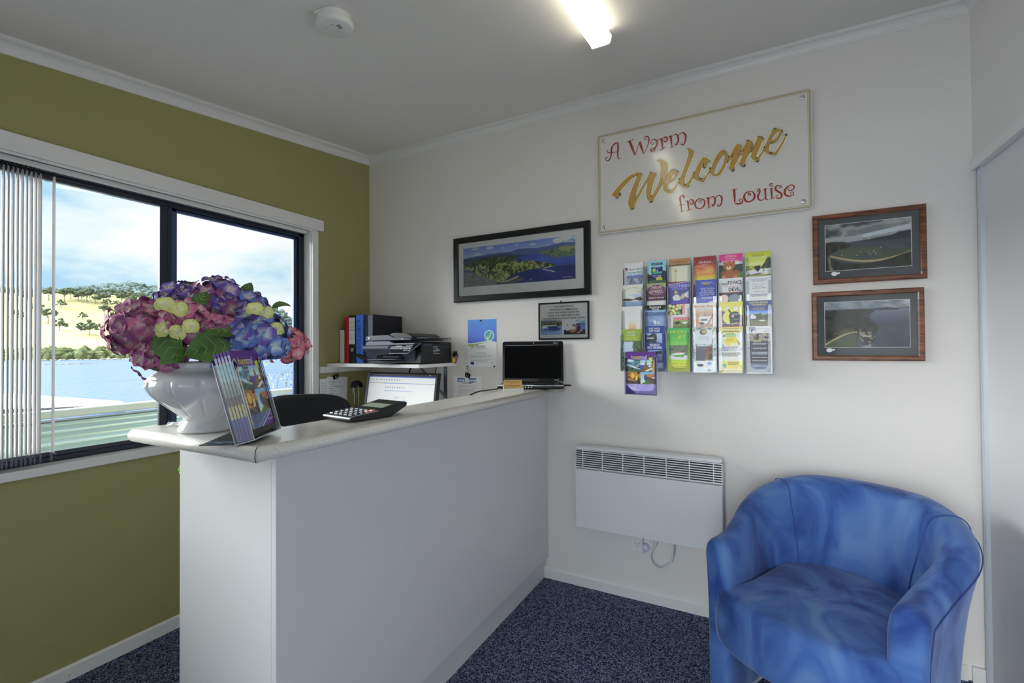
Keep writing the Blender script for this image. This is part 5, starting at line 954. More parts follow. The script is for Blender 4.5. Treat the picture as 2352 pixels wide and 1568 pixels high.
lower = cv.V > np.interp(cv.U, [0, .08, .2, .4, .6, .8, .92, 1], [.62, .74, .83, .885, .87, .80, .73, .70]); cv.tex(lower, [(22, 24, 18), (48, 48, 34), (38, 40, 42)], 20, 57); cv.poly([(.03, .70), (.06, .72), (.06, .85), (.10, 1), (.05, 1), (.04, .84)], (120, 108, 88))
for u, v in ((.2, .67), (.38, .70), (.42, .63), (.52, .65), (.54, .70), (.58, .64), (.60, .69), (.66, .57)): cv.ell(u, v, .008, .008, (200, 200, 200))
M_GMOUNT = mat('charcoal mount board', ob(74, 76, 80), .75); M_WLINE = mat('white bevel', ob(190, 192, 196), .6)
def sticker(t, o, x, z, dd):
    g = G(o); g.prism([(x + .0115 * math.cos(R(a)), z + .009 * math.sin(R(a))) for a in range(0, 360, 20)], F, dd, dd + .0006); g.prism([(x + .015 + .005 * math.cos(R(a)), z + .002 + .004 * math.sin(R(a))) for a in range(0, 360, 30)], F, dd, dd + .0006); g.build('price_sticker', M_PAPER, t)
t1, o1 = picture('beach_photo', 'red timber framed photo of a curved sandy bay with moored boats, above its twin', 2.647, 3.032, 1.570, 1.870, .021, .026, M_WOOD, M_GMOUNT, (2.694, 2.984, 1.626, 1.823), cv, line=M_WLINE); sticker(t1, o1, 2.724, 1.612, .0202)
cv = Canvas(130, 84); cv.tex(cv.box(0, 0, 1, .22), [(140, 144, 152), (110, 114, 124), (168, 170, 174)], 4, 61, 1.4); cv.tex(cv.V > .17, [(70, 74, 88), (56, 60, 76), (48, 52, 68)], 2.5, 62); cv.grad(.55, .18, 1, .5, (112, 118, 134), (62, 66, 84)); cv.put(cv.below([(.45, .19), (.6, .16), (.75, .15), (.85, .17), (.88, .2)]) & (cv.V < .21) & (cv.U < .88), (54, 58, 70)); cv.put((cv.V < .185) & (cv.V > .165), (76, 80, 92))
lnd = cv.mpoly([(0, .20), (.2, .19), (.45, .17), (.62, .20), (.58, .26), (.48, .30), (.58, .42), (.66, .56), (.62, .70), (.60, .88), (.52, .95), (.42, .86), (.40, .70), (.22, .70), (.05, .86), (0, .9)]); cv.tex(lnd, [(22, 20, 18), (44, 40, 34), (58, 52, 44), (34, 34, 40)], 18, 63)
cv.tex(cv.mpoly([(.10, .70), (.25, .60), (.36, .58), (.36, .66), (.2, .74)]), [(64, 66, 40), (84, 82, 52)], 12, 64)
for k in range(40):
    t = k / 39; cv.ell(.02 + .36 * t, .93 - .26 * math.sin(t * 1.5), .022, .014, (172, 154, 118))
cv.put((cv.V > np.interp(cv.U, [0, .1, .22, .38, .40], [.97, .86, .76, .71, .8])) & (cv.U < .38), (78, 84, 62)); cv.tex(cv.box(.42, .60, .60, 1) & (cv.fbm(22, 66) > .55), [(120, 108, 98), (160, 150, 140)], 12, 67); cv.poly([(.44, .72), (.56, .75), (.56, .79), (.46, .77)], (168, 158, 146))
t2, o2 = picture('coast_photo', 'red timber framed photo of a dark wooded headland and sea, below its twin', 2.640, 3.021, 1.239, 1.535, .021, .026, M_WOOD, M_GMOUNT, (2.688, 2.975, 1.296, 1.489), cv, line=M_WLINE); sticker(t2, o2, 2.702, 1.283, .0202)

# small advert
ad = thing('advert_frame', 'small black framed cruise advert with two photos, under the panorama picture', 'picture', (1.467, 0, 1.452)); o_ = (1.467, 0, 1.452)
ax0, ax1, az0, az1 = 1.317, 1.618, 1.347, 1.556
g = G(o_); frame4(g, ax0, ax1, az0, az1, .0085, .001, .015, chamf=.002); g.build('frame', mat('black timber', (0, 0, 0)), ad, weld=True)
g = G(o_); g.prism([(ax0 + .006, az0 + .006), (ax1 - .006, az0 + .006), (ax1 - .006, az1 - .006), (ax0 + .006, az1 - .006)], F, .001, .009); g.build('sheet', mat('lilac white paper', ob(184, 188, 208), .7), ad)
g = G(o_); P = lambda a, b: F(a, b, .0094)
for i, s_ in enumerate(('PORT HUON COTTAGES', 'TWO NIGHTS ACCOMMODATION', 'PLUS A TWO HOUR CALM WATER', 'CRUISE ONLY $390.00 PER COUPLE', 'INCLUDES MORNING TEA & A GLASS OF WINE')): g.text(s_, P, 1.470, 1.527 - i * .0165, .0088, 0, 'c', (.118, .168, .185, .2, .25)[i], bold=.018)
g.text('03 6297 1138   portHuon cottages', P, 1.385, 1.3655, .0035, 1, 'c', .07); g.text('PH 03 6297 1913', P, 1.455, 1.367, .0035, 1, 'c', .034); g.text('www.porthuoncottages.com.au', P, 1.545, 1.3655, .0035, 1, 'c', .075); g.build('lettering', [M_INK, M_INKG], ad, recalc=False)
cv = Canvas(64, 42); cv.grad(0, 0, 1, .2, (150, 150, 156), (120, 120, 124)); cv.tex(cv.below([(0, .02), (.5, .03), (1, .14)]), [(86, 88, 96), (104, 104, 110)], 5, 71); cv.tex(cv.box(0, .18, 1, .42), [(50, 62, 36), (110, 104, 60), (40, 48, 40)], 12, 72); cv.tex(cv.V > .42, [(96, 118, 158), (130, 150, 190), (110, 134, 172)], 8, 73)
cv.poly([(.10, .36), (.75, .36), (.80, .50), (.95, .56), (.86, .72), (.22, .70), (.10, .56)], (52, 72, 128)); cv.rect(.1, .34, .76, .42, (215, 218, 226)); cv.rect(.4, .42, .76, .52, (48, 54, 70)); cv.rect(.1, .42, .30, .56, (205, 210, 222)); cv.rect(.30, .40, .37, .64, (90, 130, 200)); cv.ell(.05, .62, .06, .05, (60, 66, 76)); cv.rect(.05, .75, .5, .77, (80, 96, 130))
g = G(o_); g.grid(cv, lambda u, v: F(1.330 + u * .130, 1.374 + v * .083, .0093)); b_ad = g.build('boat_photo', M_PHOTO, ad, recalc=False)
cv = Canvas(64, 42, (186, 190, 200)); cv.rect(.55, .05, 1, .3, (120, 150, 200)); cv.poly([(.55, .28), (1, .02), (1, .0), (.5, .2)], (180, 186, 198)); cv.rect(.56, .28, 1, .36, (58, 70, 80)); cv.rect(.5, .36, 1, .8, (90, 120, 175)); cv.tex(cv.V > .68, [(36, 40, 52), (60, 56, 60)], 6, 74); cv.ell(.18, .58, .10, .16, (205, 212, 220)); cv.ell(.18, .38, .035, .07, (150, 120, 96)); cv.ell(.18, .30, .04, .04, (235, 238, 240)); cv.ell(.46, .56, .08, .14, (206, 196, 192)); cv.ell(.46, .40, .05, .08, (116, 52, 48)); cv.ell(.70, .66, .11, .24, (66, 36, 38)); cv.ell(.68, .42, .07, .12, (30, 24, 26)); cv.ell(.67, .43, .03, .06, (170, 130, 110)); cv.poly([(.2, .76), (.48, .64), (.64, .72), (.42, .88)], (146, 104, 72)); cv.poly([(.76, .54), (.86, .74), (.66, .92), (.60, .90), (.78, .74)], (186, 150, 130))
g = G(o_); g.grid(cv, lambda u, v: F(1.471 + u * .126, 1.374 + v * .083, .0093)); g.build('group_photo', M_PHOTO, ad, recalc=False)
g = G(o_); g.poly([F(ax0 + .008, az0 + .008, .0118), F(ax1 - .008, az0 + .008, .0118), F(ax1 - .008, az1 - .008, .0118), F(ax0 + .008, az1 - .008, .0118)]); g.build('picture_glass', M_PGLASS, ad, recalc=False)
g = G(o_); g.tube([(1.452, -.001, 1.5625), (1.452, -.008, 1.5625)], .003, 8); g.tube([(1.452, -.006, 1.563), (1.452, -.0065, 1.555)], .0015, 6); g.build('hanging_pin', M_BLACK, ad)

# accreditation certificate
ce = thing('certificate', 'blue and white accreditation certificate with a tick emblem pinned to the wall', 'certificate', (.930, 0, 1.331)); o_ = (.930, 0, 1.331)
cx0, cx1, cz0, cz1 = .827, 1.033, 1.186, 1.477
cv = Canvas(80, 114, (192, 194, 216)); cv.grad(0, 0, 1, .52, (62, 116, 190), (70, 84, 166)); wv = lambda k, a: .475 + k + a * np.sin(cv.U * 5.6 + .4)
cv.put(cv.V > .47 + .028 * np.sin(cv.U * 4.6 + 4.4) * -1 + .02 * cv.U, (205, 210, 205)); cv.put(cv.V > .485 + .028 * np.sin(cv.U * 4.6 + 4.4) * -1 + .025 * cv.U, (120, 142, 70)); cv.put(cv.V > .525 + .032 * np.sin(cv.U * 4.6 + 4.4) * -1 - .008 * cv.U, (194, 196, 220))
cv.ell(.745, .345, .165, .115, (150, 190, 190)); cv.ell(.745, .345, .135, .095, (60, 128, 134)); cv.poly([(.655, .375), (.69, .36), (.715, .395), (.80, .28), (.83, .285), (.725, .43), (.70, .43)], (220, 205, 90))
g = G(o_); g.prism([(cx0, cz0), (cx1, cz0), (cx1, cz1), (cx0, cz1)], F, .0005, .0016, 1); g.grid(cv, lambda u, v: F(cx0 + u * (cx1 - cx0), cz0 + v * (cz1 - cz0), .0018), 0); g.build('sheet', [M_PRINT, M_PAPER], ce, recalc=False)
g = G(o_); P = lambda a, b: F(cx0 + a, cz0 + b, .0021); g.text('certificate', P, .016, .119, .020, 0, 'l', .125); g.text('OF ACCREDITATION', P, .016, .109, .0045, 0, 'l', w=.125); g.text('Port Huon Cottages', P, .098, .083, .0062, 0, 'c', .07)
g.lines(P, .016, .17, .072, .0085, 6, .0013, 1, .4, seed=4); g.poly([P(.02, .014), P(.045, .014), P(.045, .030), P(.02, .030)], 2)
for a, b in ((.168, .022), (.172, .018), (.176, .024), (.170, .027)): g.poly([P(a, b), P(a + .004, b + .001), P(a + .002, b + .004)], 0)
g.build('lettering', [M_INK, M_INKG, mat('navy ink', (0, 0, 0))], ce, recalc=False)
for x, z in ((.925, 1.470), (1.020, 1.190)):
    g = G(o_); g.lathe([(.0035, .002), (.0035, .006), (.0048, .009), (.0048, .012), (.001, .0125)], (x, 0, z), 12, M=Matrix.Rotation(R(90), 3, 'X')); g.build('push_pin', M_BLACK, ce)

# ------------------------------------------------------------------ papers in bulldog clips
def clip(t, o, P, h=.03, w_=.036, tilt=0.25):
    """P(u,v,w): across, up, off the wall; origin at the clip mouth"""
    c_, s_ = math.cos(tilt), math.sin(tilt); Q = lambda u, v, w: P(u * c_ - v * s_, u * s_ + v * c_, w)
    g = G(o); g.prism([(0, -.004), (.012, .022), (.010, .024), (-.004, .024), (-.006, .022)], lambda a, b, u: Q(u, b, .004 + a * .6 + .003), -w_ / 2, w_ / 2); cl = g.build('bulldog_clip', M_BLACK, t)
    for sg_ in (-1, 1):
        g = G(o); g.tube([Q(-.009, .022, .012), Q(-.005, .004, .0125 + .002 * sg_), Q(-.003, -.010 * (sg_ > 0) + .05 * (sg_ < 0), .012), Q(.003, -.010 * (sg_ > 0) + .05 * (sg_ < 0), .012), Q(.005, .004, .0125 + .002 * sg_), Q(.009, .022, .012)], .0011, 6); g.build('wire_handle', M_CHROME, cl)
# welcome letter on the back wall
wl = thing('welcome_letter', 'white welcome letter with two small photos hanging in a bulldog clip above the counter', 'paper', (.823, 0, 1.0)); o_ = (.823, 0, 1.0)
g = G(o_); g.prism([(.716, .836), (.928, .836), (.928, 1.128), (.716, 1.128)], F, .0035, .0045); g.build('sheet', mat('lilac white paper', (0, 0, 0)), wl)
g = G(o_); P = lambda a, b: F(a, b, .0049); g.text('WELCOME', P, .822, 1.079, .0095, 0, 'c', .07, bold=.01); g.lines(P, .75, .9, 1.068, .006, 2, .0013, 1, .2, 'c', 2); g.lines(P, .752, .895, 1.052, .0075, 6, .0015, 2, .15, seed=3); g.lines(P, .752, .895, 1.002, .0075, 20, .0015, 0, .3, seed=5); g.build('lettering', [M_INK, M_INKG, mat('muted red ink', ob(120, 70, 90), .7)], wl, recalc=False)
for x0, sd in ((.750, 1), (.835, 2)):
    cv = Canvas(30, 16); cv.tex(cv.box(0, 0, 1, 1), [(40, 60, 100), (120, 150, 200), (60, 80, 110), (180, 195, 215)], 5, 80 + sd); cv.rect(.1, .45, .8, .65, (225, 230, 240)); cv.rect(0, .0, 1, .2, (70, 84, 96)); g = G(o_); g.grid(cv, lambda u, v: F(x0 + u * .055, 1.088 + v * .028, .0048)); g.build('photo', M_PHOTO, wl, recalc=False)
clip(wl, o_, lambda u, v, w: (.825 + u, -w, 1.122 + v), tilt=-.3)
g = G(o_); g.tube([(.825, -.002, 1.188), (.825, -.009, 1.188)], .004, 10); g.tube([(.825, -.002, 1.176), (.825, -.009, 1.176)], .0025, 8); g.build('push_pin', M_BLACK, wl)
# notes on the olive wall (y, z)
nt_ = thing('note_sheets', 'sheaf of typed white notes in a bulldog clip on the olive wall', 'paper', (0, -.32, 1.02)); o_ = (0, -.32, 1.02); LW_ = lambda a, b, w: (w, a, b)
for k, (a0, a1, b0, b1, tl, w_) in enumerate(((-.43, -.235, .86, 1.117, .03, .002), (-.385, -.235, .845, 1.10, 0, .0035), (-.375, -.208, .962, 1.123, -.06, .005))):
    g = G(o_); rot = lambda u, v, w, tl=tl: LW_(-.32 + (u + .32) * math.cos(tl) - (v - 1.11) * math.sin(tl), 1.11 + (u + .32) * math.sin(tl) + (v - 1.11) * math.cos(tl), w); g.prism([(a0, b0), (a1, b0), (a1, b1), (a0, b1)], rot, w_, w_ + .0008); s_ = g.build('sheet', M_PAPER, nt_)
    g = G(o_); P = lambda a, b: rot(a, b, w_ + .0012)
    if k == 2:
        for i, (s2, xo) in enumerate((('PASSWORDS', 0), ('WIFI  Cottages', .0), ('Huon01', .045), ('BOOKINGS', .0), ('LAST NIGHT only', .0), ('Available  July', .0), ('CATERING', .0), ('cottages@porthuon.com', .0), ('General enquiries', 0))): g.text(s2, P, a0 + .018 + xo, b1 - .035 - i * .0145, .0052, 0, 'l', .125)
        for i in (1, 3, 6): g.poly([P(a0 + .018, b1 - .030 - i * .0145 + .0085), P(a1 - .04, b1 - .030 - i * .0145 + .0085), P(a1 - .04, b1 - .030 - i * .0145 + .0095), P(a0 + .018, b1 - .030 - i * .0145 + .0095)], 0)
    else: g.lines(P, a0 + .012, a1 - .012, b1 - .03, .013, 14, .0018, 1, .5, seed=k)
    g.build('lettering', [M_INK, M_INKG], s_, recalc=False)
clip(nt_, o_, lambda u, v, w: (w, -.305 + u, 1.112 + v), tilt=.25, w_=.045)
g = G(o_); g.tube([(.019, -.312, 1.178), (.026, -.312, 1.176), (.027, -.312, 1.166), (.021, -.312, 1.163)], .0014, 6); g.build('cup_hook', M_CHROME, nt_)
hk = G((.02, -.08, 1.16)); hk.tube([(.0185, -.085, 1.166), (.027, -.085, 1.164), (.028, -.085, 1.153), (.022, -.085, 1.150)], .0014, 6); tag(hk.build('cup_hook', M_CHROME), 'bare metal cup hook in the batten end behind the monitor corner', 'hook')

# ------------------------------------------------------------------ wall heater
ht = thing('wall_heater', 'white panel convection heater with slotted grille, low on the wall between counter and armchair', 'heater', (1.92, 0, .562)); o_ = (1.92, 0, .562)
hx0, hx1, hz0, hz1 = 1.561, 2.278, .351, .780; M_HEAT = mat('heater enamel', (.76, .77, .79), .35)
g = G(o_); g.prism(rrect(hx0, hx1, hz0, hz1, .010), lambda u, v, w: (u, -w, v), .025, .072, 0); g.build('case', M_HEAT, ht, bevel=.004)
g = G(o_); g.box((hx0 + .001, -.091, hz0 + .001), (hx1 - .001, -.074, .660)); g.build('front_panel', M_HEAT, ht, bevel=.003)
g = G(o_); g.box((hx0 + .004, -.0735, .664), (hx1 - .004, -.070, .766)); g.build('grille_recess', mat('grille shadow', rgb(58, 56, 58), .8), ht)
g = G(o_)
for i in range(9):
    z = .668 + i * .0112; g.hexa([(hx0 + .002, -.076, z - .001), (hx1 - .002, -.076, z - .001), (hx1 - .002, -.074, z + .003), (hx0 + .002, -.074, z + .003), (hx0 + .002, -.091, z), (hx1 - .002, -.091, z), (hx1 - .002, -.090, z + .0042), (hx0 + .002, -.090, z + .0042)])
for i in range(7): x = hx0 + .042 + i * (hx1 - hx0 - .08) / 6; g.box((x - .0022, -.0905, .664), (x + .0022, -.075, .768))
g.prism([(hx0, .764), (hx1, .764), (hx1, .772), (hx1 - .006, .780), (hx0 + .006, .780), (hx0, .772)], lambda u, v, w: (u, -w, v), .073, .091); g.box((hx0, -.091, .660), (hx0 + .004, -.073, .77)); g.box((hx1 - .004, -.091, .660), (hx1, -.073, .77)); g.build('grille', M_HEAT, ht)
for x in (1.70, 2.14):
    g = G(o_); g.box((x - .02, -.026, .40), (x + .02, -.0, .74)); g.build('mounting_bracket', M_STEEL, ht)
g = G(o_)
g.prism([(2.206, .377), (2.2105, .383), (2.215, .377), (2.2105, .371)], F, .091, .0914); g.prism([(2.208, .377), (2.2105, .380), (2.213, .377), (2.2105, .374)], F, .0914, .0916, 1); g.text('noba', lambda a, b: F(2.224 + a, .374 + b, .0914), 0, 0, .006, 0, 'l'); g.build('badge', [M_INK, M_HEAT], ht, recalc=False)
g = G(o_); C_ = catmull([(2.050, -.05, .358), (2.050, -.05, .310), (2.035, -.045, .240), (1.985, -.04, .197), (1.945, -.038, .215), (1.938, -.036, .262), (1.966, -.036, .318), (1.975, -.04, .356)], 5, False); g.tube(C_, .0042, 8); g.build('power_cord', M_WPLAST, ht)
ol = thing('power_outlet', 'white double power point under the heater with its plug fitted', 'outlet', (1.892, 0, .285)); o_ = (1.892, 0, .285)
g = G(o_); g.prism(rrect(1.836, 1.948, .251, .321, .005), lambda u, v, w: (u, -w, v), .0005, .010); g.build('faceplate', M_WPLAST, ol, bevel=.002)
for x in (1.852, 1.932):
    g = G(o_); g.box((x - .006, -.014, .304), (x + .006, -.0095, .317)); g.build('rocker', M_WPLAST, ol, bevel=.001)
g = G(o_)
for (a, b, r_) in ((-.008, .007, 30), (.008, .007, -30), (0, -.008, 0)): c_, s_ = math.cos(R(r_)), math.sin(R(r_)); g.prism([(1.866 + a + u * c_ - v * s_, .284 + b + u * s_ + v * c_) for u, v in ((-.0012, -.004), (.0012, -.004), (.0012, .004), (-.0012, .004))], F, .010, .0104)
g.build('socket_slot', M_BLACK, ol)
g = G(o_); g.lathe([(.017, .010), (.0185, .014), (.018, .030), (.013, .036), (.001, .037)], (1.912, 0, .283), 22, M=Matrix.Rotation(R(90), 3, 'X')); g.tube([(1.910, -.032, .276), (1.905, -.046, .262), (1.898, -.040, .285), (1.897, -.030, .33), (1.897, -.03, .352)], .0042, 8); g.build('plug', mat('pale grey plastic', ob(158, 160, 172), .3), ol)

# ------------------------------------------------------------------ ceiling: fluorescent fitting and smoke alarm
lf = thing('fluorescent_light', 'lit fluorescent batten with ribbed prismatic diffuser on the ceiling', 'light', (1.88, -1.24, zc(-1.24))); o_ = tuple(lf.location)
def LFp(u, y, v): return (1.880 + u, y, zc(y) + v)
Y0_, Y1_ = -1.86, -.612
g = G(o_); g.rings([[LFp(u, y, v) for u, v in ((-.03, -.002), (-.03, -.022), (.03, -.022), (.03, -.002))] for y in (Y0_, Y1_ - .01)], smooth=False); g.build('batten', M_WPLAST, lf)
def diff_mat():
    m = bpy.data.materials.new('lit diffuser'); m.use_nodes = True; nt = m.node_tree; b = nt.nodes['Principled BSDF']; b.inputs['Base Color'].default_value = (.85, .85, .8, 1); b.inputs['Roughness'].default_value = .25
    tc = nt.nodes.new('ShaderNodeTexCoord'); w = nt.nodes.new('ShaderNodeTexWave'); w.bands_direction = 'Y'; w.inputs['Scale'].default_value = 38; nt.links.new(tc.outputs['Object'], w.inputs['Vector'])
    r = nt.nodes.new('ShaderNodeMapRange'); r.inputs['To Min'].default_value = LAMP * .72; r.inputs['To Max'].default_value = LAMP * 1.15; nt.links.new(w.outputs['Fac'], r.inputs['Value']); nt.links.new(r.outputs[0], b.inputs['Emission Strength']); b.inputs['Emission Color'].default_value = (1.0, .95, .74, 1); return m
dfm = [(-.040, -.020), (-.044, -.030), (-.037, -.056), (-.030, -.060), (.030, -.060), (.037, -.056), (.044, -.030), (.040, -.020)]
g = G(o_); g.rings([[LFp(u, y, v) for u, v in dfm] for y in (Y0_, Y1_)], smooth=False); g.build('diffuser', diff_mat(), lf)
g = G(o_); g.rings([[LFp(u * 1.06, y, v * 1.03) for u, v in dfm] for y in (Y1_, Y1_ + .006)], smooth=False); g.build('end_cap', mat('warm end cap', (.8, .78, .7), .3, emit=(1, .95, .8), es=.25), lf)
sd = thing('smoke_alarm', 'round white smoke alarm on the ceiling', 'smoke alarm', (1.085, -1.262, zc(-1.262)), 0); o_ = (0, 0, 0)
sd.rotation_euler = (math.atan(SL), 0, 0)
g = G(); g.lathe([(.001, 0), (.060, 0), (.0615, -.006), (.0615, -.018), (.066, -.024), (.067, -.032), (.064, -.040), (.055, -.044), (.001, -.0445)], (0, 0, 0), 48); g.build('housing', M_WPLAST, sd)
g = G()
for k in range(5): g.box((.018 - .001 * k, -.012 + k * .005, -.0452), (.034 - .001 * k, -.0105 + k * .005, -.0435))
for a, b in ((.0, .02), (-.02, -.02), (.012, -.026), (.016, -.020)): g.lathe([(.0014, -.0452), (.0014, -.044)], (a, b, 0), 8)
g.build('vent_slots', M_DGREY, sd)
g = G(); g.box((-.030, -.0622, -.012), (.0, -.058, -.002)); g.build('latch', M_WPLAST, sd)
# ------------------------------------------------------------------ leaflet rack: six clear four-tier holders and one larger pocket
COLX = [(1.812, 1.922), (1.930, 2.036), (2.039, 2.143), (2.154, 2.260), (2.268, 2.372), (2.381, 2.485)]
ROWT = [1.735, 1.620, 1.508, 1.392]; ROWY = [.035, .055, .075, .095]
M_CLIPG = M_ACRY
def pocket(g, x0, x1, zb, y, zt, depth, notch=.014, back=False):
    """front with a scooped middle, two cheeks and a floor"""
    t = .0016; n = notch
    f = [(x0, zb), (x1, zb), (x1, zt - .012), (x1 - .004, zt - .004), (x1 - .010, zt), (x1 - n, zt - .010), (x1 - n - .004, zb + .035), (x1 - n - .016, zb + .022), (x0 + n + .016, zb + .022), (x0 + n + .004, zb + .035), (x0 + n, zt - .010), (x0 + .010, zt), (x0 + .004, zt - .004), (x0, zt - .012)]
    for q in (f[:2] + [(x1, zb + .022), (x0, zb + .022)], [(x0, zb + .022)] + [(x0 + n + .016, zb + .022), (x0 + n + .004, zb + .035), (x0 + n, zt - .010), (x0 + .010, zt), (x0 + .004, zt - .004), (x0, zt - .012)], [(x1 - n - .016, zb + .022), (x1, zb + .022), (x1, zt - .012), (x1 - .004, zt - .004), (x1 - .010, zt), (x1 - n, zt - .010), (x1 - n - .004, zb + .035)]):
        g.poly([F(u, v, y + .002) for u, v in q], 0)
    for x in (x0, x1): g.poly([F(x, zb, y + .002), F(x, zt - .012, y + .002), F(x, zt - .012, y - depth), F(x, zb, y - depth)], 0)
    g.poly([F(x0, zb, y + .002), F(x1, zb, y + .002), F(x1, zb, y - depth), F(x0, zb, y - depth)], 0)
    for x, s_ in ((x0, 1), (x1, -1)):
        g.tube([F(x, zb, y + .002), F(x, zt - .012, y + .002), F(x + s_ * .004, zt - .004, y + .002), F(x + s_ * .010, zt, y + .002), F(x + s_ * n, zt - .010, y + .002)], .0008, 5, 1)
    g.tube([F(x0, zb, y + .002), F(x1, zb, y + .002)], .0010, 5, 1)
HNM = ['first', 'second', 'third', 'fourth', 'fifth', 'sixth']
HL = ['end column nearest the counter', 'second column from the counter', 'third column from the counter', 'third column from the armchair side', 'second column from the armchair side', 'end column nearest the armchair']
for c, (x0, x1) in enumerate(COLX):
    h_ = thing('leaflet_holder', 'clear four-tier leaflet holder on the wall, ' + HL[c], 'holder', ((x0 + x1) / 2, 0, 1.18), 0, 'clear leaflet holders on the wall'); o = tuple(h_.location)
    g = G(o); g.prism([(x0, 1.178), (x1, 1.178), (x1, 1.715), (x0, 1.715)], F, .001, .003); g.build('back_plate', M_CLIPG, h_)
    for r_ in range(4):
        g = G(o); pocket(g, x0, x1, ROWT[r_] - .212, ROWY[r_], ROWT[r_] - (.018 if r_ else .022), .018); g.build('pocket', [M_CLIPG, M_ACRYE], h_, recalc=False)
a5x0, a5x1, a5zb, a5zt, a5y = 1.838, 1.996, 1.066, 1.279, .122
h_ = thing('leaflet_holder', 'single clear pocket hooked on below the rack corner, wider than the others', 'holder', (1.917, 0, 1.066)); o = tuple(h_.location)
g = G(o); pocket(g, a5x0, a5x1, a5zb, a5y, a5zt - .020, .020); g.poly([F(a5x0, a5zb, a5y - .02), F(a5x1, a5zb, a5y - .02), F(a5x1, 1.25, a5y - .02), F(a5x0, 1.25, a5y - .02)], 0); g.poly([F(1.87, 1.19, a5y - .0205), F(1.96, 1.19, a5y - .0205), F(1.96, 1.19, .098), F(1.87, 1.19, .098)], 0); g.build('pocket', [M_CLIPG, M_ACRYE], h_, recalc=False)

BW = .100
def inkm(r, g_, b): return mat('ink %d %d %d' % (r, g_, b), ob(r, g_, b), .5)
def leaflet(c, r_, label, art, texts, w_=None, dx=0, dz=0, paper=(225, 225, 225)):
    """art(canvas) paints the cover; texts = (string, u, v, height mm, colour, align, max width mm, extra) with u,v in mm from the lower-left corner"""
    x0, x1 = COLX[c]; xm = (x0 + x1) / 2 + dx; y = ROWY[r_]; zt = ROWT[r_] + dz; h = .210; w = w_ or BW
    t = thing('brochure', label, 'brochure', (xm, -y, zt - h), 0, 'leaflets in the wall rack')
    o = tuple(t.location); cv = Canvas(46, 96, paper); art(cv); g = G(o)
    g.box((xm - w / 2, -y + .0004, zt - h), (xm + w / 2, -y + .010, zt), 1); g.grid(cv, lambda u, v: (xm - w / 2 + u * w, -y, zt - h + v * h), 0); g.build('cover', [M_PRINT, mat('brochure paper', ob(200, 200, 204), .6)], t, recalc=False)
    ms = []; g = G(o); P = lambda a, b: (xm - w / 2 + a / 1000 * w / .1, -y - .0004, zt - h + b / 1000)
    for tx in texts:
        s_, u, v, hh, col, al, mw = tx[:7]; k = tx[7] if len(tx) > 7 else {}
        m = inkm(*col); 
        if m not in ms: ms.append(m)
        mi = ms.index(m)
        if s_ is None: g.lines(P, u, u + mw, v, hh * 1.7, k.get('n', 4), hh, mi, k.get('rag', .3), al if al != 'r' else 'l', k.get('seed', 1))
        else:
            Q = lambda a, b: (P(0, 0)[0] + a / 1000, -y - .0004, zt - h + b / 1000)
            g.text(s_, P, u, v, hh, mi, al, mw, bold=k.get('bold', 0), shear=k.get('shear', 0))
    if g.v: g.build('lettering', ms, t, recalc=False)
    return t
Wt, Bk, Yl = (235, 235, 238), (26, 26, 32), (225, 205, 90)
def art(f): return f
def pano(cv, u0, v0, u1, v1, cols, sc=6, seed=1, asp=None): cv.tex(cv.box(u0, v0, u1, v1), cols, sc, seed, asp)
# top row
def a(cv): cv.rect(0, 0, 1, 1, (178, 188, 222)); cv.ell(.16, .155, .055, .028, (110, 30, 52)); cv.ell(.11, .12, .05, .012, (70, 80, 110)); cv.grad(.14, .22, 1, .40, (160, 176, 205), (130, 150, 190)); cv.put(cv.box(.14, .30, .95, .42) & cv.below([(0, .33), (.3, .305), (.6, .315), (.8, .30), (1, .33)]), (92, 98, 140)); pano(cv, .14, .38, .95, .62, [(96, 104, 124), (140, 148, 160), (74, 82, 96), (120, 128, 140)], 8, 3, .6)
leaflet(0, 0, 'pale blue caravan park leaflet with lake photo, top tier nearest the counter', a, [('Huon Valley', 92, 172, 10, (52, 60, 92), 'r', 64), ('Caravan Park', 92, 156, 10, (52, 60, 92), 'r', 76)])
def a(cv): cv.grad(0, 0, 1, .4, (110, 165, 205), (140, 182, 210)); cv.tex(cv.below([(0, .30), (.3, .36), (.6, .32), (.8, .24), (1, .27)]), [(20, 30, 34), (34, 50, 48), (26, 34, 60)], 9, 5); cv.rect(.22, .055, .80, .11, (24, 34, 84)); cv.rect(.22, .15, .80, .42, (22, 34, 92)); cv.ell(.36, .225, .09, .04, (150, 170, 60)); cv.poly([(.26, .28), (.5, .255), (.78, .27), (.78, .31), (.26, .31)], (60, 140, 110)); cv.ell(.52, .235, .03, .015, (230, 230, 235)); cv.ell(.62, .44, .17, .06, (150, 150, 60)); pano(cv, 0, .47, 1, 1, [(70, 90, 70), (50, 70, 60)], 6, 7)
leaflet(1, 0, 'sky blue golf club leaflet with navy square emblem, top tier', a, [('HUON VALLEY', 50, 191, 5.5, Wt, 'c', 46), ('HUON VALLEY', 50, 173, 4, Wt, 'c', 44), ('GOLF CLUB', 50, 132, 7, Wt, 'c', 44, dict(bold=.01)), ('TASMANIA', 50, 125, 3.5, (160, 170, 210), 'c', 44)], w_=.092)
def a(cv): cv.rect(0, 0, 1, 1, (196, 190, 160)); cv.rect(0, 0, 1, .145, (148, 108, 70)); cv.rect(0, .135, 1, .17, (84, 80, 60)); cv.poly([(.30, .30), (.36, .29), (.39, .55), (.26, .55)], (168, 160, 128)); cv.ell(.33, .265, .06, .03, (150, 140, 108)); cv.rect(.24, .295, .42, .305, (110, 100, 78)); cv.rect(.28, .30, .295, .55, (140, 130, 104))
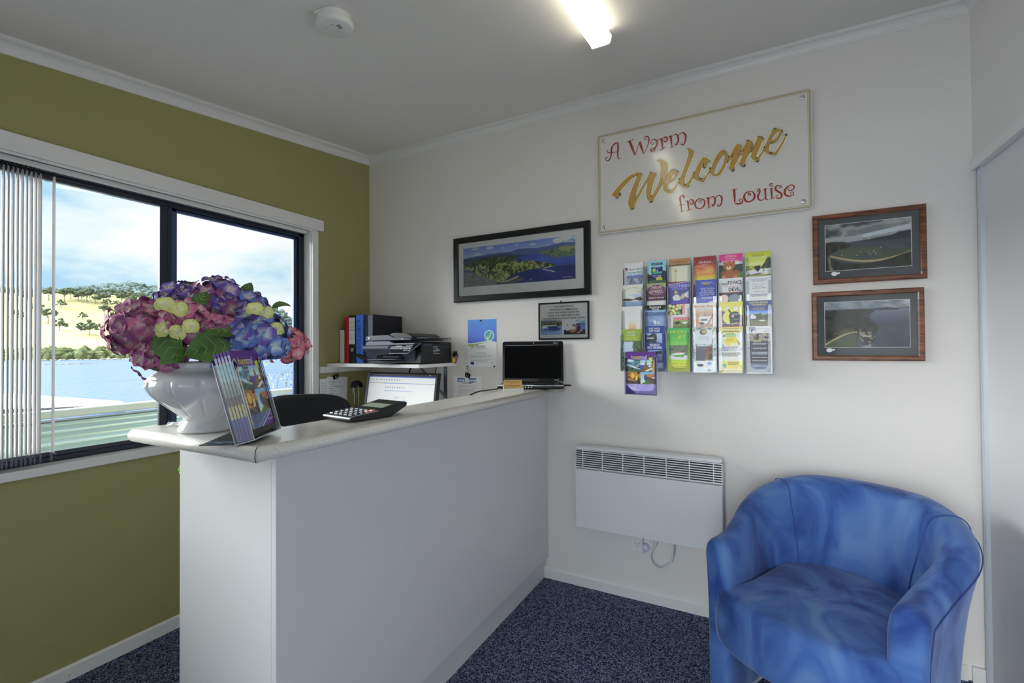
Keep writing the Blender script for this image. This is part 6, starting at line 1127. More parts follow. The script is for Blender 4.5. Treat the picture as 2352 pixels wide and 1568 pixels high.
leaflet(2, 0, 'cream leaflet with a lighthouse sketch below a tan band, top tier', a, [('The Boat Tower', 50, 190, 9, (60, 44, 30), 'c', 76, dict(shear=.1)), ('Huonville', 50, 182, 4, (60, 44, 30), 'c', 30)])
def a(cv): cv.rect(0, 0, 1, .15, (118, 32, 36)); cv.grad(0, .13, 1, .30, (130, 50, 42), (164, 90, 62)); cv.grad(0, .30, 1, .44, (176, 110, 74), (200, 120, 60)); cv.grad(0, .44, 1, .62, (206, 150, 66), (214, 176, 84)); f = cv.fbm(3, 9, 9); m = (f > .52) & (cv.V > .2) & (cv.V < .45); cv.a[m] = cv.a[m] * .7 + np.array((220, 190, 130)) * .3; cv.rect(0, .62, 1, 1, (120, 60, 50))
leaflet(3, 0, 'dark red leaflet fading into an orange sunset, top tier', a, [('HerbsLee', 50, 178, 13, Wt, 'c', 56, dict(shear=.25)), ('Huon Valley', 50, 170, 3.5, Wt, 'c', 24)])
def a(cv):
    cv.rect(0, 0, 1, 1, (60, 66, 62)); cv.rect(0, .16, 1, .26, (182, 192, 208)); pano(cv, 0, .24, 1, .62, [(30, 36, 30), (60, 70, 52), (44, 52, 46)], 9, 11); cv.rect(0, 0, 1, .17, (178, 44, 112)); cv.poly([(.76, .43), (1, .40), (1, .60), (.76, .6)], (70, 120, 60))
    for (u, v, ru, rv, cc) in ((.44, .46, .20, .13, (136, 76, 40)), (.17, .42, .10, .055, (130, 70, 38)), (.73, .42, .10, .055, (130, 70, 38)), (.22, .52, .14, .075, (140, 80, 44)), (.70, .52, .14, .075, (140, 80, 44)), (.25, .205, .07, .038, (128, 72, 40)), (.62, .205, .07, .038, (128, 72, 40)), (.44, .265, .23, .095, (144, 84, 48)), (.42, .305, .10, .042, (206, 166, 116)), (.34, .245, .022, .013, (24, 18, 14)), (.52, .245, .022, .013, (24, 18, 14)), (.42, .285, .03, .013, (24, 18, 14)), (.20, .545, .045, .02, (214, 180, 130)), (.70, .545, .045, .02, (214, 180, 130)), (.17, .50, .02, .012, (214, 180, 130)), (.24, .50, .02, .012, (214, 180, 130)), (.66, .50, .02, .012, (214, 180, 130)), (.74, .50, .02, .012, (214, 180, 130))): cv.ell(u, v, ru, rv, cc)
leaflet(4, 0, 'magenta garden leaflet picturing a brown bear figure, top tier', a, [("Tasmania's Largest", 50, 202, 3.6, Wt, 'c', 50, dict(bold=.02)), ('Landscaped Native Garden', 50, 197, 3.6, Wt, 'c', 70, dict(bold=.02)), ('Inverawe', 50, 186, 8, (230, 170, 205), 'c', 46), ('Native Gardens', 50, 175.5, 8, (230, 170, 205), 'c', 76)])
def a(cv): cv.grad(0, 0, 1, .30, (150, 156, 34), (176, 182, 92)); cv.grad(0, .22, 1, .40, (168, 176, 96), (206, 210, 170)); pano(cv, 0, .30, 1, .44, [(70, 80, 40), (160, 166, 60), (110, 118, 70), (210, 206, 80)], 16, 13); cv.tex(cv.mpoly([(.6, .36), (.74, .26), (.84, .16), (1, .14), (1, .42), (.66, .4)]), [(30, 36, 30), (70, 80, 50), (40, 50, 40)], 14, 15); cv.poly([(.04, .40), (1, .37), (1, .46), (.08, .50)], (186, 194, 214)); cv.poly([(.34, .34), (.40, .31), (.58, .31), (.60, .36), (.52, .43), (.46, .43)], (24, 26, 34)); cv.poly([(.1, .45), (.18, .49), (.44, .47), (.66, .46), (.7, .49), (.1, .52)], (84, 84, 110)); cv.ell(.70, .47, .08, .02, (190, 150, 140)); cv.ell(.72, .42, .03, .02, (50, 60, 150)); cv.rect(0, .5, 1, 1, (120, 124, 60))
leaflet(5, 0, 'lime green escape leaflet with a bather looking out, uppermost next the armchair', a, [('escape', 50, 190, 12.5, (112, 112, 26), 'c', 84), ('to the huon valley', 50, 180, 7, Wt, 'c', 86, dict(bold=.02)), ('Tasmania', 50, 171, 4, (200, 200, 140), 'c', 26)], w_=.102)
# second row
def a(cv): cv.rect(0, 0, 1, .25, (198, 196, 170)); pano(cv, 0, .24, 1, .34, [(140, 158, 190), (170, 180, 200)], 3, 17); cv.grad(0, .40, 1, .62, (120, 140, 165), (90, 112, 140)); cv.tex(cv.mpoly([(0, .34), (.25, .33), (.5, .36), (.72, .32), (.88, .295), (.92, .33), (1, .345), (1, .37), (.86, .40), (.6, .37), (.3, .40), (0, .385)]), [(40, 36, 34), (86, 70, 56), (52, 50, 50)], 9, 18); cv.put(abs(cv.V - .085 - .02 * np.sin(cv.U * 9)) < .006, (150, 150, 120)); cv.rect(0, .62, 1, 1, (120, 140, 160))
leaflet(0, 1, 'cream leaflet over a still lake reflection, second tier nearest the counter', a, [('>>>', 62, 188, 12, (150, 140, 110), 'c', 30, dict(shear=.5)), ('la mare', 92, 172, 6, (70, 66, 56), 'r', 36, dict(shear=.4)), ('Franklin', 92, 165, 3, (90, 90, 80), 'r', 24)])
def a(cv): cv.rect(0, 0, 1, 1, (196, 186, 194)); cv.rect(0, 0, 1, .2, (122, 132, 84)); cv.rect(0, .12, 1, .40, (84, 52, 70)); cv.poly([(0, .0), (1, .0), (1, .16), (.85, .10), (.5, .055), (.15, .10), (0, .16)], (122, 132, 84)); cv.ell(.5, .155, .47, .122, (204, 190, 200)); cv.ell(.5, .155, .455, .116, (88, 54, 72)); cv.ell(.5, .155, .33, .06, (116, 84, 96)); cv.rect(0, .345, 1, .405, (70, 42, 60)); cv.rect(0, .405, 1, .42, (110, 80, 96)); pano(cv, 0, .52, 1, .62, [(84, 84, 60), (150, 140, 140), (190, 182, 190)], 7, 20)
leaflet(1, 1, 'plum leaflet with an oval retreat emblem, second tier', a, [('THELMA', 50, 184, 13, (210, 196, 204), 'c', 62), ('RETREAT', 50, 160, 13, (210, 196, 204), 'c', 68), ('ENGLEFOOD TEAROOMS', 50, 134, 5, Wt, 'c', 92, dict(bold=.03))], w_=.092)
def a(cv): cv.rect(0, 0, 1, 1, (74, 66, 150)); cv.poly([(0, .0), (1, .0), (1, .03), (.6, .05), (0, .07)], (92, 48, 66)); cv.put(abs(cv.V - (.065 - .05 * cv.U)) < .006, (220, 215, 225)); cv.rect(.10, .20, .94, .44, (70, 74, 120)); cv.poly([(.24, .42), (.2, .36), (.32, .30), (.46, .30), (.6, .40), (.5, .44), (.3, .44)], (196, 190, 204)); cv.ell(.36, .25, .08, .04, (170, 140, 110)); cv.poly([(.56, .36), (.66, .28), (.76, .36), (.66, .42)], (176, 150, 110)); cv.poly([(.7, .3), (.94, .22), (.94, .40), (.76, .36)], (190, 180, 180)); cv.rect(.05, .44, 1, .58, (78, 66, 148))
leaflet(2, 1, 'violet hotel leaflet showing diners at a table, second tier', a, [('SOUTHERN', 50, 182, 14, (205, 205, 235), 'c', 90), ('LIGHTS HOTEL', 50, 170, 9, (150, 150, 215), 'c', 86)])
def a(cv): cv.rect(0, 0, 1, 1, (52, 70, 150)); cv.ell(.50, .115, .12, .035, (70, 66, 40)); cv.ell(.5, .10, .18, .012, (170, 150, 90)); cv.poly([(.55, .62), (.62, .5), (1, .46), (1, .62)], (160, 140, 160)); cv.ell(.7, .55, .1, .04, (210, 205, 200))
leaflet(3, 1, 'royal blue cafe leaflet with white serif lines, second tier', a, [('Head South,', 55, 193, 8.5, Wt, 'c', 56), ('Enjoy the taste', 58, 165, 8.5, Wt, 'c', 66), ('of the Huon,', 58, 155, 8.5, Wt, 'c', 58), ('at Petty Sessions', 55, 145, 8.5, Wt, 'c', 74), ('Gourmet Cafe', 56, 135, 8.5, Wt, 'c', 70), (None, 28, 127, 1.4, (190, 195, 225), 'c', 58, dict(n=5))], w_=.094, dx=.006)
def a(cv): cv.rect(0, 0, 1, 1, (200, 200, 208)); cv.rect(0, .31, 1, .335, (160, 110, 100)); cv.rect(0, .33, 1, .62, (44, 50, 56)); cv.ell(.22, .45, .18, .09, (176, 156, 140)); cv.ell(.66, .46, .24, .10, (92, 104, 118)); cv.ell(.28, .50, .10, .04, (190, 160, 160)); cv.ell(.84, .50, .05, .02, (210, 210, 215)); cv.rect(0, .60, 1, 1, (60, 60, 60))
leaflet(4, 1, 'white wildlife leaflet in big black capitals above an animal photo, second tier', a, [('FACE', 26, 178, 11, Bk, 'c', 24, dict(bold=.02)), ('TO FACE', 66, 180, 17, Bk, 'c', 58, dict(bold=.02)), ('WITH A', 30, 168, 4, (150, 60, 70), 'c', 18), ('TASMANIAN', 62, 167, 6, (170, 70, 80), 'c', 36), ('DEVIL', 66, 149, 16.5, Bk, 'c', 50, dict(bold=.02))])
def a(cv): cv.rect(0, 0, 1, 1, (190, 196, 214)); b_ = [(.12, .05, .95, .055), (.12, .05, .13, .6), (.945, .05, .955, .6)]; [cv.rect(*q, (110, 118, 140)) for q in b_]
leaflet(5, 1, 'pale blue grey typed leaflet with a ruled border, second tier next the armchair', a, [('CAROLYN NOLAN', 54, 192, 5.5, (80, 86, 110), 'c', 62), ('Ph.  0429 646772', 54, 186, 5, (80, 86, 110), 'c', 54), ('Bookings   by appointment', 54, 173, 3.6, (80, 86, 110), 'c', 76), ('Lady Franklin', 54, 162, 5, (80, 86, 110), 'c', 40), ('TOURS COOKERY', 54, 153, 6, (80, 86, 110), 'c', 56), ('at', 54, 146, 4, (80, 86, 110), 'c', 12), ("Harper's Lane", 54, 138, 5.5, (80, 86, 110), 'c', 42), (None, 18, 128, 1.4, (96, 102, 126), 'c', 74, dict(n=5))], w_=.102)
# third row
def a(cv): cv.rect(0, 0, 1, 1, (194, 200, 196)); cv.grad(.33, .33, .70, .62, (200, 190, 180), (176, 116, 66)); cv.rect(.33, .20, .70, .203, (150, 158, 160))
leaflet(0, 2, 'plain grey-green leaflet with a small orange panel, third tier nearest the counter', a, [('888', 50, 184, 6, (150, 158, 162), 'c', 16), (None, 20, 201, 1.0, (170, 175, 170), 'c', 60, dict(n=1)), (None, 32, 171, 1.0, (150, 158, 160), 'c', 40, dict(n=1))])
def a(cv): cv.rect(0, 0, 1, .12, (14, 14, 18)); cv.grad(0, .12, 1, .25, (130, 160, 205), (96, 116, 160)); cv.put(cv.box(0, .12, 1, .3) & cv.below([(0, .16), (.25, .15), (.5, .175), (.75, .155), (1, .18)]), (74, 92, 132)); cv.put(cv.box(0, .22, 1, .62) & cv.below([(0, .25), (.5, .255), (1, .245)]), (98, 116, 150)); pano(cv, 0, .25, 1, .62, [(92, 110, 146), (118, 136, 170)], 4, 24); cv.ell(.46, .40, .07, .045, (200, 205, 225)); cv.ell(.62, .42, .06, .03, (190, 170, 180)); cv.ell(.36, .43, .06, .03, (90, 100, 160))
leaflet(1, 2, 'black headed woodland leaflet over a misty blue picture, third tier', a, [('Enchanted', 48, 197, 9.5, Wt, 'c', 62, dict(bold=.02)), ('Woods', 48, 187, 9.5, Wt, 'c', 36, dict(bold=.02))])
def a(cv):
    cv.rect(0, 0, 1, 1, (198, 200, 208)); cv.rect(.02, 0, .66, .245, (44, 42, 34)); rr = random.Random(5)
    for (u, v) in ((.12, .04), (.28, .06), (.46, .035), (.1, .13), (.26, .145), (.42, .11), (.56, .09), (.34, .20), (.15, .21), (.52, .2), (.60, .02)): cv.ell(u, v, .085, .040, (rr.choice((170, 190, 150)), rr.choice((150, 170, 140)), 96)); cv.ell(u, v, .055, .026, (206, 196, 140))
    cv.tex(cv.mpoly([(.40, .16), (.58, .13), (.6, .24), (.42, .24)]), [(40, 90, 40), (90, 140, 70), (220, 225, 215)], 14, 26)
    ck = ((cv.U * 28).astype(int) + (cv.V * 60).astype(int)) % 2 == 0; m = cv.box(.66, 0, .78, .245); cv.put(m, (196, 40, 48)); cv.put(m & ck, (225, 205, 205)); m = cv.box(.24, .30, 1, .375); cv.put(m, (170, 44, 54)); cv.put(m & (((cv.U * 24).astype(int) + (cv.V * 52).astype(int)) % 3 == 0), (220, 205, 210)); cv.grad(.24, .375, 1, .62, (120, 140, 70), (70, 80, 50)); cv.poly([(.3, .42), (.5, .39), (.62, .43), (.4, .47)], (40, 40, 40)); cv.poly([(.6, .42), (.95, .40), (.8, .47)], (200, 200, 205))
leaflet(2, 2, 'white food leaflet with red checked strips and sliced vegetables, third tier', a, [(None, 10, 152, 1.6, (110, 112, 130), 'l', 55, dict(n=1))])
def a(cv): cv.rect(0, 0, 1, 1, (150, 128, 116)); cv.rect(0, 0, 1, .12, (200, 204, 214)); cv.grad(0, .12, 1, .26, (186, 170, 160), (150, 116, 96)); pano(cv, 0, .24, 1, .62, [(120, 100, 90), (164, 142, 130), (140, 118, 108)], 5, 28); cv.rect(.28, .30, .80, .47, (186, 184, 190)); cv.rect(.34, .36, .62, .40, (90, 86, 96)); cv.poly([(.62, .47), (.86, .26), (.9, .26), (.68, .47)], (110, 60, 56)); cv.ell(.16, .42, .1, .06, (170, 120, 70)); cv.ell(.38, .455, .12, .022, (50, 48, 54))
leaflet(3, 2, 'brown boat-building leaflet with fat white and orange title, third tier', a, [('Wooden Boat', 46, 190, 10.5, (205, 130, 74), 'c', 84, dict(bold=.03)), ('Centre', 52, 174, 17, Wt, 'c', 88, dict(bold=.05))], w_=.102)
def a(cv): cv.rect(0, 0, 1, 1, (186, 172, 70)); cv.poly([(0, .16), (.35, .24), (1, .30), (1, 1), (0, 1)], (84, 52, 76)); cv.poly([(.72, .2), (1, .22), (1, .30)], (186, 172, 70)); cv.ell(.52, .345, .36, .155, (196, 186, 84)); cv.poly([(.66, 0), (1, 0), (1, .30), (.8, .3)], (186, 172, 70)); cv.ell(.66, .33, .24, .11, (20, 20, 22)); cv.poly([(.44, .36), (.88, .36), (.86, .44), (.46, .50)], (20, 20, 22)); cv.poly([(.36, .17), (.42, .16), (.54, .24), (.48, .26)], (20, 20, 22)); cv.ell(.70, .15, .085, .035, (206, 208, 216)); cv.rect(.64, .16, .76, .20, (206, 208, 216)); cv.ell(.34, .15, .09, .03, (160, 176, 190)); cv.rect(.54, .27, .9, .285, (150, 160, 140)); cv.ell(.58, .32, .06, .024, (200, 120, 140)); cv.rect(.6, .38, .84, .395, (70, 120, 100))
leaflet(4, 2, 'yellow and plum cookery leaflet with a black figure in a chef hat, third tier', a, [('Curriculum Readhouse', 52, 108, 7, (210, 190, 200), 'c', 86)])
def a(cv): cv.rect(0, 0, 1, .215, (34, 50, 112)); cv.grad(0, .215, 1, .34, (76, 106, 180), (150, 176, 214)); cv.tex(cv.box(0, .29, 1, .40) & cv.below([(0, .33), (.4, .29), (.7, .31), (1, .27)]), [(36, 48, 40), (70, 84, 56), (50, 60, 56)], 8, 30); cv.poly([(.14, .33), (.26, .30), (.40, .33), (.40, .39), (.14, .39)], (200, 204, 214)); cv.poly([(.4, .3), (.6, .27), (.62, .40), (.4, .4)], (52, 66, 44)); cv.grad(0, .40, 1, .62, (90, 92, 70), (110, 104, 84)); cv.rect(.2, .405, 1, .415, (50, 44, 40)); cv.ell(.64, .43, .13, .012, (205, 205, 210)); cv.rect(.14, .28, .18, .4, (60, 70, 130)); cv.ell(.08, .33, .07, .035, (130, 70, 80))
leaflet(5, 2, 'navy lodging leaflet with yellow capitals above a house photo, third tier next the armchair', a, [('WALTON HOUSE', 50, 197, 8.5, Yl, 'c', 72, dict(bold=.02)), ('HUONVILLE', 50, 187, 8.5, Yl, 'c', 52, dict(bold=.02)), ('* * * *', 50, 178, 6, Yl, 'c', 30), ('Affordable Luxury', 50, 174, 4.6, Yl, 'c', 56), ('Accommodation', 50, 168, 4.6, Yl, 'c', 48)], w_=.103)
# bottom row
def a(cv): cv.rect(0, 0, 1, 1, (120, 140, 60)); cv.rect(0, .28, 1, .96, (80, 96, 70)); cv.tex(cv.box(0, .29, 1, .9), [(54, 70, 62), (110, 124, 120), (84, 100, 80)], 7, 32); cv.poly([(.14, .30), (.58, .30), (.54, .42), (.60, .52), (.1, .56), (.06, .42)], (150, 164, 196)); cv.tex(cv.box(.6, .29, 1, .9), [(40, 56, 40), (90, 110, 70), (60, 76, 56)], 14, 33)
leaflet(0, 3, 'olive green treetop walk leaflet half hidden by the purple guide', a, [('tahune', 46, 190, 11, Wt, 'c', 56, dict(shear=.4)), ('airwalk', 48, 177, 10, Wt, 'c', 48, dict(shear=.4)), ('and lodge', 48, 164, 10, (176, 205, 80), 'c', 58, dict(shear=.4)), ('HUON FOREST TASMANIA', 50, 155, 3.6, (170, 190, 210), 'c', 66)])
def a(cv): cv.rect(0, 0, 1, 1, (26, 52, 118)); cv.grad(.08, .17, .86, .40, (140, 158, 190), (110, 126, 160)); cv.tex(cv.mpoly([(.08, .20), (.2, .22), (.4, .17), (.56, .19), (.60, .30), (.56, .36), (.8, .39), (.08, .40)]), [(28, 32, 38), (60, 66, 70), (40, 44, 52)], 9, 34); cv.poly([(.08, .27), (.42, .27), (.42, .29), (.08, .29)], (205, 208, 216)); cv.grad(.1, .56, .84, .80, (120, 136, 170), (60, 74, 110)); cv.poly([(.3, .6), (.84, .57), (.84, .64), (.5, .66)], (28, 32, 40)); cv.rect(.1, .85, .9, .98, (110, 126, 156))
leaflet(1, 3, 'navy cottages and cruises leaflet with two photos, bottom tier beside the purple guide', a, [('PORT HUON', 46, 193, 10, Wt, 'c', 56, dict(bold=.02)), ('COTTAGES', 46, 181, 10, Wt, 'c', 56, dict(bold=.02)), ('FRANKLIN', 47, 113, 10, Wt, 'c', 50, dict(bold=.02)), ('ECO CRUISES', 47, 100, 10, Wt, 'c', 74, dict(bold=.03))], w_=.092, dz=.012)
def a(cv): cv.grad(0, 0, 1, .35, (46, 140, 70), (90, 160, 60)); cv.grad(0, .35, 1, .75, (104, 166, 58), (150, 178, 60)); cv.grad(0, .75, 1, 1, (160, 176, 50), (206, 194, 96)); cv.rect(.10, .39, .90, .72, (92, 104, 92)); cv.tex(cv.box(.1, .39, .9, .6), [(62, 74, 62), (96, 108, 92), (80, 92, 78)], 8, 36); cv.rect(.10, .62, .9, .72, (180, 190, 214)); cv.poly([(.14, .595), (.40, .57), (.80, .56), (.82, .59), (.72, .66), (.34, .655)], (84, 130, 66)); cv.poly([(.14, .595), (.40, .57), (.80, .56), (.70, .605), (.3, .615)], (205, 210, 208)); [cv.ell(.30 + .07 * i, .545 + .008 * (i % 2), .028, .014, (170 - 20 * (i % 2), 90, 90)) for i in range(6)]
leaflet(2, 3, 'bright green jet boat leaflet with yellow slanted title, bottom tier', a, [('HUON', 48, 184, 17, (215, 195, 60), 'c', 76, dict(shear=.2)), ('JET', 62, 160, 18, (215, 195, 60), 'c', 44, dict(shear=.2)), ('ADVENTURE - HUONVILLE', 52, 140, 4, (190, 215, 170), 'c', 64), ('Come for the ride', 50, 36, 7, (92, 130, 40), 'c', 84, dict(shear=.4)), ('on the cleanest', 52, 25, 6, (92, 120, 40), 'c', 70, dict(shear=.4)), ('river in the country', 50, 17, 5, (92, 110, 40), 'c', 66, dict(shear=.3))], w_=.101)
def a(cv): cv.tex(cv.box(0, 0, 1, .95), [(84, 96, 88), (140, 150, 150), (180, 186, 190), (110, 124, 104), (64, 76, 60)], 13, 38); cv.poly([(.18, .06), (.8, .06), (.88, .2), (.78, .38), (.16, .38), (.1, .2)], (166, 172, 182)); cv.ell(.46, .105, .15, .062, (58, 56, 46)); cv.ell(.5, .10, .09, .04, (150, 140, 70)); cv.rect(.15, .42, .52, .75, (70, 72, 80)); cv.ell(.35, .62, .2, .14, (66, 68, 76)); cv.tex(cv.box(.52, .42, .84, .72), [(60, 34, 28), (120, 78, 62), (40, 30, 28)], 8, 39); cv.grad(0, .74, 1, 1, (176, 184, 196), (200, 204, 220)); cv.ell(.32, .84, .14, .03, (52, 54, 66)); cv.ell(.70, .80, .09, .035, (96, 140, 190)); cv.ell(.70, .945, .08, .034, (60, 120, 60)); cv.put(abs(((cv.U - .3) / .1) ** 2 + ((cv.V - .935) / .02) ** 2 - 1) < .3, (90, 100, 110))
leaflet(3, 3, 'silver leafy leaflet with a round black badge and dark doorway, bottom tier', a, [('Welcome to', 48, 164, 5, (70, 78, 84), 'c', 40, dict(shear=.3)), ('The Huon Valley', 48, 156, 5, (70, 78, 84), 'c', 60, dict(shear=.3)), ('TASMANIA', 48, 147, 6, (150, 156, 168), 'c', 54), ('the', 34, 32, 6, (40, 44, 56), 'c', 20, dict(bold=.03)), ('T-Qual', 52, 12, 5, (70, 80, 92), 'l', 16)], w_=.102)
def a(cv): cv.grad(0, 0, 1, .14, (176, 150, 84), (206, 196, 150)); cv.grad(0, .10, 1, .5, (196, 198, 200), (206, 208, 214)); cv.grad(0, .52, 1, .78, (204, 206, 214), (214, 200, 150)); cv.grad(0, .74, 1, 1, (206, 180, 96), (190, 158, 74)); cv.poly([(.14, .10), (.5, .075), (.86, .10), (.9, .15), (.5, .125), (.1, .15)], (186, 160, 76)); cv.ell(.48, .30, .28, .12, (206, 166, 48)); cv.ell(.48, .18, .24, .05, (120, 150, 96)); cv.rect(.26, .18, .70, .22, (130, 158, 104)); cv.ell(.22, .24, .08, .03, (210, 212, 220)); cv.ell(.56, .38, .07, .03, (206, 206, 200)); cv.ell(.18, .40, .05, .03, (110, 150, 140)); cv.ell(.84, .37, .07, .04, (160, 140, 60)); cv.poly([(.74, .30), (.76, .29), (.84, .36), (.82, .37)], (60, 44, 30)); cv.ell(.22, .20, .05, .02, (80, 70, 60)); cv.poly([(.08, .81), (.30, .81), (.28, .89), (.20, .92), (.12, .89)], (44, 140, 110)); cv.ell(.88, .85, .06, .02, (150, 130, 90))
leaflet(4, 3, 'honey yellow leaflet with a cartoon honey jar and list, bottom tier', a, [('Come and see us at', 50, 200, 6, (60, 46, 26), 'c', 64, dict(shear=.2)), ('The Honey Pot', 50, 186, 8, (70, 46, 20), 'c', 66, dict(bold=.02)), ('HONEY', 46, 146, 9, (150, 110, 30), 'c', 30), (None, 10, 118, 1.6, (80, 84, 110), 'l', 76, dict(n=8, rag=.7)), (None, 12, 90, 1.8, (90, 80, 60), 'l', 80, dict(n=6, rag=.3)), (None, 36, 48, 1.5, (130, 104, 50), 'l', 50, dict(n=6, rag=.4)), (None, 30, 10, 1.5, (130, 104, 50), 'c', 44, dict(n=2))], w_=.1)
def a(cv): cv.rect(0, 0, 1, 1, (190, 192, 214)); cv.rect(.05, .155, .95, .98, (38, 42, 66)); cv.rect(.14, .34, .90, .79, (16, 18, 30)); cv.tex(cv.box(.05, .16, .95, .32), [(40, 40, 44), (150, 134, 116), (90, 80, 74), (190, 184, 180)], 6, 42); cv.rect(.38, .17, .50, .30, (22, 22, 30)); cv.tex(cv.box(.05, .80, .95, .98), [(58, 66, 96), (84, 92, 120)], 6, 43); cv.rect(.14, .785, .90, .79, (150, 155, 175)); [cv.ell(.14 + .05 * (i % 5) + .01 * (i // 5), .03 + .022 * (i // 5), .018, .010, (40, 44, 70)) for i in range(20)]; cv.poly([(.20, .10), (.24, .06), (.26, .08), (.22, .15)], (40, 44, 70)); cv.poly([(.28, .31), (.62, .28), (.6, .33), (.3, .335)], (120, 130, 80))
leaflet(5, 3, 'white bordered black text leaflet with a small tree emblem, bottom tier next the armchair', a, [('Grandvue at Crabtree', 92, 196, 4.5, (120, 126, 160), 'r', 54), ('Bed and', 92, 189, 4, (120, 126, 160), 'r', 26), ('Breakfast', 92, 183, 4, (120, 126, 160), 'r', 28), (None, 17, 133, 1.5, (160, 164, 180), 'c', 71, dict(n=3, seed=2)), (None, 17, 113, 1.5, (160, 164, 180), 'c', 71, dict(n=3, seed=3)), (None, 17, 94, 1.5, (160, 164, 180), 'c', 71, dict(n=5, seed=4)), (None, 17, 71, 1.5, (160, 164, 180), 'c', 71, dict(n=2, seed=5)), (None, 17, 57, 1.5, (160, 164, 180), 'c', 71, dict(n=2, seed=6)), (None, 20, 36, 1.5, (150, 160, 185), 'c', 66, dict(n=4, seed=7)), ('ACCOMMODATION', 52, 8, 5, (180, 186, 205), 'c', 52, dict(shear=.3))], w_=.101)
# the purple guide in the single pocket
t = thing('brochure', 'purple touring guide with photo collage in the single wall pocket under the rack', 'brochure', (1.917, -a5y, a5zb + .002)); o = tuple(t.location)
gx0, gx1, gz0, gh = 1.8425, 1.9905, a5zb + .002, .211
g = G(o); g.box((gx0, -a5y + .0004, gz0), (gx1, -a5y + .014, gz0 + gh), 1); g.grid(guide_art(), lambda u, v: (gx0 + u * (gx1 - gx0), -a5y, gz0 + v * gh), 0); g.build('cover', [M_PRINT, mat('purple card', (0, 0, 0))], t, recalc=False)
g = G(o); guide_text(g, lambda x, y: (gx0 + x / 1000, -a5y - .0004, gz0 + y / 1000)); g.build('lettering', [M_ORANGE, M_WHITEI, M_LIME], t, recalc=False)
# ------------------------------------------------------------------ blue tub chair
AO = Vector((2.658, -.47, 0)); fdir = Vector((-.45, -.893, 0)).normalized(); AR = math.atan2(fdir.y, fdir.x) - math.pi / 2    # local +y is the way it faces
tb = thing('tub_armchair', 'blue suede tub armchair by the white sliding door', 'armchair', AO, AR)
HWD, RB = .308, .308
def path(t):
    """round the shell from one arm front over the back to the other: point, outward normal, how far back (0 front .. 1 middle of back)"""
    st = .25; La = st; Lc = math.pi * RB / 2; tot = 2 * (La + Lc); s = t * tot
    if s < La: return Vector((HWD, .25 - s, 0)), Vector((1, 0, 0)), s / (tot / 2)
    if s > tot - La: return Vector((-HWD, .25 - (tot - s), 0)), Vector((-1, 0, 0)), (tot - s) / (tot / 2)
    a = (s - La) / RB; return Vector((HWD * math.cos(a), -RB * math.sin(a) * 1.02, 0)), Vector((math.cos(a), -math.sin(a), 0)).normalized(), 1 - abs(s - tot / 2) / (tot / 2)
def section(p, n, b, k=1.0, fy=0.0, hk=0.0):
    H = .605 + .165 * sstep(.0, .80, b) + hk; th = .085 + .045 * sstep(.3, .9, b); fl = .012 + .055 * sstep(.05, .6, b)
    L = []
    for (q, z) in ((0, .004), (.004, .12), (.15 * fl, H * .45), (.55 * fl, H * .75), (fl, H - .075), (fl + .004, H - .04), (fl - .012, H - .012), (fl - .040, H), (fl - th * .80, H - .006), (fl - th, H - .028), (fl - th - .012, H - .075), (.3 * fl - th - .004, H * .70), (-th, H * .5), (-th, .25), (-th, .12), (-th, .004)):
        mid = (fl * min(1, z / H)) - th / 2; qq = mid + (q - mid) * k; r = p + n * qq + Vector((0, fy, 0)); L.append((r.x, r.y, z if z < H * .6 else z - (1 - k) * .05))
    return L
NS = 44; loops = []
for (k, fy) in ((.55, .038), (.86, .030), (.98, .012)):
    p, n, b = path(0); loops.append(section(p, n, 0, k, fy))
for i in range(NS + 1): loops.append(section(*path(i / NS)))
for (k, fy) in ((.98, .012), (.86, .030), (.55, .038)):
    p, n, b = path(1); loops.append(section(p, n, 0, k, fy))
g = G(); g.rings(loops); sh = g.build('shell', M_SUEDE, tb, sub=1)
# seat
def outline(k, x=.228, yb=-.18, yf=.30, bul=.075):
    P = []
    for i in range(13):      # front edge, bowed
        u = -1 + 2 * i / 12; P.append((u * (x + .062) * k, yf + bul * (1 - u * u) - (.02 if abs(u) > .99 else 0) - (1 - k) * .3))
    for i in range(1, 5): P.append((x * k + (.045 - .045 * min(1, i / 1.5)) * k, yf - .02 - i * (yf - yb - .16) / 5))
    for i in range(13): a = math.pi * i / 12; P.append((x * k * math.cos(a), yb + .06 - (.11 * math.sin(a)) * k))
    for i in range(4, 0, -1): P.append((-x * k - (.045 - .045 * min(1, i / 1.5)) * k, yf - .02 - i * (yf - yb - .16) / 5))
    return P
crown = lambda x, y: .030 * (1 - (x / .30) ** 2) * (1 - ((y - .05) / .40) ** 2)
g = G(); lv = []
for z, k in ((.255, .93), (.250, .97), (.270, .995), (.33, 1.01), (.395, 1.0), (.422, .965), (.432, .90)): lv.append([(x, y, z + (crown(x, y) if z > .40 else 0)) for x, y in outline(k)])
for k in (.7, .45, .2, .05): lv.append([(x, .06 + (y - .06) * 1.0 if k > .9 else .06 + (y - .06) * k / .9, .434 + crown(x, .06 + (y - .06) * k / .9)) for x, y in outline(.9) for x in (x * k / .9,)])
g.rings(lv); g.build('seat', M_SUEDE, tb, sub=1)
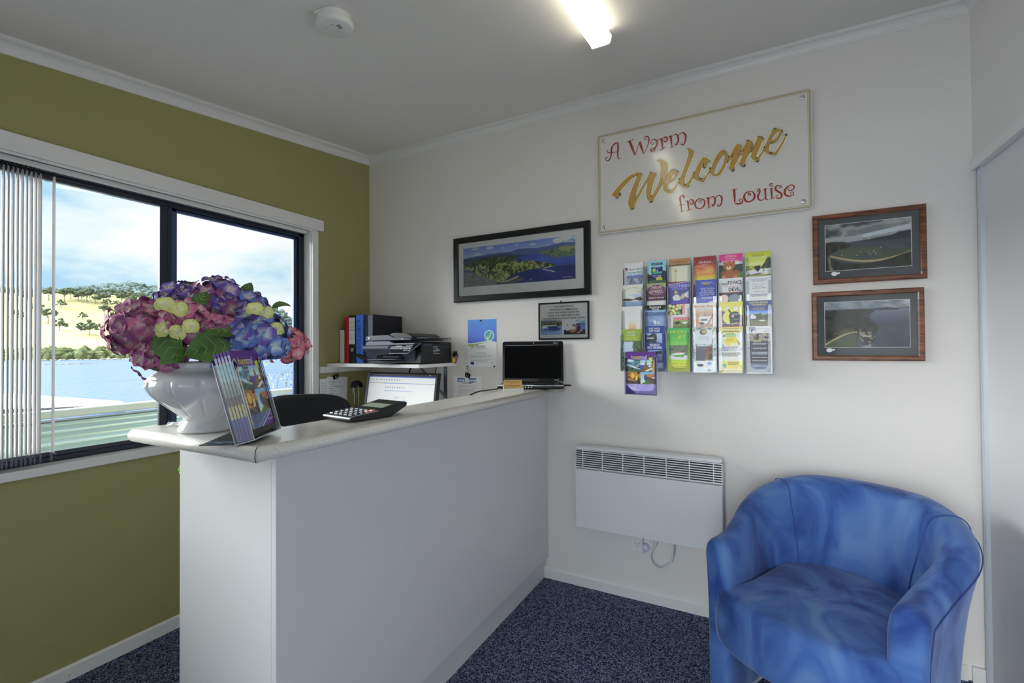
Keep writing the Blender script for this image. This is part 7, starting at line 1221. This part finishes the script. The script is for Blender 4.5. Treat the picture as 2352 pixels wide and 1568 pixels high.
# seams
def seam(name, pts, r=.0018):
    g = G(); g.tube(pts, r, 6); return g.build(name, mat('seam thread', ob(34, 54, 104), .8), tb)
for tt in (.30, .70):
    p, n, b = path(tt); S_ = section(p, n, b); seam('seam', catmull([S_[k] for k in (4, 5, 6, 7, 8, 9, 10, 11, 12)], 3, False))
for sg_ in (0, 1):
    pts = []
    for i in range(26):
        t = i / 25 * .40; t = t if sg_ == 0 else 1 - t; p, n, b = path(t); S_ = section(p, n, b); pts.append(tuple(Vector(S_[5]) + Vector((0, .0, -.012)) + n * .001))
    p, n, b = path(sg_); S_ = section(p, n, b); pts = [tuple(Vector(S_[0]) + Vector((0, .004, .01)) + n * -.002), tuple(Vector(S_[2]) + Vector((0, .004, 0)) + n * .0005), tuple(Vector(S_[3]) + Vector((0, .002, 0)) + n * .001)] + pts
    seam('seam', pts)
for x in (-.29, .29):
    for y in (.18, -.12):
        g = G(); g.lathe([(.018, 0), (.018, .006)], (x, y, 0), 12); g.build('glide', M_BLACK, tb)
# ------------------------------------------------------------------ outside: deck rail, water, far shore
M_GALV = mat('galvanised sheet', rgb(190, 212, 228), .28, metal=.6)
M_RAIL = mat('painted rail', rgb(176, 186, 190), .4)
dr = thing('deck_railing', 'galvanised corrugated deck railing with pale top rail outside the window', 'railing', (-1.35, 0, -.03)); o_ = (-1.35, 0, -.03)
g = G(o_); g.box((-1.385, -5, .895), (-1.315, 5.5, .945)); g.build('top_rail', M_RAIL, dr, bevel=.008, seg=3)
g = G(o_); Pf = []
for i in range(8 * 16 + 1): z = .885 - i * .076 / 8; Pf.append((-1.35 + .017 * math.cos(i * math.pi / 4), z))
g.rings([[(x, y, z) for x, z in Pf] for y in (-5, 5.5)], closed=False, caps=False); g.build('corrugated_sheet', M_GALV, dr, recalc=False)
for y in (-4.2, -2.4, -.6, 1.55, 3.4, 5.2):
    g = G(o_); g.box((-1.42, y - .03, -.03), (-1.365, y + .03, .895)); g.build('post', M_RAIL, dr)
g = G(o_); g.box((-1.362, -5, .868), (-1.338, 5.5, .884)); g.build('capping', mat('dark steel', rgb(60, 72, 84), .4), dr)
g = G(); g.box((-1.5, -6, -.16), (-.13, 6, -.03)); struct(g.build('deck_floor', mat('grey deck boards', rgb(120, 116, 108), .7)))

def el(az, rr, e): return CX - rr * math.sin(R(az)), CY + rr * math.cos(R(az)), CZ + rr * math.tan(R(e))
WZ = -5.0
# near bank and far land as one ground surface
M_BANK = mat('river bank grass', rgb(92, 98, 60), .9, noise=(.25, rgb(120, 116, 76), .4, .6))
g = G(); g.rings([[(x, y, z) for x, z in ((-1.4, -1.6), (-8, -3.2), (-24, -5.4), (-30, -7))] for y in (-60, 90)], closed=False, caps=False); struct(g.build('ground_bank', M_BANK, recalc=False))
def water_mat():
    m = mat('river water', rgb(72, 98, 150), .35, spec=.5); nt = m.node_tree; b = nt.nodes['Principled BSDF']; tc = [n for n in nt.nodes if n.type == 'TEX_COORD'][0]
    mp = nt.nodes.new('ShaderNodeMapping'); mp.inputs['Scale'].default_value = (.30, .85, 1); mp.inputs['Rotation'].default_value = (0, 0, .5); nt.links.new(tc.outputs['Object'], mp.inputs['Vector']); n = nt.nodes.new('ShaderNodeTexNoise'); n.inputs['Scale'].default_value = 1.0; n.inputs['Detail'].default_value = 4; nt.links.new(mp.outputs[0], n.inputs['Vector'])
    bp = nt.nodes.new('ShaderNodeBump'); bp.inputs['Strength'].default_value = .5; bp.inputs['Distance'].default_value = .35; nt.links.new(n.outputs['Fac'], bp.inputs['Height']); nt.links.new(bp.outputs['Normal'], b.inputs['Normal']); return m
g = G(); g.poly([(-20, -1500, WZ), (-20, 1800, WZ), (-1600, 1800, WZ), (-1600, -1500, WZ)]); struct(g.build('water', water_mat(), recalc=False))
def ridge(az):   # elevation of the skyline, degrees
    return float(np.interp(az, [40, 50, 52.3, 53.2, 54.2, 55.5, 57, 59, 61, 65, 67, 69, 72, 76, 84, 95, 120, 150], [.4, 1.6, 2.5, 3.6, 4.5, 5.0, 5.2, 5.4, 5.7, 6.3, 6.6, 6.3, 5.4, 5.2, 5.6, 5.0, 4.0, 3.0]))
def gtop(az): return float(np.interp(az, [40, 52, 55, 57, 60, 65, 67, 72, 76, 90, 150], [-.5, -.1, .6, 2.6, 4.2, 4.7, 5.0, 5.0, 4.8, 4.0, 2.0]))
RAD = [405, 425, 470, 540, 620, 700, 780, 860, 950]
def land(az, r):
    g0 = -.75
    if r <= 425: e = -.86 + (r - 405) / 20 * .12; return CZ + r * math.tan(R(e))
    t = (r - 425) / (780 - 425)
    e = g0 + (gtop(az) - g0) * min(1, t) if r <= 780 else gtop(az) + (ridge(az) - .55 - gtop(az)) * (r - 780) / 170
    return CZ + r * math.tan(R(e)) + 1.2 * mnoise.noise(Vector((az * .5, r * .02, 0)))
g = G(); AZ = np.arange(38, 152, 1.0); rows = []
for r_ in RAD: rows.append([(CX - r_ * math.sin(R(a_)), CY + r_ * math.cos(R(a_)), land(a_, r_)) for a_ in AZ])
g.rings(rows, closed=False, caps=False)
M_HILL = mat('dry hillside grass', rgb(172, 166, 124), .95, noise=(.012, rgb(150, 148, 106), .38, .62, 8), spec=.05); struct(g.build('hillside', M_HILL, recalc=False))
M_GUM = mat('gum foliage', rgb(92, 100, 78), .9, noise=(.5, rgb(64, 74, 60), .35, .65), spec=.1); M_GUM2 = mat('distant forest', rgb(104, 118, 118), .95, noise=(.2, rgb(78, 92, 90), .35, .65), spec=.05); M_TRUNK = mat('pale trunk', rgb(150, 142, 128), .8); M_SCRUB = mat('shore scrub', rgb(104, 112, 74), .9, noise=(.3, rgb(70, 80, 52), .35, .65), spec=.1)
ico = bmesh.new(); bmesh.ops.create_icosphere(ico, subdivisions=2, radius=1.0); IV = [v.co.copy() for v in ico.verts]; IF = [tuple(v.index for v in f.verts) for f in ico.faces]; ico.free()
ico = bmesh.new(); bmesh.ops.create_icosphere(ico, subdivisions=1, radius=1.0); JV = [v.co.copy() for v in ico.verts]; JF = [tuple(v.index for v in f.verts) for f in ico.faces]; ico.free()
def blob(g, c, r, sq, seed, mi=0, fine=False):
    V_, F_ = (IV, IF) if fine else (JV, JF); i0 = len(g.v)
    for v in V_:
        k = 1 + .45 * mnoise.noise(v * 1.7 + Vector((seed * 3.1, seed * 1.7, seed))); g.vert((c[0] + v.x * r * k, c[1] + v.y * r * k, c[2] + v.z * r * k * sq))
    for f in F_: g.face([i0 + q for q in f], mi, False)
def tree_mesh(kind, seed):
    g = G(); r = random.Random(seed)
    if kind == 'round': n, hh, sp = 26, .40, .42
    elif kind == 'wide': n, hh, sp = 40, .42, .75
    else: n, hh, sp = 24, .58, .36
    g.tube([(0, 0, -.05), (.02, 0, hh * .5), (0, .03, hh)], [.035, .025, .02], 6, 1)
    for k in range(3): a_ = k * 2.1; g.tube([(0, 0, hh * .6), (sp * .5 * math.cos(a_), sp * .5 * math.sin(a_), hh * 1.15)], [.016, .008], 5, 1)
    for i in range(n):
        a_ = r.uniform(0, 6.28); q = sp * math.sqrt(r.random()); z = hh + (1 - hh) * (r.random() * (1 - .5 * (q / sp) ** 2) + .02); blob(g, (q * math.cos(a_), q * math.sin(a_), z * .95), r.uniform(.07, .14) * (1.2 if kind == 'wide' else 1), r.uniform(.6, .9), seed * 50 + i)
    return g.build('tree', [M_GUM, M_TRUNK], None, recalc=False)
def tree_at(o, az, el_, h, label, group=None, rot=0):
    """stand a tree on the slope where a line of sight at this azimuth and elevation meets it"""
    lo, hi = 428, 775
    for _ in range(30):
        m_ = (lo + hi) / 2
        if math.degrees(math.atan2(land(az, m_) - CZ, m_)) < el_: lo = m_
        else: hi = m_
    o.location = (CX - lo * math.sin(R(az)), CY + lo * math.cos(R(az)), land(az, lo) - .1); o.scale = (h, h, h); o.rotation_euler = (0, 0, rot); tag(o, label, 'tree', group)
def pix(x, y):
    u = (x - 1176) / FPX; v = -(y - 784) / FPX; d = fwd + cr * u + cu_ * v; return math.degrees(math.atan2(-d.x, d.y)), math.degrees(math.atan2(d.z, math.hypot(d.x, d.y)))
protos = {k: tree_mesh(k, s_) for k, s_ in (('tall', 3), ('round', 5), ('wide', 9))}
used = set()
SPOTS = [('wide', 205, 770, 13.0, 'broad spreading tree low on the grass hillside, widest crown there'), ('round', 190, 735, 8.5, 'dark rounded bush in mid hillside above the broad spreading tree'), ('tall', 239, 726, 13, 'slender dark tree standing clear on the middle of the hillside'), ('round', 270, 733, 12.5, 'full crowned dark tree beside the slender one on the hillside')]
GRP = 'scattered gum trees on the far hillside'; GL_ = 'grey green gum tree among those scattered over the far grass hillside'
SPOTS += [(k, x, y, h, None) for k, x, y, h in (('tall', 148, 692, 16), ('tall', 162, 688, 15), ('round', 140, 708, 10), ('tall', 188, 696, 16), ('tall', 200, 694, 16), ('tall', 206, 686, 14), ('round', 180, 690, 12), ('tall', 219, 700, 12), ('tall', 238, 698, 14), ('round', 246, 706, 11), ('round', 216, 672, 8), ('tall', 238, 676, 9), ('tall', 254, 680, 11), ('tall', 279, 700, 16), ('tall', 281, 688, 13), ('tall', 302, 704, 14), ('round', 306, 690, 13), ('round', 325, 684, 9), ('round', 268, 704, 8), ('tall', 276, 757, 11), ('round', 308, 724, 9), ('tall', 110, 745, 16), ('round', 136, 760, 12), ('tall', 112, 690, 14), ('round', 116, 676, 10), ('tall', 62, 700, 16), ('round', 40, 740, 12), ('tall', 20, 690, 15), ('round', 85, 720, 12), ('tall', 192, 672, 8), ('round', 290, 676, 8), ('tall', 340, 700, 12), ('tall', 330, 716, 13))]
for i, (k, x, y, h, lb) in enumerate(SPOTS):
    az_, e_ = pix(x, y); o = protos[k] if k not in used else protos[k].copy()
    if k in used: COL.objects.link(o)
    used.add(k); tree_at(o, az_, e_, h, lb or GL_, None if lb else GRP, rot=i * 1.3)
# forest on the ridge and scrub along the shore: nobody could count these
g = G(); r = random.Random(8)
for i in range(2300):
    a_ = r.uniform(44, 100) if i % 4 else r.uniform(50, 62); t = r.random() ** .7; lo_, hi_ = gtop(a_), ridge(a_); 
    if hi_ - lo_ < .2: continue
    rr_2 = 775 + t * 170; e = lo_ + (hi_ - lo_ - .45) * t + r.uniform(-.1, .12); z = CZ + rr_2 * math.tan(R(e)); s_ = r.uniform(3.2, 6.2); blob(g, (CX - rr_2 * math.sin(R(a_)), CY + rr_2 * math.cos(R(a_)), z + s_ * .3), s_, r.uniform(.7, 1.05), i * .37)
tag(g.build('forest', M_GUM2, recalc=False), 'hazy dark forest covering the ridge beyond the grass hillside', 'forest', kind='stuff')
g = G(); r = random.Random(9)
for i in range(750):
    a_ = r.uniform(58.5, 98); rr_2 = r.uniform(408, 445); z = land(a_, rr_2); s_ = r.uniform(1.0, 3.6) * (1.25 if a_ > 66 else .9); blob(g, (CX - rr_2 * math.sin(R(a_)), CY + rr_2 * math.cos(R(a_)), z + s_ * .5), s_, r.uniform(.8, 1.2), i * .53)
tag(g.build('shoreline_bushes', M_SCRUB, recalc=False), 'belt of olive scrub and trees along the far shoreline', 'bushes', kind='stuff')
g = G(); r = random.Random(10)
for i in range(420):
    a_ = r.uniform(50, 98); rr_2 = r.uniform(401, 409); blob(g, (CX - rr_2 * math.sin(R(a_)), CY + rr_2 * math.cos(R(a_)), WZ + r.uniform(-.2, .5)), r.uniform(.5, 1.1), .5, i * .7)
tag(g.build('shore_rocks', mat('pale rocks', rgb(170, 164, 150), .9), recalc=False), 'pale rocks at the waterline of the far shore', 'rocks', kind='stuff')
g = G(); r = random.Random(12)
for i in range(60):
    t = i / 59; az_, e_ = pix(100 + 118 * t, 838 - 3 * t); d_ = (CZ - WZ) / math.tan(R(-e_)); blob(g, (CX - d_ * math.sin(R(az_)) + r.uniform(-2, 2), CY + d_ * math.cos(R(az_)) + r.uniform(-1, 1), WZ), r.uniform(.25, .55), .6, i)
tag(g.build('rock_bar', mat('dark wet rocks', rgb(110, 104, 94), .7), recalc=False), 'low dark line of rocks breaking the water off the far shore', 'rocks', kind='stuff')
# white jetty deck
g = G((-62, 20, WZ)); J = [(-79, 19.5), (-55.2, 21.2), (-56.0, 19.6), (-58.6, 16.4), (-72, 4), (-92, -6)]
g.prism(J, lambda u, v, w: (u, v, w), -4.25, -3.95); g.prism([(u * .985 - .7, v + .1) for u, v in J], lambda u, v, w: (u, v, w), -5.1, -4.25, 1)  # dark slab under the deck paints in its shade
tag(g.build('jetty', [mat('white decking', rgb(226, 222, 214), .7), mat('painted underdeck shade', rgb(58, 54, 54), .8)]), 'white topped jetty on the water beyond the deck railing', 'jetty')
az_, e_ = pix(353, 879); d_ = (CZ - WZ) / math.tan(R(-e_)); g = G((CX - d_ * math.sin(R(az_)), CY + d_ * math.cos(R(az_)), WZ)); bo = tuple(g.o); g.lathe([(.05, -.1), (.28, .0), (.30, .15), (.18, .35), (.04, .5)], bo, 14); tag(g.build('mooring_buoy', mat('red plastic', rgb(205, 60, 50), .4)), 'tiny red mooring buoy floating on the river', 'buoy')
# shrub just outside
sb = thing('shrub', 'twiggy pale green shrub showing over the deck rail near the window jamb', 'shrub', (-3.2, 1.6, -1.9)); o_ = (-3.2, 1.6, -1.9); r = random.Random(14)
g = G(o_); tips = []
for i in range(26):
    a_ = r.uniform(0, 6.28); p = Vector((-3.2, 1.6, -1.9)); d = Vector((math.cos(a_) * .25, math.sin(a_) * .25, 1)); pts = [p.copy()]
    for k in range(6): d = (d + Vector((r.uniform(-.22, .22), r.uniform(-.22, .22), .05))).normalized(); p = p + d * r.uniform(.40, .56); pts.append(p.copy())
    g.tube(pts, [.016, .014, .011, .009, .007, .005, .003], 5); tips += pts[3:]
g.build('stem', mat('twig bark', rgb(110, 100, 80), .9), sb)
g = G(o_)
for p in tips:
    for k in range(20):
        c = p + Vector((r.gauss(0, .16), r.gauss(0, .16), r.gauss(0, .16))); a_ = Vector((r.uniform(-1, 1), r.uniform(-1, 1), r.uniform(-1, 1))).normalized(); b = a_.orthogonal().normalized(); l = r.uniform(.012, .028); g.poly([c - a_ * l, c + b * l * .45, c + a_ * l, c - b * l * .45])
g.build('foliage', mat('shrub leaf', rgb(120, 132, 82), .7), sb, recalc=False)
# ------------------------------------------------------------------ light: sky, sun, ceiling lamp (the fitting above)
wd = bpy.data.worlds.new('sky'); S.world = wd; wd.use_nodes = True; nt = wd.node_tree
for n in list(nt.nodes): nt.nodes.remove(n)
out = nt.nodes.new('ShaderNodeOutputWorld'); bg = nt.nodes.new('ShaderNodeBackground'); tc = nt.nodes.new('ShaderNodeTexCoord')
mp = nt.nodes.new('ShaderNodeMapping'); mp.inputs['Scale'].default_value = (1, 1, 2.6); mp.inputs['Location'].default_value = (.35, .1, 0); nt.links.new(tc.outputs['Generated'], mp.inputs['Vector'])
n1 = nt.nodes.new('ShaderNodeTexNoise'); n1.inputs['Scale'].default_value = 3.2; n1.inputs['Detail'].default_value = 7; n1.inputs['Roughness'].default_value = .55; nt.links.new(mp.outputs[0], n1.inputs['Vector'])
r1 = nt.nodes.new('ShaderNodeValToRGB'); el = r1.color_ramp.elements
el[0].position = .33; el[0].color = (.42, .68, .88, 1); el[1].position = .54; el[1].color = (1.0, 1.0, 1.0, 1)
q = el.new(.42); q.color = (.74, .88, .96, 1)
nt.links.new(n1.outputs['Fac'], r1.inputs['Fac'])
# added fill: an unseen part of the sky is boosted to light the room
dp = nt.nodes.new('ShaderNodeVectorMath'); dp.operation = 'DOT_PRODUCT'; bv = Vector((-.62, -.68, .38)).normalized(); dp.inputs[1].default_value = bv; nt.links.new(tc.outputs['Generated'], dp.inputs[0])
mr = nt.nodes.new('ShaderNodeMapRange'); mr.interpolation_type = 'SMOOTHSTEP'; mr.inputs['From Min'].default_value = .50; mr.inputs['From Max'].default_value = .95; mr.inputs['To Min'].default_value = SKY; mr.inputs['To Max'].default_value = SKYFILL
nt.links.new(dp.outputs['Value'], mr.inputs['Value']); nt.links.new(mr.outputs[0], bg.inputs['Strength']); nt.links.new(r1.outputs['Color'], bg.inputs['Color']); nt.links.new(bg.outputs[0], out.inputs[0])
sun = bpy.data.objects.new('sun', bpy.data.lights.new('sun', 'SUN')); COL.objects.link(sun); sun.data.energy = SUN; sun.data.angle = R(1.0); sun.data.color = (1, .96, .88)
sun.rotation_euler = Vector((.62, -.28, .73)).to_track_quat('Z', 'Y').to_euler()
for (nm, loc, rot, sx, sy) in (('window_daylight', (-.14, (WY0 + WY1) / 2, (WZ0 + WZ1) / 2), (0, R(-90), 0), WZ1 - WZ0, WY1 - WY0), ('door_daylight', ((DX0 + DX1) / 2, D - .11, DZ / 2), (R(90), 0, 0), DX1 - DX0, DZ)):
    l = bpy.data.lights.new(nm, 'AREA'); l.shape = 'RECTANGLE'; l.size = sx; l.size_y = sy; l.cycles.is_portal = True
    o = bpy.data.objects.new(nm, l); COL.objects.link(o); o.location = loc; o.rotation_euler = rot
S.view_settings.view_transform = 'Standard'; S.view_settings.look = 'None'; S.view_settings.gamma = 1.0; S.view_settings.exposure = EXPO; S.view_settings.use_curve_mapping = False
try:
    S.cycles.transparent_max_bounces = 24; S.cycles.max_bounces = 10; S.cycles.diffuse_bounces = 6
except Exception: pass
